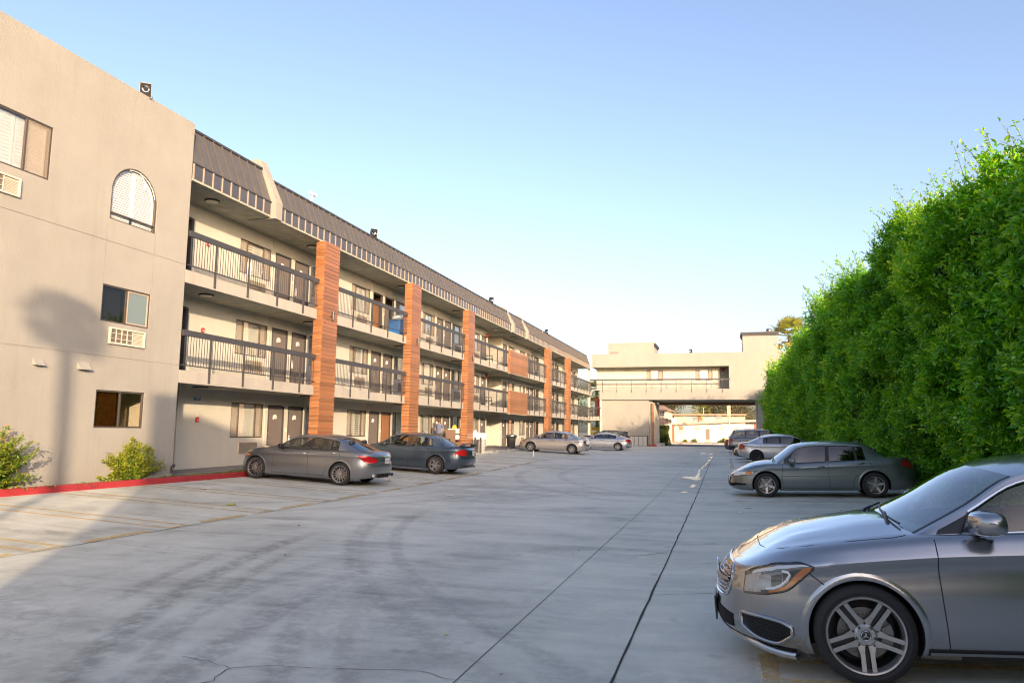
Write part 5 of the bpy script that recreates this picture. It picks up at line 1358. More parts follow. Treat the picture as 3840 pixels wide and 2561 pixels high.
# ---- navy family sedan with a spoiler
xN, xT = 2.34, 2.34-4.86
def spoiler(c, b):
    n = 14; rows = []
    for k in range(n+1):
        y = -.66+1.32*k/n; e = abs(y)/.66; z = 1.125-.085*sm(.80, 1, e)+.01*(1-e); x = xT+.20+.05*e
        rows.append([b.p(x+.10, y, z-.022), b.p(x+.03, y, z+.022), b.p(x-.12, y, z+.016), b.p(x-.11, y, z-.022)])
    for p, q in zip(rows, rows[1:]):
        for j in range(4): b.face((p[j], p[(j+1) % 4], q[(j+1) % 4], q[j]))
    b.face(rows[0]); b.face(rows[-1][::-1])
    for y in (-.5,.5): b.box(xT+.17,xT+.25,y-.025,y+.025,1.0,1.11)
acc = sedan(4.86, .91, 1.455, 2.74, .97, .69, .90, 1.08, .42, -1.1, -1.75, .905, .975, 1.02, xm=-.22, rw=-1.22, q=-.98, mirror=(.72,.985,.95),
    lamps=std_front(None, .69, xN)+std_rear(xT, 1.02, [(0,.70),(.5,.70),(1,.72)], [(0,.93),(.45,.92),(1,.74)], .50, .50, plate='7HAL093', pz=.80)+[bits('spoiler', None, spoiler, 30), wipers(0,0), cowl(),
        bits('side_moulding', None, lambda c, b: [b.tube([(x, s*y, z) for x, y, z in [c.wz(c.ux(x), .50, .010) for x in np.linspace(.9, -.80, 16)]], .012, 6) for s in (1, -1)]),
        bits('fuel_flap', 'shut', lambda c, b: b.tube([(x, y, z) for x, y, z in [c.wz(c.ux(x), z, .0) for x, z in ((-1.62,.82),(-1.80,.83),(-1.80,.68),(-1.62,.68))]], .004, 5, closed=True)), bits('exhaust', 'chrome', lambda c, b: b.tube([(-2.3,-.5,.27),(-2.45,-.5,.27)], .035, 10))])
car_at('parked_car', acc, P_navy, -11.57, 26.2, True, 'dark navy sedan with a rear spoiler parked just past the gunmetal sedan', GL, wheel=('six', .325, .215), opts=dict(trim='chrome', handles='paint', tint='car_glass', rear_tint='car_glass'))

# ---- champagne sedan by the trash can
xN, xT = 2.38, 2.38-4.82
alt = sedan(4.82, .895, 1.47, 2.80, .98, .70, .92, 1.15, .40, -1.0, -1.78, .91, .985, 1.03, xm=-.15, rw=-1.10, q=-.90, mirror=(.78,.995,.9), nose_len=.95,
    lamps=std_front(None, .70, xN)+std_rear(xT, 1.03, [(0,.72),(1,.70)], [(0,.95),(1,.93)], .40, .48, m='lamp_white', pz=.80)+[wipers(0,0), cowl(),
        bits('torn_tape', 'white', lambda c, b: [b.bar(c.wz(c.uy(.55, False)+k*2.0, .70+.03*(k % 3), .02), c.wz(c.uy(.55, False)+k*2.0+1.5, .92-.04*(k % 2), .022), .05, .006) for k in range(5)]),
        bits('broken_lamp', 'dark', lambda c, b: patch(c, c.ux(xT+.30), c.ux(xT+.14), [(0,.74),(1,.74)], [(0,.90),(1,.91)], .011, 6, 3, b)),
        bits('mud_flap', 'white', lambda c, b: [b.box(-1.80,-1.79,s*.68-.11,s*.68+.11,.15,.42) for s in (1, -1)]),
        bits('fuel_flap', 'shut', lambda c, b: b.tube([(x, y, z) for x, y, z in [c.wz(c.ux(x), z, .0) for x, z in ((-1.62,.84),(-1.80,.85),(-1.80,.70),(-1.62,.70))]], .004, 5, closed=True))])
car_at('parked_car', alt, P_champagne, -11.13, 48.85, True, 'champagne silver sedan with a taped-up broken taillight beside the black trash can', GL, wheel=('six', .325, .205), opts=dict(trim='chrome', handles='dark'))

# ---- sleek silver fastback sedan
xN, xT = 2.23, 2.23-4.63
cv = sedan(4.63, .90, 1.415, 2.70, .88, .70, .905, 1.08, .30, -1.0, -2.06, .90, .985, 1.02, xm=-.22, rw=-1.20, q=-1.02, mirror=(.72,.985,.92),
    lamps=std_front(None, .70, xN)+std_rear(xT, 1.02, [(0,.80),(.5,.72),(1,.80)], [(0,.96),(.5,.94),(1,.90)], .46, .40, pz=.74)+[wipers(0,0), cowl(), fin(-1.0,1.39),
        bits('bumper_vent', 'black', lambda c, b: patch(c, c.ux(xT+.42), c.ux(xT+.16), [(0,.33),(1,.32)], [(0,.39),(1,.42)], .006, 8, 3, b))])
car_at('parked_car', cv, P_silver, -9.75, 61.0, True, 'bright silver fastback sedan with C-shaped red lamps, farthest along the motel', GL, wheel=('blade', .325, .225), opts=dict(trim='chrome'))

# ---- older silver sedan, tail out, black steel spare wheel
xN, xT = 2.23, 2.23-4.49
cv8 = sedan(4.49, .875, 1.435, 2.70, .88, .68, .93, 1.30, .46, -.95, -1.72, .90, .985, 1.03, xm=-.12, rw=-1.02, q=-.80, mirror=(.85,.985,.9), nose_len=.8,
    lamps=std_front(None, .68, xN)+std_rear(xT, 1.03, [(0,.70),(.5,.68),(1,.70)], [(0,.93),(.5,.95),(1,.86)], .34, .46, pz=.80)+[wipers(0,0), cowl()])
car_at('parked_car', cv8, P_silver, 2.85, 40.68, False, 'silver sedan with a black steel rear wheel, its tail towards the lane', GR, wheel=('steel', .31, .2), opts=dict(handles='paint', tint='car_glass_tint', rear_tint='car_glass_tint'))
car_at('parked_car', cv8, P_dark, 2.65, 44.95, True, 'nearly black sedan mostly hidden behind the older silver sedan, nose out', GR, wheel=('five', .31, .2), opts=dict(handles='dark', tint='car_glass_tint', rear_tint='car_glass_tint'))

# ---- sport utility vehicles
xN, xT = 2.295, 2.295-4.82
SUVF = [(0,.08),(.15,.0),(.4,.0),(.6,.015),(.8,.04),(.92,.08),(1,.15)]; SUVR = [(0,.08),(.15,.0),(.4,.0),(.5,.03),(.7,.05),(.9,.065),(1,.085)]
run = sedan(4.82, .955, 1.78, 2.79, .90, 1.0, 1.10, .92, .30, -2.02, -2.40, 1.10, 1.16, 1.17, suv=True, xm=-.28, rw=-2.10, q=-1.25, bot=.32, pf=2.8, pr=3.4, tail_len=.5, front=SUVF, rear=SUVR, gap=.06, mirror=(.55,1.22,1.15), pillar=.06,
    lamps=std_front(None, 1.0, xN, h0=-.17)+std_rear(xT, 1.17, [(0,.90),(1,.92)], [(0,1.14),(1,1.13)], .34, .70, pz=.92)+[wipers(0,0),
        bits('roof_rail', 'trim', lambda c, b: [b.tube([(x, s*.56, 1.76+.015*math.sin(3.1*(x+1.9)/1.9)) for x in np.linspace(0, -1.9, 12)], .018, 6) for s in (1, -1)]),
        bits('spoiler', None, lambda c, b: b.prism([(-1.95,1.72),(-2.36,1.70),(-2.34,1.665),(-1.95,1.66)], -.58, .58, 'y')),
        bits('step_bumper', 'trim', lambda c, b: patch(c, c.uy(0, False), c.ux(xT+.5), [(0,.40),(1,.42)], [(0,.62),(1,.60)], .06, 24, 3, b))])
car_at('parked_suv', run, P_grey, 2.68, 56.45, False, 'boxy grey off-road vehicle with roof rails, backed towards the lane near the drive-through', GR, cat='off-road vehicle', wheel=('six', .39, .235, .26), opts=dict(handles='paint', tint='car_glass_tint', rear_tint='car_glass_tint'))
xN, xT = 2.27, 2.27-4.55
cx5 = sedan(4.55, .92, 1.67, 2.70, .92, .92, 1.03, .98, .20, -1.72, -2.12, 1.02, 1.12, 1.13, suv=True, xm=-.22, rw=-1.72, q=-1.12, bot=.22, pf=2.4, pr=2.6, front=SUVF, rear=SUVR, mirror=(.6,1.12,1.05), gap=.06,
    lamps=std_front(None, .92, xN)+std_rear(xT, 1.13, [(0,.93),(1,.98)], [(0,1.08),(1,1.08)], .42, .42, pz=.85)+[wipers(0,0), fin(-1.5,1.645), bits('spoiler', None, lambda c, b: b.prism([(-1.6,1.60),(-2.02,1.56),(-2.0,1.53),(-1.6,1.52)], -.58, .58, 'y'))])
car_at('parked_suv', cx5, P_dark, -10.45, 67.3, True, 'dark crossover with a sloping rear window behind the bright silver fastback', GL, cat='off-road vehicle', wheel=('five', .36, .24), opts=dict(tint='car_glass', rear_tint='car_glass_tint'))
xN, xT = 2.23, 2.23-4.49
car_at('parked_car', sedan(4.49, .875, 1.44, 2.70, .88, .68, .93, 1.2, .4, -1.0, -1.76, .90, .985, 1.02, xm=-.12, rw=-1.05, lamps=std_rear(2.23-4.49, 1.02, [(0,.70),(1,.72)], [(0,.93),(1,.88)], .36, .46, pz=.80)), P_dark, 2.12, 61.6, False, 'dark sedan showing one red taillight beyond the boxy grey off-road vehicle', GR, wheel=('five', .31, .2), opts=dict(tint='car_glass_tint', rear_tint='car_glass_tint'))
# ------------------------------------------------------------------ foliage
def leaf_mat(name, dark, mid, young, rough=.38, trans=.35):
    m = bpy.data.materials.new(name); m.use_nodes = True; nt = m.node_tree; N = nt.nodes; L = nt.links; b = N['Principled BSDF']
    a = N.new('ShaderNodeAttribute'); a.attribute_name = 'tint'; rp = N.new('ShaderNodeValToRGB'); e = rp.color_ramp.elements
    e[0].position = 0; e[0].color = (*dark, 1); e[1].position = 1; e[1].color = (*young, 1); q = e.new(.5); q.color = (*mid, 1)
    L.new(a.outputs['Fac'], rp.inputs[0]); L.new(rp.outputs[0], b.inputs['Base Color']); b.inputs['Roughness'].default_value = rough; b.inputs['Specular IOR Level'].default_value = .45
    t = N.new('ShaderNodeBsdfTranslucent'); hs = N.new('ShaderNodeHueSaturation'); hs.inputs['Value'].default_value = 1.6; hs.inputs['Hue'].default_value = .475; L.new(rp.outputs[0], hs.inputs['Color']); L.new(hs.outputs[0], t.inputs[0])
    mx = N.new('ShaderNodeMixShader'); mx.inputs[0].default_value = trans; L.new(b.outputs[0], mx.inputs[1]); L.new(t.outputs[0], mx.inputs[2])
    o = [n for n in N if n.type == 'OUTPUT_MATERIAL'][0]; L.new(mx.outputs[0], o.inputs[0]); return m
M['hedge_leaf'] = leaf_mat('hedge_leaf', (.03,.17,.004), (.13,.42,.010), (.50,.66,.02), .34)
M['shrub_leaf'] = leaf_mat('shrub_leaf', (.04,.10,.010), (.12,.20,.018), (.32,.33,.03))
M['olive_leaf'] = leaf_mat('olive_leaf', (.045,.05,.022), (.12,.12,.05), (.26,.23,.10))
M['palm_leaf'] = leaf_mat('palm_leaf', (.14,.17,.03), (.32,.30,.06), (.55,.42,.09))
M['bush_leaf'] = leaf_mat('bush_leaf', (.03,.08,.008), (.10,.17,.014), (.25,.29,.03))
M['bark'] = mat('bark', (.13,.095,.065), .95, var=(.07,.05,.035), vscale=6, bump=.8, bscale=14)
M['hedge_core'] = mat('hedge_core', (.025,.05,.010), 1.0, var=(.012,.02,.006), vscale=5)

def leaves(name, pos, dirn, nrm, size, tint, m, parent=None, width=.42, kind='stuff'):
    """one folded leaf per row of pos; dirn = growth direction, nrm = upper side"""
    n = len(pos); d = dirn/np.linalg.norm(dirn, axis=1, keepdims=True); s = np.cross(d, nrm); s /= np.linalg.norm(s, axis=1, keepdims=True)+1e-9; u = np.cross(s, d)
    sz = size[:, None]; V = np.empty((n, 4, 3)); V[:, 0] = pos; mid = pos+d*sz*.48
    V[:, 1] = mid+s*sz*width*.5+u*sz*.09; V[:, 2] = pos+d*sz-u*sz*.10; V[:, 3] = mid-s*sz*width*.5+u*sz*.09
    me = bpy.data.meshes.new(name); me.vertices.add(4*n); me.vertices.foreach_set('co', V.reshape(-1).astype(np.float32))
    base = (np.arange(n)*4)[:, None]; T = np.concatenate([base+np.array([[0, 1, 2]]), base+np.array([[0, 2, 3]])], axis=1).reshape(-1)
    me.loops.add(len(T)); me.loops.foreach_set('vertex_index', T.astype(np.int32)); me.polygons.add(2*n)
    me.polygons.foreach_set('loop_start', (np.arange(2*n)*3).astype(np.int32)); me.polygons.foreach_set('loop_total', np.full(2*n, 3, np.int32))
    at = me.attributes.new('tint', 'FLOAT', 'POINT'); at.data.foreach_set('value', np.repeat(np.clip(tint, 0, 1), 4).astype(np.float32))
    me.materials.append(m); me.update(calc_edges=True); me.validate()
    o = obj(name, me, parent)
    if kind: o['kind'] = kind
    return o
rg = np.random.default_rng(11)
def vnoise(x, y, seed=0):
    xi = np.floor(x).astype(int); yi = np.floor(y).astype(int); xf = x-xi; yf = y-yi
    h = lambda a, b: (np.sin(a*127.1+b*311.7+seed*74.7)*43758.5453) % 1.0
    sx = xf*xf*(3-2*xf); sy = yf*yf*(3-2*yf)
    return (h(xi, yi)*(1-sx)+h(xi+1, yi)*sx)*(1-sy)+(h(xi, yi+1)*(1-sx)+h(xi+1, yi+1)*sx)*sy
def unit(a): return a/(np.linalg.norm(a, axis=-1, keepdims=True)+1e-9)

# tall clipped hedge along the right side
HT_ = pts([(-5.2,6.6),(-4.9,6.6),(-4.6,5.85),(-2.4,5.85),(-2.15,5.2),(-1.6,5.2),(-1.3,6.2),(0,6.2),(9,5.75),(12,5.85),(15.4,6.5),(20.6,6.75),(37,7.05),(60,6.7),(74.8,6.4),(75.5,4.6),(79.6,4.6),(80.3,6.2),(82.6,6.2)])
def hedge_pt(y, s):
    """s runs 0..1 up the face and over the top; returns point and outward normal"""
    ht = np.interp(y, np.linspace(-5.2, 82.6, 700), HTT); xb = 5.25+.15*np.sin(y*.35)
    z = np.empty_like(y); x = np.empty_like(y); nx = np.empty_like(y); nz = np.empty_like(y)
    a = s/.80; f = s < .80
    z1 = .25+a*(ht-.55); x1 = xb-.75*np.sin(np.clip(a, 0, 1)*2.2)-.05; th = np.clip((s-.80)/.20, 0, 1)
    xe = xb-.75*np.sin(2.2)-.05
    x = np.where(f, x1, xe+.35*(1-np.cos(np.minimum(th*2, 1)*np.pi/2))+np.maximum(th-.5, 0)*2*2.0); z = np.where(f, z1, ht-.30+.30*np.sin(np.minimum(th*2, 1)*np.pi/2))
    nx = np.where(f, -1.0, -np.cos(np.minimum(th*2, 1)*np.pi/2)); nz = np.where(f, np.where(a > .7, .25, -.05), np.sin(np.minimum(th*2, 1)*np.pi/2)+.1)
    P = np.stack([x, y, z], 1); Nn = unit(np.stack([nx, np.zeros_like(nx), nz], 1))
    bump = (vnoise(y*.8, s*8, 1)-.5)*.95+(vnoise(y*1.7, s*15, 2)-.5)*.75
    return P+Nn*bump[:, None], Nn, bump
_hy = np.linspace(-5.2, 82.6, 700); HTT = np.array([HT_(v) for v in _hy])+np.where(_hy > 3, (vnoise(_hy*.42, _hy*0+3.3, 8)-.5)*.8+(vnoise(_hy*1.3, _hy*0+1.3, 9)-.5)*.35, 0)
hedge = thing('hedge', (5.6,36,.2), 'tall dense green hedge running the length of the lot on the right', 'hedge')
PP, DD, NN, SS, TT_ = [], [], [], [], []
for (y0, y1, dens, per, sz) in ((-5.2,6.5,16,14,.15),(6.5,26,46,22,.122),(26,50,25,18,.155),(50,82.5,13,14,.235)):
    n = int((y1-y0)*9.6*dens); y = rg.uniform(y0, y1, n); s = rg.uniform(0, 1, n)**.92
    P, Nn, bump = hedge_pt(y, s)
    young = vnoise(y*.55, s*6, 5)
    ax = unit(Nn+rg.normal(0, .55, (n, 3))+np.array([0, 0, .25]))
    k = per; P2 = np.repeat(P, k, 0); A2 = np.repeat(ax, k, 0); N2 = np.repeat(Nn, k, 0)
    t = np.tile(np.linspace(-.35, 1, k), n)+rg.normal(0, .08, n*k); tl = sz*2.4
    pos = P2+A2*(t*tl)[:, None]+rg.normal(0, sz*.30, (n*k, 3))
    d = unit(A2*.8+rg.normal(0, .75, (n*k, 3))); nr = unit(N2*.9+rg.normal(0, .55, (n*k, 3))+np.array([0, 0, .55]))
    size = sz*rg.uniform(.65, 1.25, n*k)
    tint = .26+.18*rg.standard_normal(n*k)*.7+.30*np.repeat((young-.45), k)+.48*np.clip(t-.35, 0, 1)*np.repeat((rg.uniform(0, 1, n) > .35), k)+.18*np.repeat(bump, k)
    PP.append(pos); DD.append(d); NN.append(nr); SS.append(size); TT_.append(tint)
# loose sprigs above the clipped top
TW = MB()
for (y0, y1, n, sz) in ((8,26,330,.095),(26,50,240,.135),(50,77,170,.20)):
    y = rg.uniform(y0, y1, n); s = rg.uniform(.78, .95, n); P, Nn, bump = hedge_pt(y, s); k = 26
    ax = unit(np.stack([rg.normal(-.25, .35, n), rg.normal(-.15, .45, n), rg.uniform(.5, 1.2, n)], 1)); ln = rg.uniform(.3, 1.4, n)*(sz/.1)**.6
    for q in range(n):
        Q = [P[q]+ax[q]*ln[q]*u+np.array([0, 0, -.12*u*u*ln[q]]) for u in (0, .35, .7, 1)]; TW.tube([tuple(v) for v in Q], [sz*.07, sz*.055, sz*.045, sz*.03], 3, caps=False)
    t = np.tile(np.linspace(0, 1, k), n); pos = np.repeat(P, k, 0)+np.repeat(ax*ln[:, None], k, 0)*t[:, None]+rg.normal(0, sz*.16, (n*k, 3))+np.stack([np.zeros(n*k), np.zeros(n*k), -.12*t**2*np.repeat(ln, k)], 1)
    PP.append(pos); DD.append(unit(np.repeat(ax, k, 0)*.6+rg.normal(0, .6, (n*k, 3)))); NN.append(unit(rg.normal(0, .6, (n*k, 3))+np.array([0, 0, 1.0]))); SS.append(sz*rg.uniform(.6, 1.15, n*k)); TT_.append(.35+.55*t*rg.uniform(.4, 1, n*k))
n = 620; y = rg.uniform(7, 60, n)**1.0; s = rg.uniform(.12, .82, n); P, Nn, bump = hedge_pt(y, s); k = 24; sz = np.where(y < 26, .088, np.where(y < 50, .13, .19))
ax = unit(Nn*.9+np.stack([rg.normal(0, .3, n), rg.normal(-.1, .6, n), rg.uniform(-.1, .8, n)], 1)); ln = rg.uniform(.25, .65, n)
t = np.tile(np.linspace(0, 1, k), n); szr = np.repeat(sz, k); pos = np.repeat(P, k, 0)+np.repeat(ax*ln[:, None], k, 0)*t[:, None]+rg.normal(0, 1, (n*k, 3))*szr[:, None]*.22+np.stack([np.zeros(n*k), np.zeros(n*k), -.22*t**2*np.repeat(ln, k)], 1)
PP.append(pos); DD.append(unit(np.repeat(ax, k, 0)*.7+rg.normal(0, .55, (n*k, 3)))); NN.append(unit(np.repeat(Nn, k, 0)*.5+rg.normal(0, .4, (n*k, 3))+np.array([0, 0, .8]))); SS.append(szr*rg.uniform(.7, 1.2, n*k)); TT_.append(.45+.5*t*rg.uniform(.3, 1, n*k))
hl = leaves('foliage', np.concatenate(PP), np.concatenate(DD), np.concatenate(NN), np.concatenate(SS), np.concatenate(TT_), M['hedge_leaf']); adopt(hl, hedge)
adopt(TW.build('twig', M['bark']), hedge)['kind'] = 'stuff'
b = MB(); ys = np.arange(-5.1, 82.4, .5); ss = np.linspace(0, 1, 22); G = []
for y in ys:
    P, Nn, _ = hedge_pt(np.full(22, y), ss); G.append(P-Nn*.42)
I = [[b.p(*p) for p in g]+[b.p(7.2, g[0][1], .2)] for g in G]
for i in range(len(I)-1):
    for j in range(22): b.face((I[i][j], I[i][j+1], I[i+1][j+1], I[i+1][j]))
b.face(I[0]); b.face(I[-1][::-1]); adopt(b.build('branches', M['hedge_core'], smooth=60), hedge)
b = MB()
for y in np.arange(-5, 82, 1.3): x = 5.55+rg.uniform(-.12, .12); b.tube([(x, y, -.1), (x+.02, y+.03, .5), (x+.05, y+.1, 1.4)], [.06, .05, .03], 7)
adopt(b.build('trunk', M['bark'], smooth=50), hedge)['kind'] = 'stuff'
b = MB()
for y in np.arange(-34, 83.9, 2.0): b.box(4.98,5.12,y,y+1.99,-.3,gz(5,y+1)+.13)
tag(b.build('kerb', M['kerb']), kind='structure')
planting_x = MB(); I = [[planting_x.p(x, y, gz(5,y)+.10+rg.uniform(-.02,.03)) for x in (5.12, 5.6, 7.6)] for y in np.arange(-34, 84, .5)]
for k in range(len(I)-1):
    for j in range(2): planting_x.face((I[k][j], I[k][j+1], I[k+1][j+1], I[k+1][j]))
tag(planting_x.build('soil', M['soil']), kind='structure')

nb_ = thing('neighbour_building', (9,-8,0), 'stepped stucco building on the right behind the viewpoint, out of the picture', 'building')
for (y0, y1, z1) in ((-10.35,-8.7,9.2),(-8.7,-7.5,8.35),(-7.5,-6.8,7.3),(-6.8,-6.0,8.0),(-6.0,-5.2,7.0)):
    b = MB(); b.box(4.6,14.0,y0,y1-.004,-.2,z1); adopt(b.build('wall_block', M['stucco_far']), nb_)
bb_ = thing('reflection_building', (0,-52,0), 'plain beige building added behind the viewpoint for the car reflections, out of the picture', 'building')  # added out of view to darken the reflections in the car paint
b = MB(); b.box(-34,30,-60,-48,-.2,8.5); adopt(b.build('wall', M['stucco_far']), bb_)
for k in range(9): b = MB(); b.box(-31+k*6.6,-28+k*6.6,-48.0,-47.95,3.2,6.0); adopt(b.build('window', M['dark']), bb_)
# flowering shrubs against the end block
def shrub(loc, reach, label, nb=60, spread=1.0, seed=1, lf=.075, tint0=.45, lean=(0,0)):
    g = np.random.default_rng(seed); t_ = thing('shrub', loc, label, 'shrub'); b = MB(); P_, D_, N_, S_, T2 = [], [], [], [], []
    for k in range(nb):
        az = g.uniform(0, 2*math.pi); el = g.uniform(.05, 1.0)**.8*1.45; L_ = reach*g.uniform(.5, 1.0)*(1.05-.25*math.sin(el)*0)
        d = np.array([math.cos(az)*math.cos(el)*.55, math.sin(az)*math.cos(el)*spread, math.sin(el)])+np.array([.06+lean[0], lean[1], 0]); d /= np.linalg.norm(d)
        p = np.array([g.uniform(-.04, .04), g.uniform(-.1, .1)*spread, .0]); path = [p.copy()]; dd = d.copy()
        for i in range(8):
            dd = unit(dd+g.normal(0, .13, 3)+np.array([0, 0, -.035])); p = p+dd*L_/8; p[2] = max(p[2], .02); p[0] = min(max(p[0], -.05), .03+max(0, p[2]-.12)*.8); path.append(p.copy())
        b.tube([tuple(q) for q in path], [.009-.0009*i for i in range(9)], 4)
        for i in range(2, 9):
            for r in range(20):
                q = path[i-1]+(path[i]-path[i-1])*g.uniform(0, 1); q = q+g.normal(0, .03, 3); q[0] = min(max(q[0], -.055), .05+max(0, q[2]-.08)*.8)
                P_.append(q); D_.append(unit(dd*.7+g.normal(0, .7, 3))); N_.append(unit(g.normal(0, .6, 3)+np.array([.3, -.2, .8]))); S_.append(lf*g.uniform(.6, 1.25)); T2.append(tint0+.3*(i-5)/4+g.normal(0, .16))
    b.build('stem', M['bark'], t_)['kind'] = 'stuff'
    leaves('foliage', np.array(P_), np.array(D_), np.array(N_), np.array(S_), np.array(T2), M['shrub_leaf'], t_)
    return t_
s1 = shrub((-14.54,11.35,.30), 1.4, 'large leafy shrub with orange berries at the left edge against the stucco wall', nb=170, spread=.95, seed=3, tint0=.42, lf=.085)
g = np.random.default_rng(5); b = MB()
for k in range(160):
    a = g.uniform(0, 6.28); r = g.uniform(.3, 1.25); z = g.uniform(.15, 1.4); p = (abs(math.cos(a))*r*.30+.10, math.sin(a)*r*.85, z); b.lathe([(0,-.014),(.012,0),(0,.014)], 5, 'z', p)
b.build('berries', mat('berry', (.60,.26,.03), .5), s1)['kind'] = 'stuff'
shrub((-14.53,15.5,.32), 1.1, 'small sunlit yellow-green shrub below the low window by the red kerb', nb=60, spread=.8, seed=9, lf=.08, tint0=.62)
g = np.random.default_rng(21); n = 500; yy = np.concatenate([g.uniform(16.6, 20.4, 320), g.uniform(11, 16.6, 180)]); P_ = np.stack([g.uniform(-14.55, -14.3, n), yy, np.full(n, .30)+.02*(yy > 0)], 1)
leaves('weeds', P_, unit(np.stack([g.normal(0, .6, n), g.normal(0, .6, n), np.full(n, .9)], 1)), unit(g.normal(0, 1, (n, 3))), .09*g.uniform(.4, 1.2, n), .3+.3*g.uniform(0, 1, n), M['shrub_leaf'])

g = np.random.default_rng(61); n = 820; yy = np.concatenate([g.uniform(8, 60, 780), g.uniform(3, 25, 40)]); xx = np.concatenate([5.3-np.abs(g.normal(0, .45, 780)), g.uniform(-9, 4, 40)])
P_ = np.array([(a, c, gz(a, c)+.012+(.13 if a > 5.0 else 0)) for a, c in zip(xx, yy)]); o = leaves('leaf_litter', P_, unit(np.stack([g.normal(0, 1, n), g.normal(0, 1, n), np.full(n, .05)], 1)), unit(np.stack([g.normal(0, .2, n), g.normal(0, .2, n), np.ones(n)], 1)), .07*g.uniform(.4, 1.2, n), g.uniform(0, 1, n), leaf_mat('dry_leaf', (.10,.055,.02), (.22,.13,.05), (.30,.24,.06)))
# palms
def fan_palm(loc, h, R_, label, nf=34, trunk=.2, seed=2, droop=.0, seg=16, group=None):
    g = np.random.default_rng(seed); t_ = thing('palm_tree', loc, label, 'palm tree', group)
    b = MB(); b.tube([(0,0,-.2),(.05,.02,h*.4),(.02,.05,h*.75),(0,0,h)], [trunk*1.15, trunk, trunk*.92, trunk*1.1], 10); b.build('trunk', M['bark'], t_, smooth=60)
    st = MB(); Pz, Dz, Nz, Sz, Tz = [], [], [], [], []
    V = MB(); tints = []
    for k in range(nf):
        az = k*2.39996+g.normal(0, .15); el = 1.35-2.1*(k/nf)**1.1-droop; L_ = R_*g.uniform(.42, .55)
        d = np.array([math.cos(az)*math.cos(el), math.sin(az)*math.cos(el), math.sin(el)]); o = np.array([0, 0, h]); e = o+d*L_; e[2] -= .06*L_
        st.tube([tuple(o), tuple((o+e)/2+np.array([0, 0, .05])), tuple(e)], [.03, .022, .014], 5)
        side = unit(np.cross(d, [0, 0, 1.0])); up = np.cross(side, d); F = R_*g.uniform(.48, .6); tn = np.clip(.75*(k/nf)+g.normal(.05, .12), 0, 1)
        for j in range(seg):
            a = -1.25+2.5*j/(seg-1); dd = d*math.cos(a)+side*math.sin(a); ln = F*(1-.18*abs(a)); w_ = F*.085
            pr = np.cross(dd, up); p0 = e; p1 = e+dd*ln*.55; p2 = e+dd*ln+np.array([0, 0, -1])*ln*(.22+.2*max(0, -math.sin(el)))
            i0 = len(V.v)
            V.v += [tuple(p0), tuple(p1+pr*w_*.5), tuple(p2), tuple(p1-pr*w_*.5), tuple(p1+up*.02)]
            V.f += [(i0, i0+1, i0+4), (i0, i0+4, i0+3), (i0+1, i0+2, i0+4), (i0+4, i0+2, i0+3)]; V.m += [0]*4; tints += [tn]*5
    st.build('leaf_stalk', M['palm_leaf'], t_)['kind'] = 'stuff'
    me = V.mesh('frond', M['palm_leaf']); at = me.attributes.new('tint', 'FLOAT', 'POINT'); at.data.foreach_set('value', tints); obj('frond', me, t_)['kind'] = 'stuff'
    return t_
fan_palm((7.5,92,.1), 12.9, 3.2, 'sunlit fan palm rising behind the right end of the bridge wing', nf=27, seed=4)
fan_palm((3.2,-11.15,0), 10.2, .85, 'fan palm behind the viewpoint whose shadow falls on the stucco wall', nf=60, seed=6, trunk=.14, droop=.15, seg=18)
fan_palm((-17.5,104,0), 7.2, 2.4, 'fan palm seen through the gap beside the far end of the balconies', nf=30, seed=8)
fan_palm((-4.0,131,.3), 5.2, 2.2, 'small green palm over the roofs seen through the drive-through', nf=30, seed=12, droop=.15)

def broad_tree(name, loc, h, rx, rz_, label, seed, m, n=9000, lf=.30, clumps=34, group=None):
    g = np.random.default_rng(seed); t_ = thing(name, loc, label, 'tree', group)
    b = MB(); b.tube([(0,0,-.3),(.1,.05,h*.25),(-.1,.1,h*.5)], [.32, .26, .2], 9)
    C = []
    for k in range(clumps):
        a = g.uniform(0, 6.28); r = math.sqrt(g.uniform(0, 1)); z = g.uniform(.28, .98)
        rr = rx*r*math.sin(math.pi*min(1, .25+z*.75))**.6; c = np.array([rr*math.cos(a), rr*math.sin(a)*.8, h*z]); C.append(c)
        b.tube([(-.1,.1,h*.4), tuple(c*np.array([.5,.5,1])*.8+np.array([0,0,h*.08])), tuple(c)], [.10, .06, .02], 5)
    b.build('trunk', M['bark'], t_, smooth=60)
    C = np.array(C); ci = g.integers(0, clumps, n); sc_ = g.uniform(.55, 1.1, clumps)*rz_
    P_ = C[ci]+g.normal(0, 1, (n, 3))*sc_[ci][:, None]*np.array([1, 1, .7])*.55
    leaves('crown', P_, unit(g.normal(0, 1, (n, 3))+np.array([0, 0, -.5])), unit(g.normal(0, .7, (n, 3))+np.array([0, 0, .6])), lf*g.uniform(.6, 1.3, n), .4+.22*g.standard_normal(n)+.15*(g.uniform(0, 1, clumps)[ci]-.5), m, t_, width=.32)
    return t_
broad_tree('olive_tree', (-9.3,134,.2), 8.6, 2.6, 1.5, 'dusty olive-leaved tree between the two storey house and the shop', 31, M['olive_leaf'], 7000)
broad_tree('olive_tree', (1.5,140,.2), 9.6, 5.0, 1.9, 'broad dusty tree filling the right of the drive-through view above the shop roof', 33, M['olive_leaf'], 14000, clumps=54)
broad_tree('olive_tree', (-2.6,146,.2), 9.8, 2.4, 1.5, 'slimmer dusty tree between the small palm and the broad tree', 34, M['olive_leaf'], 5000)
broad_tree('street_tree', (-22,112,0), 9, 4, 1.8, 'green tree behind the breezeway at the end of the motel', 36, M['bush_leaf'], 6000)
broad_tree('street_tree', (-14.9,96,0), 4.2, 1.4, .9, 'low green tree seen under the corner balcony', 37, M['bush_leaf'], 2500, lf=.22, clumps=18)
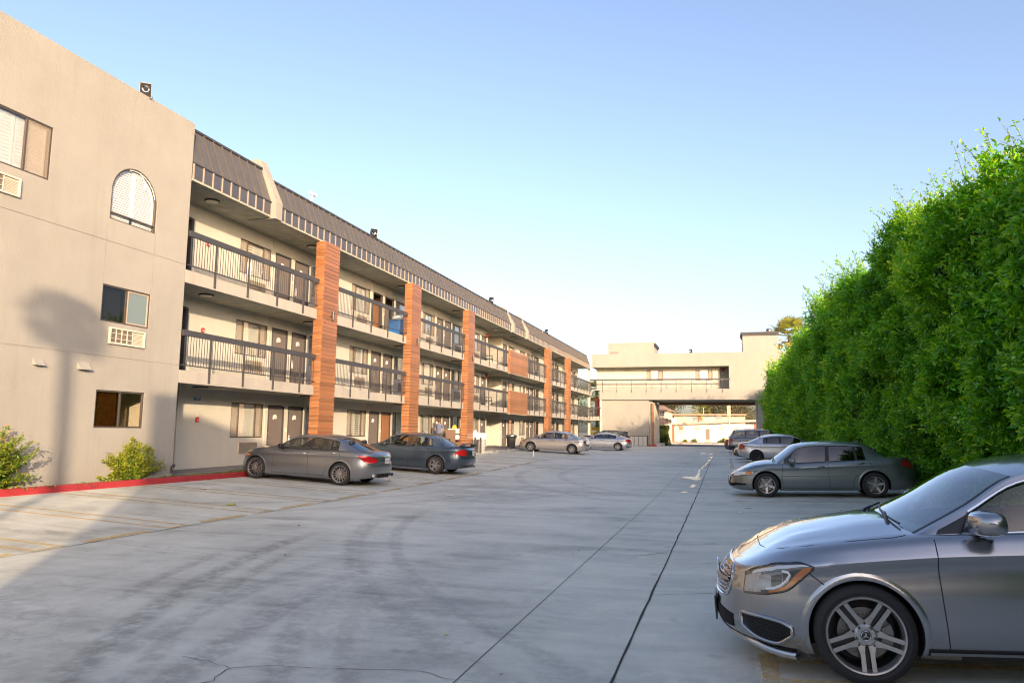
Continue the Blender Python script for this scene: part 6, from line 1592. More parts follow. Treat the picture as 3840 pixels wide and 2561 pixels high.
# clipped bush by the drive-through
t_ = thing('clipped_bush', (-7.8,96,.1), 'bright yellow-green clipped bush beside the drive-through exit', 'bush'); g = np.random.default_rng(51); n = 5200
u = g.uniform(0, 1, n); a = g.uniform(0, 6.28, n); z = u*2.4; rr = np.where(z < .7, .95, .80+.08*np.sin(z*3)); x = np.sign(np.cos(a))*np.abs(np.cos(a))**.5*rr; y = np.sign(np.sin(a))*np.abs(np.sin(a))**.5*rr
topm = g.uniform(0, 1, n) < .2; z = np.where(topm, 2.4, z); x = np.where(topm, g.uniform(-.8, .8, n), x); y = np.where(topm, g.uniform(-.8, .8, n), y)
P_ = np.stack([x, y, z], 1)+g.normal(0, .05, (n, 3)); leaves('foliage', P_, unit(np.stack([x, y, np.full(n, .3)], 1)+g.normal(0, .6, (n, 3))), unit(g.normal(0, .6, (n, 3))+np.array([0, -.3, .7])), .14*g.uniform(.6, 1.2, n), .6+.2*g.standard_normal(n), M['bush_leaf'], t_)
b = MB(); rbox(b, -.72,.72,-.72,.72,0,2.3,.15); b.build('branches', M['hedge_core'], t_)
for x, s_, lab in ((-6.0,.55,'leftmost low yellow-green plant under the shop windows'),(-4.6,.75,'low yellow plant between the shop window and door'),(-.85,.45,'small reddish-green plant right of the shop door'),(-.15,1.0,'spiky agave-like plant beside the sign pole')):
    t_ = thing('potted_agave' if False else 'agave', (x,117.6,.3), lab, 'plant'); n = 70; a = g.uniform(0, 6.28, n); e = g.uniform(.1, 1.4, n)
    d = np.stack([np.cos(a)*np.cos(e), np.sin(a)*np.cos(e), np.sin(e)], 1); leaves('blade', np.zeros((n, 3))+d*.05, d, unit(np.cross(d, np.cross(d, [[0, 0, 1]]))*-1+.01), s_*g.uniform(.5, .9, n), .6+.3*g.standard_normal(n), M['shrub_leaf'], t_, width=.18)

# ------------------------------------------------------------------ street beyond the drive-through
M['shop_white'] = mat('shop_white', (.74,.70,.63), .7); M['shop_roof'] = mat('shop_roof', (.34,.32,.29), .7); M['redwood'] = mat('redwood', (.28,.10,.075), .7); M['tan'] = mat('tan', (.52,.42,.31), .9); M['rooftile'] = mat('rooftile', (.36,.25,.18), .9, var=(.27,.18,.13), vscale=6)
shop = thing('shop', (-2,120,.3), 'low white board-and-batten shop with a sloping grey roof edge across the street', 'building')
b = MB(); b.box(-7.65,4.1,118,125,.2,3.1); adopt(b.build('wall', M['shop_white']), shop)
b = MB(); Y = 117.2
for (x0, z0, x1, z1) in ((-8.1,3.05,6.5,3.72),): 
    A = [(x0,z0-.15),(x1,z1-.15),(x1,z1+.17),(x0,z0+.17)]; b.prism(A, 117.1, 126, 'y')
adopt(b.build('roof', M['shop_roof'], recalc=True), shop)
bt = MB(); bt.box(-.025,.025,-.03,0,.2,3.15); bme = bt.mesh('batten', M['shop_white'])
for k in range(30): put(bme, shop, (-7.55+k*.39, 118, .0), True)
b = MB(); b.box(-8.2,-7.65,117.4,117.9,.2,3.2); adopt(b.build('fin_wall', M['redwood']), shop)
b = MB(); b.box(-8.15,-7.3,117.95,118.0,3.2,4.0); adopt(b.build('fin_wall', M['shop_white']), shop)
for (x0, x1, cols_) in ((-7.0,-3.9,((.0,.75),(.78,1.5),(1.53,2.3),(2.33,3.1))),(-1.05,1.95,((.0,.72),(.75,1.45),(1.5,2.2),(2.25,3.0)))):
    w = thing('window'); adopt(w, shop); w.location = (x0,118,.85)
    b = MB(); b.box(-.05,x1-x0+.05,-.06,.0,-.06,0); b.box(-.05,x1-x0+.05,-.06,0,1.85,1.92)
    for a, c in cols_: b.box(a-.03,a+.03,-.06,0,0,1.85)
    b.box(x1-x0-.03,x1-x0+.03,-.06,0,0,1.85); b.box(0,x1-x0,-.05,0,.6,.64); b.box(0,x1-x0,-.05,0,1.25,1.29); b.build('frame', M['white'], w)
    b = MB(); b.box(.03,x1-x0-.03,-.02,-.012,0,1.85); b.build('pane', mat('painted_pane', (.70,.68,.62), .35), w)
    for zz in (1.35, 1.6):
        for a, c in (cols_[0], cols_[3]):
            b = MB(); b.box(a+.06,c-.06,-.035,-.022,zz,zz+.17); b.build('slat', mat('glass_slat', (.42,.30,.20), .2), w)
for (x0, lab) in ((-3.05,0),(2.75,1)):
    d = thing('door'); adopt(d, shop); d.location = (x0,118,.3); b = MB(); b.box(0,.8,-.04,-.0,0,2.15); b.build('panel', M['tan_frame'], d); b = MB(); b.box(.14,.66,-.06,-.042,.45,2.0); b.build('screen_grille', mat('screen_grille', (.16,.14,.11), .6), d)
text('11612', .34, M['white'], shop, shop.matrix_basis.inverted() @ FACEYN(3.0,117.05,3.55), 'street_number', .02)
b = MB(); b.box(4.2,6.5,118.5,118.6,.2,3.3); adopt(b.build('side_gate', M['redwood']), shop)
for (x0, x1, z0, h, y, lab, m) in ((-6.05,-5.3,3.25,.60,121,'rusty low box unit at the left of the shop roof','tan'),(-4.9,-4.15,3.3,.85,121.5,'grey box unit beside the brown one on the shop roof','steel'),(-4.1,-3.5,3.3,.85,121.4,'brown box unit on the shop roof','redwood'),(-1.35,-.6,3.45,1.0,121,'tall pale duct unit near the middle of the shop roof','steel'),(-.5,.45,3.5,.65,121,'wide pale duct unit with a curved end on the shop roof','tan')):
    t_ = thing('rooftop_unit', ((x0+x1)/2,y,z0-.3), lab, 'roof unit'); b = MB(); rbox(b, (x0-x1)/2,(x1-x0)/2,-.4,.4,.25,.3+h,.05); b.build('casing', M[m], t_); b = MB(); b.box((x0-x1)/2+.05,(x1-x0)/2-.05,-.35,.35,0,.25); b.build('stand', M['dark'], t_)
    b = MB()
    for k in range(5): b.box((x0-x1)/2+.1,(x1-x0)/2-.1,-.42,-.405,.35+k*.09,.39+k*.09)
    b.build('louver', M['acgrille'], t_)
t_ = thing('apartment_block', (-4.5,132,.3), 'tan flat-roofed building behind the shop', 'building'); b = MB(); b.box(-8.5,3.2,130,137,.2,4.65); adopt(b.build('wall', M['tan']), t_)
b = MB(); b.box(-8.9,3.4,129.3,137.4,4.66,4.95); adopt(b.build('roof', M['rooftile']), t_)
for x0, z0, w_, h_ in ((-3.5,3.85,1.4,.7),(-6.8,4.0,1.8,.5)):
    w = thing('window'); adopt(w, t_); w.location = (x0,130,z0); b = MB(); b.box(0,w_,-.05,-.02,0,h_); b.build('pane', mat('blue_pane', (.30,.36,.38), .2), w); b = MB(); b.box(-.05,0,-.06,0,-.05,h_+.05); b.box(w_,w_+.05,-.06,0,-.05,h_+.05); b.box(0,w_,-.06,0,-.05,0); b.box(0,w_,-.06,0,h_,h_+.05); b.build('frame', M['white'], w)
b = MB(); b.tube([(-3.55,129.2,4.9),(-3.55,129.2,6.0)], .04, 6); tag(b.build('vent_pipe', M['steel']), 'thin vent pipe standing on the tan building roof', 'vent pipe')
hs_ = thing('house', (-10.5,114,.2), 'two storey cream house with a hipped roof at the left of the drive-through view', 'building')
b = MB(); b.box(-16,-8.0,112,119,.1,4.95); b.box(-16,-8.6,110.6,112,.1,3.1); adopt(b.build('wall', mat('cream', (.66,.58,.46), .9)), hs_)
b = MB(); P = [(-16.4,111.5,5.0),(-7.55,111.5,5.0),(-7.55,119.4,5.0),(-16.4,119.4,5.0),(-13.5,115.4,6.6),(-10.4,115.4,6.6)]; I = [b.p(*p) for p in P]
for f in ((0,1,5,4),(1,2,5),(2,3,4,5),(3,0,4)): b.face([I[k] for k in f])
b.box(-16.45,-7.5,111.45,111.55,4.86,5.0); b.box(-7.6,-7.5,111.5,119.4,4.86,5.0); b.quad((-16.4,111.5,4.99),(-7.55,111.5,4.99),(-7.55,119.4,4.99),(-16.4,119.4,4.99)); adopt(b.build('roof', M['rooftile']), hs_)
b = MB(); b.quad((-16,110.3,3.1),(-8.3,110.3,3.1),(-8.3,112,3.85),(-16,112,3.85)); b.box(-16,-8.3,110.25,110.32,3.0,3.12); adopt(b.build('porch_roof', M['rooftile']), hs_)
for x0 in (-9.4,-10.75):
    w = thing('window'); adopt(w, hs_); w.location = (x0,112,4.25); b = MB(); b.box(0,.72,-.03,-.01,0,.62); b.build('pane', M['lamp_dark'], w); b = MB(); frame = [(-.05,0),(.72,.77),(.34,.38)]
    for a, c in frame: b.box(a,c,-.06,0,-.05,.67)
    for z in (-.05,.19,.41,.62): b.box(0,.72,-.055,0,z,z+.04)
    b.build('frame', M['white'], w)
for k in range(2): b = MB(); b.lathe([(.0,.10),(.2,.06),(.32,0)], 14, 'y', (-8.25+.35*k,111.3,3.45-.1*k)); b.tube([(-8.25+.35*k,111.4,3.4),(-8.25+.35*k,111.7,3.2)], .03, 6); adopt(b.build('satellite_dish', M['acdark'], smooth=40), hs_)
t_ = thing('sign_pole', (.52,108,0), 'slim street pole carrying a tan box sign in front of the shop', 'sign pole'); b = MB(); b.tube([(0,0,-.2),(0,0,6.4)], .085, 10); b.build('pole', M['steel'], t_, smooth=50); b = MB(); rbox(b, -.26,.22,-.15,.15,4.1,5.55,.02); b.build('sign_box', M['tan'], t_); b = MB(); b.box(-.24,.20,-.165,-.152,4.85,4.9); b.build('sign_bar', M['dark'], t_)
t_ = thing('utility_pole', (-22,108.5,0), 'wooden utility pole left of the house holding the street wires', 'utility pole'); b = MB(); b.tube([(0,0,-.2),(0,0,8)], [.16,.11], 10); b.build('pole', M['bark'], t_)
b = MB(); b.tube([(-22+44*t, 108.5, 5.9+.9*t-1.4*t*(1-t)) for t in np.linspace(0, 1, 20)], .022, 5); b.tube([(-22+44*t, 108.6, 5.55+.5*t-1.2*t*(1-t)) for t in np.linspace(0, 1, 20)], .014, 5); tag(b.build('power_line', M['acdark']), 'thin street wires crossing the drive-through view', 'power line')

# ------------------------------------------------------------------ small things on the lot and the motel
def floodlight(x, y, z, yaw, tilt, label, s=1.0):
    t_ = thing('floodlight', (x,y,z), label, 'floodlight', 'floodlights on the roof edges', yaw)
    Mx = Matrix.Translation((0,0,.22*s)) @ Matrix.Rotation(tilt, 4, 'Y')
    def q(o): o.matrix_basis = Mx; return o
    b = MB(); W = .19*s; Hh = .25*s
    a = [(.10*s, sy*W, sz*Hh) for sy, sz in ((-1,-1),(1,-1),(1,1),(-1,1))]; r_ = [(-.10*s, sy*W*.72, sz*Hh*.72) for sy, sz in ((-1,-1),(1,-1),(1,1),(-1,1))]; I = [b.p(*p) for p in a+r_]
    for k in range(4): b.face((I[k], I[(k+1) % 4], I[4+(k+1) % 4], I[4+k]))
    b.face(I[4:][::-1]); 
    for (y0, y1, z0, z1) in ((-W,W,-Hh,-Hh+.02*s),(-W,W,Hh-.02*s,Hh),(-W,-W+.02*s,-Hh,Hh),(W-.02*s,W,-Hh,Hh)): b.box(.10*s,.115*s,y0,y1,z0,z1)
    q(b.build('housing', M['frame'], t_)); b = MB(); b.quad((.085*s,-W,-Hh),(.085*s,W,-Hh),(.085*s,W,Hh),(.085*s,-W,Hh)); q(b.build('face_plate', M['black'], t_))
    b = MB(); b.lathe([(0,-.03*s),(.07*s,.0),(.11*s,.012*s),(.118*s,.016*s)], 24, 'x', (.082*s,0,.05*s)); q(b.build('reflector', M['chrome'], t_, smooth=50))
    b = MB()
    for k in range(6): b.box(-.14*s,-.10*s,-W*.7+k*W*.27,-W*.7+k*W*.27+.015*s,-Hh*.6,Hh*.6)
    q(b.build('cooling_fins', M['frame'], t_)); b = MB(); b.bar((0,0,-.02),(-.02*s,-.0,.2*s),.05*s,.08*s); b.tube([(.0,.12*s,.02),(.05*s,.2*s,.05*s),(.02,.24*s,-.03)], .012*s, 5); b.build('bracket', M['frame'], t_)
floodlight(-14.7,15.27,10.42,R(-52),R(10),'large floodlight on the parapet of the end block',.78)
floodlight(-14.95,29.1,10.2,R(-40),R(12),'floodlight on the mansard between the first two wood columns',.8)
floodlight(-14.95,46.4,10.2,R(-40),R(12),'floodlight on the mansard just before the twin roof fins',.8)
floodlight(-14.95,62.4,10.2,R(-40),R(12),'floodlight on the mansard beyond the twin roof fins',.8)
floodlight(-3.5,83.3,10.47,R(-95),R(5),'floodlight on top of the bridge wing parapet',.9)
def camera_post(x, y, z, label):
    t_ = thing('security_camera', (x,y,z), label, 'security camera', 'security cameras on the roof edges'); b = MB(); b.tube([(0,0,-.1),(0,0,.26),(.04,.05,.32)], [.035,.03,.03], 8); b.build('mount', M['white'], t_, smooth=50); b = MB(); b.tube([(-.02,-.08,.36),(.06,.22,.34)], [.075,.07], 10); b.build('housing', M['white'], t_, smooth=50); b = MB(); b.lathe([(0,.0),(.045,.0),(.05,-.03)], 10, 'y', (.065,.235,.34)); b.build('lens', M['black'], t_)
camera_post(-14.95,23.95,10.22,'white camera on the mansard above the first wood column'); camera_post(-14.95,41.1,10.22,'white camera on the mansard near the third wood column')
camera_post(-14.95,61.0,10.22,'white camera just before the floodlight past the roof fins')
t_ = thing('lobby_sign', (XB+.005,19.73,2.59), 'small blue LOBBY sign with an arrow on the ground floor wall', 'sign'); b = MB(); b.box(0,.012,-.145,.145,-.06,.07); b.build('panel', M['sign_blue'], t_); text('LOBBY', .085, M['white'], t_, FACEX(.013,0,.025), 'lettering', .001)
b = MB(); b.box(.013,.015,-.08,.05,-.036,-.026); b.poly([(.014,.05,-.05),(.014,.085,-.031),(.014,.05,-.012)]); b.build('arrow', M['white'], t_)
for z, lab in ((1.93,'red fire alarm pull box on the ground floor wall near the lobby sign'),(4.78,'red fire alarm pull box on the second storey wall at the near end'),(7.62,'red fire alarm pull box on the third storey wall at the near end')):
    t_ = thing('fire_alarm_pull', (XB,19.77,z), lab, 'fire alarm', 'fire alarm pull boxes'); b = MB(); b.box(0,.05,-.055,.055,-.075,.07); b.build('box', M['red'], t_); b = MB(); b.box(.05,.058,-.035,.035,-.02,.0); b.build('handle', M['white'], t_); b = MB(); b.box(0,.04,-.04,.04,.10,.15); b.build('cover', M['acpanel'], t_)
for (y, z, lab) in ((49.1,8.35,'red fire bell under the third storey soffit by the stair recess'),(49.1,5.5,'red fire bell on the second storey by the stair recess'),(79.0,8.35,'red fire bell on the third storey near the far corner'),(79.0,5.45,'red fire bell on the second storey near the far corner'),(79.0,2.6,'red fire bell on the ground floor near the far corner')):
    t_ = thing('fire_bell', (XB,y,z), lab, 'fire bell', 'red fire bells'); b = MB(); b.lathe([(.0,.13),(.10,.12),(.155,.07),(.16,.04),(.05,.03),(.05,0)], 18, 'x'); b.build('gong', M['red'], t_, smooth=40); b = MB(); b.box(0,.03,-.07,.07,-.07,.07); b.build('base', M['red'], t_)
t_ = thing('fire_bell', (-.1,85.45,8.75), 'red fire bell in the gallery recess of the bridge wing', 'fire bell', 'red fire bells'); b = MB(); b.lathe([(0,-.13),(.12,-.11),(.17,-.05),(.05,-.03),(.05,0)], 18, 'y'); b.build('gong', M['red'], t_, smooth=40); b = MB(); b.box(-.07,.07,-.03,0,-.07,.07); b.build('base', M['red'], t_)

# laundry bin, carts, bags, bins
def blob(b, c, r, seed=0, n=14, sq=(1,1,1), amp=.22):
    g = np.random.default_rng(seed); ph = g.uniform(0, 6.28, 6)
    for i in range(n):
        pass
    rows = []
    for i in range(n+1):
        th = math.pi*i/n; row = []
        for j in range(n+4):
            a = 2*math.pi*j/(n+4); k = 1+amp*(.5*math.sin(3*a+ph[0]+2*th)+.35*math.sin(5*a-ph[1]+3*th)+.3*math.sin(4*th+ph[2]+a)); row.append(b.p(c[0]+r*sq[0]*k*math.sin(th)*math.cos(a), c[1]+r*sq[1]*k*math.sin(th)*math.sin(a), c[2]+r*sq[2]*k*math.cos(th)))
        rows.append(row)
    for p, q in zip(rows, rows[1:]):
        for j in range(n+4): b.face((p[j], p[(j+1) % (n+4)], q[(j+1) % (n+4)], q[j]))
M['linen'] = mat('linen', (.72,.71,.69), .9); M['bin_blue'] = mat('bin_blue', (.012,.13,.42), .45); M['bag_white'] = mat('bag_white', (.82,.82,.82), .45); M['bin_grey'] = mat('bin_grey', (.32,.33,.34), .6); M['bag_clear'] = glass_mat('bag_clear', (.5,.5,.48), .12, .3)
t_ = thing('laundry_bin', (-15.25,32.75,6.13), 'blue wheeled laundry bin heaped with white linen on the third storey walkway', 'laundry bin')
b = MB(); A = [(-.33,-.55),(.33,-.55),(.33,.55),(-.33,.55)]; I = [b.p(x*.86, y*.9, .14) for x, y in A]+[b.p(x, y, .82) for x, y in A]+[b.p(x*.92, y*.94, .80) for x, y in A]+[b.p(x*.8, y*.84, .3) for x, y in A]
for k in range(4): b.face((I[k], I[(k+1) % 4], I[4+(k+1) % 4], I[4+k])); b.face((I[4+k], I[4+(k+1) % 4], I[8+(k+1) % 4], I[8+k])); b.face((I[8+k], I[8+(k+1) % 4], I[12+(k+1) % 4], I[12+k]))
b.face(I[:4]); b.face(I[12:]); b.tube([(x*1.02, y*1.02, .82) for x, y in A], .03, 6, closed=True); b.build('tub', M['bin_blue'], t_)
b = MB(); blob(b, (0,-.15,.86), .33, 1, sq=(.9,1.1,.6)); blob(b, (.05,.25,.88), .3, 2, sq=(.9,1,.55)); b.build('linen', M['linen'], t_, smooth=60)['kind'] = 'stuff'
for sx, sy in ((-1,-1),(1,-1),(1,1),(-1,1)): b = MB(); b.lathe([(0,-.02),(.06,-.02),(.06,.02),(0,.02)], 12, 'y', (sx*.24,sy*.42,.06)); b.box(sx*.24-.02,sx*.24+.02,sy*.42-.03,sy*.42+.03,.08,.14); b.build('caster', M['dark'], t_)
t_ = thing('housekeeping_cart', (-15.0,40.0,wz(40)), 'housekeeping cart piled with white towels beside the third wood column', 'cart'); b = MB(); b.box(-.28,.28,-.5,.5,.18,.22); b.box(-.28,.28,-.5,.5,.55,.58); b.box(-.28,.28,-.5,.5,.9,.93); b.box(-.29,.29,.48,.52,.18,1.25); b.box(-.29,.29,-.52,-.48,.18,1.15); b.build('frame', mat('cart_brown', (.16,.10,.07), .6), t_)
b = MB()
for k in range(4):
    for j in range(3): rbox(b, -.22,.22,-.42+.28*j,-.18+.28*j,.94+.07*k,1.0+.07*k,.02)
for j in range(3): rbox(b, -.22,.22,-.42+.28*j,-.18+.28*j,.6,.86,.03)
b.build('towels', M['linen'], t_)['kind'] = 'stuff'
b = MB(); blob(b, (.1,-.2,1.28), .13, 7); b.build('yellow_cloth', mat('yellow_cloth', (.62,.45,.03), .7), t_, smooth=60)
b = MB()
for j in (-.4,.4):
    for s in (-.2,.2): b.lathe([(0,-.02),(.07,-.02),(.07,.02),(0,.02)], 12, 'y', (s,j,.08))
b.build('wheels', M['dark'], t_)
def bin_(loc, label, m, r0, r1, h, dark=False):
    t_ = thing('trash_can', loc, label, 'trash can'); b = MB(); pr = [(0,.0),(r0,.0),(r1,h-.05),(r1+.03,h-.05),(r1+.035,h),(r1-.01,h),(r1-.02,h-.06),(r0-.03,.06),(0,.06)]; b.lathe(pr, 28, 'z')
    b.build('can', m, t_, smooth=35)
    for a in (0.7, 2.27, 3.84, 5.41):
        bb = MB(); bb.tube([(r0*1.005*math.cos(a), r0*1.005*math.sin(a), .03), (r1*1.005*math.cos(a), r1*1.005*math.sin(a), h-.06)], .014, 5); bb.build('rib', m, t_)
    return t_
gt = bin_((-14.0,41.9,gz(-14,41.9)), 'grey round trash can with a white box on top beside the third wood column', M['bin_grey'], .24, .31, .76)
t_ = thing('storage_box', (-14.0,41.9,gz(-14,41.9)+.765), 'white carton standing on the grey trash can', 'box'); b = MB(); rbox(b, -.28,.28,-.26,.26,0,.36,.03); b.build('carton', M['white'], t_); b = MB(); b.box(-.29,.29,-.27,.27,.30,.37); b.build('lid', M['white'], t_)
bt_ = bin_((-14.25,49.3,gz(-14.25,49.3)), 'dark square-shouldered trash can with a clear liner in front of the motel doors', M['dark'], .25, .33, .92)
b = MB(); b.lathe([(.335,.80),(.37,.86),(.39,.95),(.36,1.0),(.33,.98),(.30,.85)], 22, 'z'); b.v = [(x*(1+.05*math.sin(k*1.7)), y*(1+.05*math.sin(k*2.3)), z+.02*math.sin(k*2.9)) for k, (x, y, z) in enumerate(b.v)]; b.build('liner', M['bag_clear'], bt_, smooth=60)
t_ = thing('trash_bag', (-15.1,44.2,wz(44)), 'large bulging white trash bag on the walkway', 'trash bag'); b = MB(); blob(b, (0,0,.42), .5, 3, 18, (.8,.95,.85), .14); blob(b, (0,-.12,.9), .22, 4, 12, (.7,.7,1), .2); b.build('bag', M['bag_white'], t_, smooth=60); b = MB(); b.tube([(.02*math.cos(a)*3, -.12+.06*math.sin(a), 1.08) for a in np.linspace(0, 6.28, 9)[:-1]], .02, 5, closed=True); b.build('knot', M['bag_white'], t_)
t_ = thing('trash_bag', (-14.7,43.4,wz(43)), 'small yellow bag at the foot of the white trash bag', 'trash bag'); b = MB(); blob(b, (0,0,.2), .22, 8, 12, (1,1,.9)); b.build('bag', mat('bag_yellow', (.55,.50,.06), .5), t_, smooth=60); b = MB(); blob(b, (0,0,.42), .06, 9, 8); b.build('knot', mat('bag_yellow2', (.55,.50,.06), .5), t_)
for k, (x, y, lab) in enumerate(((-13.55,41.8,'concrete wheel stop nearest the grey trash can'),(-13.55,44.6,'concrete wheel stop second from the grey trash can'),(-13.6,47.2,'concrete wheel stop just before the dark trash can'),(-13.6,50.2,'concrete wheel stop under the nose of the champagne sedan'),(-13.6,38.9,'concrete wheel stop beyond the navy sedan'))):
    t_ = thing('wheel_stop', (x,y,gz(x,y)), lab, 'wheel stop', 'concrete wheel stops'); b = MB(); P = [(-.09,0),(.09,0),(.07,.07),(.03,.115),(-.03,.115),(-.07,.07)]; b.prism(P, -.85, .85, 'y'); b.build('block', M['kerb'], t_, recalc=True)
    b = MB()
    for yy in (-.55,.55): b.lathe([(0,.118),(.02,.118),(.02,.10)], 8, 'z', (0,yy,0))
    b.build('bolt', M['steel'], t_)
for k, (x, y, lab) in enumerate(((-14.0,40.9,'dark bollard left of the grey trash can'),(-13.75,41.15,'dark bollard nearer the grey trash can'))):
    t_ = thing('bollard', (x,y,gz(x,y)), lab, 'bollard', 'dark bollards'); b = MB(); b.lathe([(.06,0),(.06,.85),(.045,.9),(0,.91)], 14, 'z'); b.build('post', M['dark'], t_, smooth=40)
t_ = thing('bottle', (-10.6,41.3,gz(-10.6,41.3)), 'clear plastic bottle standing on the lot', 'bottle'); b = MB(); b.lathe([(0,0),(.04,.0),(.042,.2),(.036,.24),(.015,.30),(.015,.33)], 14, 'z'); b.build('body', M['bag_white'], t_, smooth=50); b = MB(); b.lathe([(.017,.32),(.017,.345),(0,.345)], 10, 'z'); b.build('cap', M['white'], t_)
t_ = thing('paper_cup', (-10.35,21.75,gz(-10.35,21.75)+.045), 'white paper cup lying on its side behind the gunmetal sedan', 'cup'); b = MB(); b.lathe([(0,-.07),(.032,-.07),(.045,.09),(.047,.09),(.043,.085),(.031,-.06),(0,-.06)], 16, 'x'); o = b.build('cup', M['linen'], t_, smooth=40); o.rotation_euler = (0,0,.5); b = MB(); b.lathe([(.043,.0),(.0465,.085),(.0455,.02)], 16, 'x'); o = b.build('sleeve', M['acpanel'], t_); o.rotation_euler = (0,0,.5)
def scrap(x, y, s, label, m, seed):
    g = np.random.default_rng(seed); b = MB(); n = 5; I = [[b.p(x+s*(i/n-.5)+g.normal(0, s*.04), y+s*.7*(j/n-.5)+g.normal(0, s*.04), gz(x, y)+.012+abs(g.normal(0, s*.05))) for j in range(n+1)] for i in range(n+1)]
    for i in range(n):
        for j in range(n): b.face((I[i][j], I[i+1][j], I[i+1][j+1], I[i][j+1]))
    tag(b.build('paper_scrap' if m != 'leafy' else 'fallen_leaf', M['linen'] if m != 'leafy' else M['yellow_leaf']), label, 'litter')
M['yellow_leaf'] = mat('yellow_leaf', (.42,.45,.04), .6)
scrap(-10.25,13.83,.22,'yellow-green leaf lying between the painted stalls','leafy',1); scrap(-12.6,16.0,.18,'white paper scrap near the red kerb','p',2); scrap(-6.93,18.3,.18,'white paper scrap in the middle of the lane','p',3); scrap(.46,17.9,.16,'white paper scrap in the empty stall on the right','p',4); scrap(-2.3,6.05,.04,'tiny brown leaf near the long pavement joint','leafy',5); scrap(-9.9,40.2,.15,'white paper scrap near the plastic bottle','p',6)

# enclosure, vending machine, boxes by the bridge wing
t_ = thing('corrugated_enclosure', (-9.2,82.4,gz(-9,82)), 'low corrugated metal enclosure with a dark frame by the wing wall', 'enclosure'); b = MB()
for k in range(40): b.box(-.9+k*.046,-.9+k*.046+.03,-.4,-.37,.04,1.05)
b.build('corrugation', M['steel'], t_)['kind'] = 'stuff'
b = MB(); b.box(-.92,.92,-.37,-.34,.02,1.05); b.build('sheet', M['steel'], t_); b = MB()
for x in (-.93,-.45,.03,.5,.93): b.box(x-.025,x+.025,-.44,-.39,0,1.12)
b.box(-.95,.95,-.45,-.38,1.06,1.12); b.box(.90,.95,-.4,.85,1.06,1.12); b.build('frame', M['rail'], t_); b = MB(); b.box(.905,.935,-.38,.85,.02,1.06); b.build('side_panel', M['acdark'], t_)
b = MB(); b.box(-8.25,-7.3,82.2,83.2,-.1,gz(-8,83)+.14); tag(b.build('kerb', M['kerb_red']), kind='structure'); b = MB(); b.box(-7.4,-6.9,83.3,89,-.1,gz(-7.4,84)+.3); tag(b.build('kerb', M['kerb']), kind='structure')
t_ = thing('vending_machine', (-13.98,84.6,3.42), 'tall red drinks machine with a bottle picture in the corner balcony', 'vending machine'); b = MB(); rbox(b, -.42,.42,-.4,.4,0,2.12,.04); b.build('cabinet', mat('vending_red', (.55,.02,.02), .35), t_); b = MB(); b.box(-.40,-.02,-.42,-.405,.15,2.0); b.build('side_band', M['redwood'], t_)
b = MB(); P = [(.05,.25),(.33,.25),(.34,.75),(.30,1.0),(.33,1.2),(.26,1.45),(.23,1.75),(.23,1.8),(.15,1.8),(.15,1.75),(.12,1.45),(.05,1.2),(.08,1.0),(.04,.75)]; b.prism(P, -.425, -.405, 'y'); b.build('bottle_picture', mat('bottle_picture', (.30,.10,.06), .35), t_, recalc=True); b = MB(); b.box(.06,.32,-.43,-.426,.98,1.14); b.build('label_band', M['white'], t_)
t_ = thing('vending_box', (-14.75,86,wz(60)-.1), 'yellow display box with a slanted white oval under the corner balcony', 'display box'); b = MB(); rbox(b, -.62,.62,-.3,.3,0,1.75,.04); b.build('cabinet', mat('display_yellow', (.62,.42,.03), .45), t_); b = MB(); P = [(.40*math.cos(a)*math.cos(.25)-.14*math.sin(a)*math.sin(.25), 1.25+.40*math.cos(a)*math.sin(.25)+.14*math.sin(a)*math.cos(.25)) for a in np.linspace(0, 6.283, 25)[:-1]]; b.prism(P, -.315, -.302, 'y'); b.build('oval', M['white'], t_, recalc=True); b = MB(); b.box(-.2,.15,-.312,-.302,.5,.6); b.build('price_strip', M['linen'], t_)
t_ = thing('wall_sign', (XB+.01,72.6,1.95), 'small yellow notice with a blue symbol beside a far ground floor door', 'sign'); b = MB(); b.box(0,.02,-.16,.16,-.5,.5); b.build('panel', mat('notice_yellow', (.60,.38,.03), .5), t_); b = MB(); b.lathe([(0,.022),(.1,.022)], 14, 'x', (0,0,.1)); b.build('symbol', M['sign_blue'], t_)
t_ = thing('corner_pipe', (-12.4,81.9,gz(-12.4,82)), 'low dark air conditioner standing on the walkway at the far corner', 'air conditioner'); b = MB(); rbox(b, -.4,.4,-.25,.25,.1,.8,.04); b.build('casing', M['acdark'], t_); b = MB(); b.lathe([(0,-.256),(.24,-.256)], 18, 'y', (0,0,.45)); b.build('fan', M['black'], t_)
for (y, z, lab) in ((47.9,3.28,'dark patio chair on the second storey near the stair recess'),(47.9,6.13,'dark patio chair on the third storey near the stair recess')):
    t_ = thing('patio_chair', (-15.5,y,z), lab, 'chair', 'dark patio chairs', .4); b = MB(); rbox(b, -.25,.25,-.25,.25,.40,.45,.02); b.build('seat', M['dark'], t_); b = MB(); rbox(b, -.29,-.24,-.25,.25,.46,.95,.02); b.build('backrest', M['dark'], t_)
    for sx in (-.23,.23):
        for sy in (-.23,.23): b = MB(); b.tube([(sx,sy,.41),(sx*1.1,sy*1.1,0)], .018, 6); b.build('leg', M['dark'], t_)
    for sy in (-.27,.27): b = MB(); b.tube([(-.25,sy,.66),(.2,sy,.66),(.22,sy,.42)], .02, 6); b.build('armrest', M['dark'], t_)

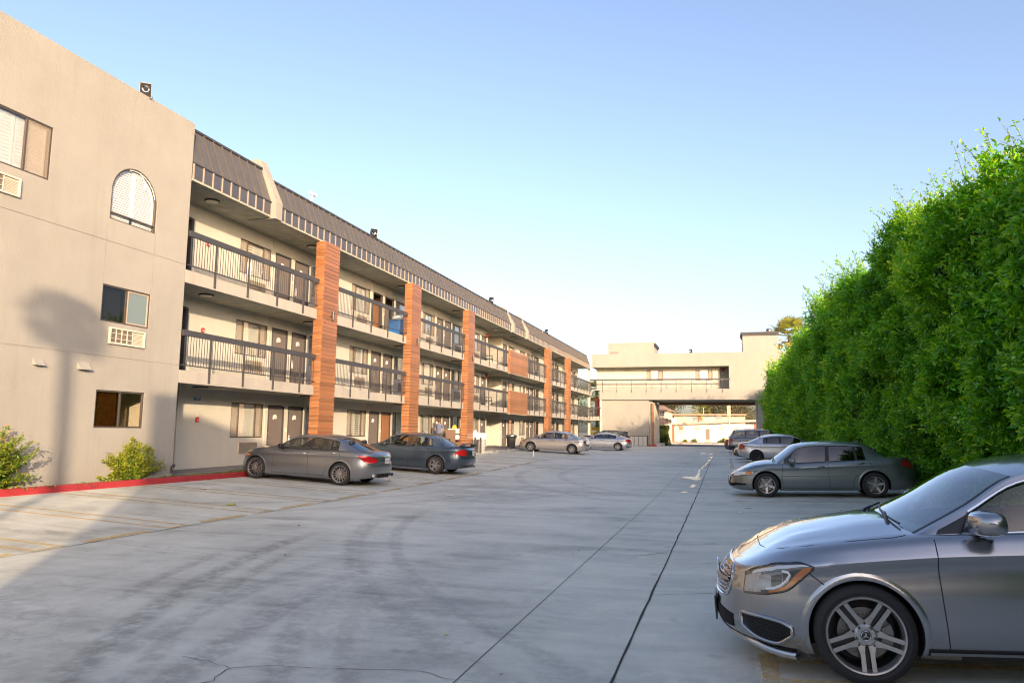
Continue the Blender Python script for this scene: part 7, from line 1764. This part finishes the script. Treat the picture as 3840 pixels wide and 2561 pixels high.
# ------------------------------------------------------------------ people
M['skin'] = mat('skin', (.36,.20,.13), .55)
def person(loc, rz, shirt, pants, hair, label, arms='work'):
    root = thing('person', loc, label, 'person', None, rz)
    V = [((0,0,.95),.15),((0,0,1.12),.14),((0,0,1.30),.165),((0,0,1.42),.13),((0.01,0,1.49),.055),((.02,0,1.55),.06),((.025,0,1.62),.092),((.02,0,1.70),.085)]
    E = [(0,1),(1,2),(2,3),(3,4),(4,5),(5,6),(6,7)]
    for s in (-1, 1):
        k = len(V); V += [((0,s*.10,.88),.10),((.02,s*.11,.50),.068),((-.01,s*.11,.10),.045),((.10,s*.13,.04),.035)]; E += [(0,k),(k,k+1),(k+1,k+2),(k+2,k+3)]
        k = len(V)
        if arms == 'work': V += [((0,s*.19,1.39),.062),((.04,s*.24,1.14),.046),((.25,s*.17,1.04),.036),((.33,s*.15,1.05),.03)]
        else: V += [((0,s*.19,1.39),.062),((.0,s*.25,1.13),.046),((.10,s*.24,.90),.036),((.14,s*.23,.82),.03)]
        E += [(3,k),(k,k+1),(k+1,k+2),(k+2,k+3)]
    me = bpy.data.meshes.new('body'); me.from_pydata([v for v, r in V], E, []); o = bpy.data.objects.new('body', me); COL.objects.link(o)
    o.modifiers.new('s', 'SKIN'); md = o.modifiers.new('d', 'SUBSURF'); md.levels = 2; md.render_levels = 2
    for i, (v, r) in enumerate(V): me.skin_vertices[0].data[i].radius = (r, r)
    me.skin_vertices[0].data[0].use_root = True
    bpy.context.view_layer.update(); m2 = bpy.data.meshes.new_from_object(o.evaluated_get(bpy.context.evaluated_depsgraph_get())); o.modifiers.clear(); o.data = m2; o.parent = root
    m2.materials.clear()
    for m in (M['skin'], shirt, pants, M['dark']): m2.materials.append(m)
    for p in m2.polygons:
        c = p.center; arm = abs(c.y) > .17 and c.z > .75
        p.material_index = 0 if c.z > 1.45 or (arm and (c.z < 1.2 if arms == 'work' else c.z < .92)) else 3 if c.z < .09 else 2 if c.z < .95 and not arm else 1
        p.use_smooth = True
    for s in (-1, 1):   # hands with fingers
        h0 = Vector((.33,s*.15,1.05)) if arms == 'work' else Vector((.14,s*.23,.80)); d = Vector((1,0,-.1)) if arms == 'work' else Vector((.25,0,-1)); d.normalize(); sd = Vector((0,1,0)); b = MB()
        b.tube([h0-d*.02, h0+d*.04, h0+d*.08], [.028,.04,.034], 8)
        for k, ln in enumerate((.065,.075,.072,.055)): p0 = h0+d*.075+sd*(k-1.5)*.018; b.tube([p0, p0+d*ln*.5, p0+d*ln+Vector((0,0,-.02))], [.0095,.009,.007], 6)
        p0 = h0+d*.02+sd*(-s)*.035; b.tube([p0, p0+d*.03+sd*(-s)*.02, p0+d*.06+sd*(-s)*.02], [.011,.010,.008], 6); b.build('hand', M['skin'], root, smooth=60)
    b = MB(); blob(b, (.0,0,1.665), .118, 2, 12, (1.0,.88,1.02), .04); b.v = [(min(x, .055 if z < 1.70 else .10), y, max(z, 1.56)) for x, y, z in b.v]; blob(b, (-.12,0,1.68), .055, 5, 10); b.build('hair', hair, root, smooth=60)
    b = MB(); b.tube([(.105,0,1.645),(.135,0,1.625),(.108,0,1.615)], [.01,.016,.012], 6); b.build('nose', M['skin'], root, smooth=60)
    for s in (-1, 1):
        b = MB(); b.lathe([(0,.008),(.013,.004),(.014,-.004)], 8, 'x', (.103,s*.035,1.655)); b.build('eye', M['dark'], root)
        b = MB(); b.lathe([(0,.012),(.025,.006),(.03,-.008)], 8, 'y', (.01,s*.092,1.635)); b.build('ear', M['skin'], root)
    b = MB(); b.bar((.112,-.025,1.585),(.112,.025,1.585),.008); b.build('mouth', mat('lips', (.30,.10,.09), .5), root)
person((-15.35,38.6,wz(38.6)), R(95), mat('blue_shirt', (.10,.12,.20), .8), mat('dark_trousers', (.03,.03,.04), .8), mat('brown_hair', (.09,.04,.022), .5), 'person in a blue top with tied-back hair seen from behind at the housekeeping cart')
person((-15.1,76.3,6.13), R(-20), mat('black_shirt', (.02,.02,.025), .8), mat('black_trousers', (.02,.02,.022), .8), mat('black_hair', (.015,.012,.01), .5), 'person in dark clothes standing at the third storey railing near the far corner', 'hang')
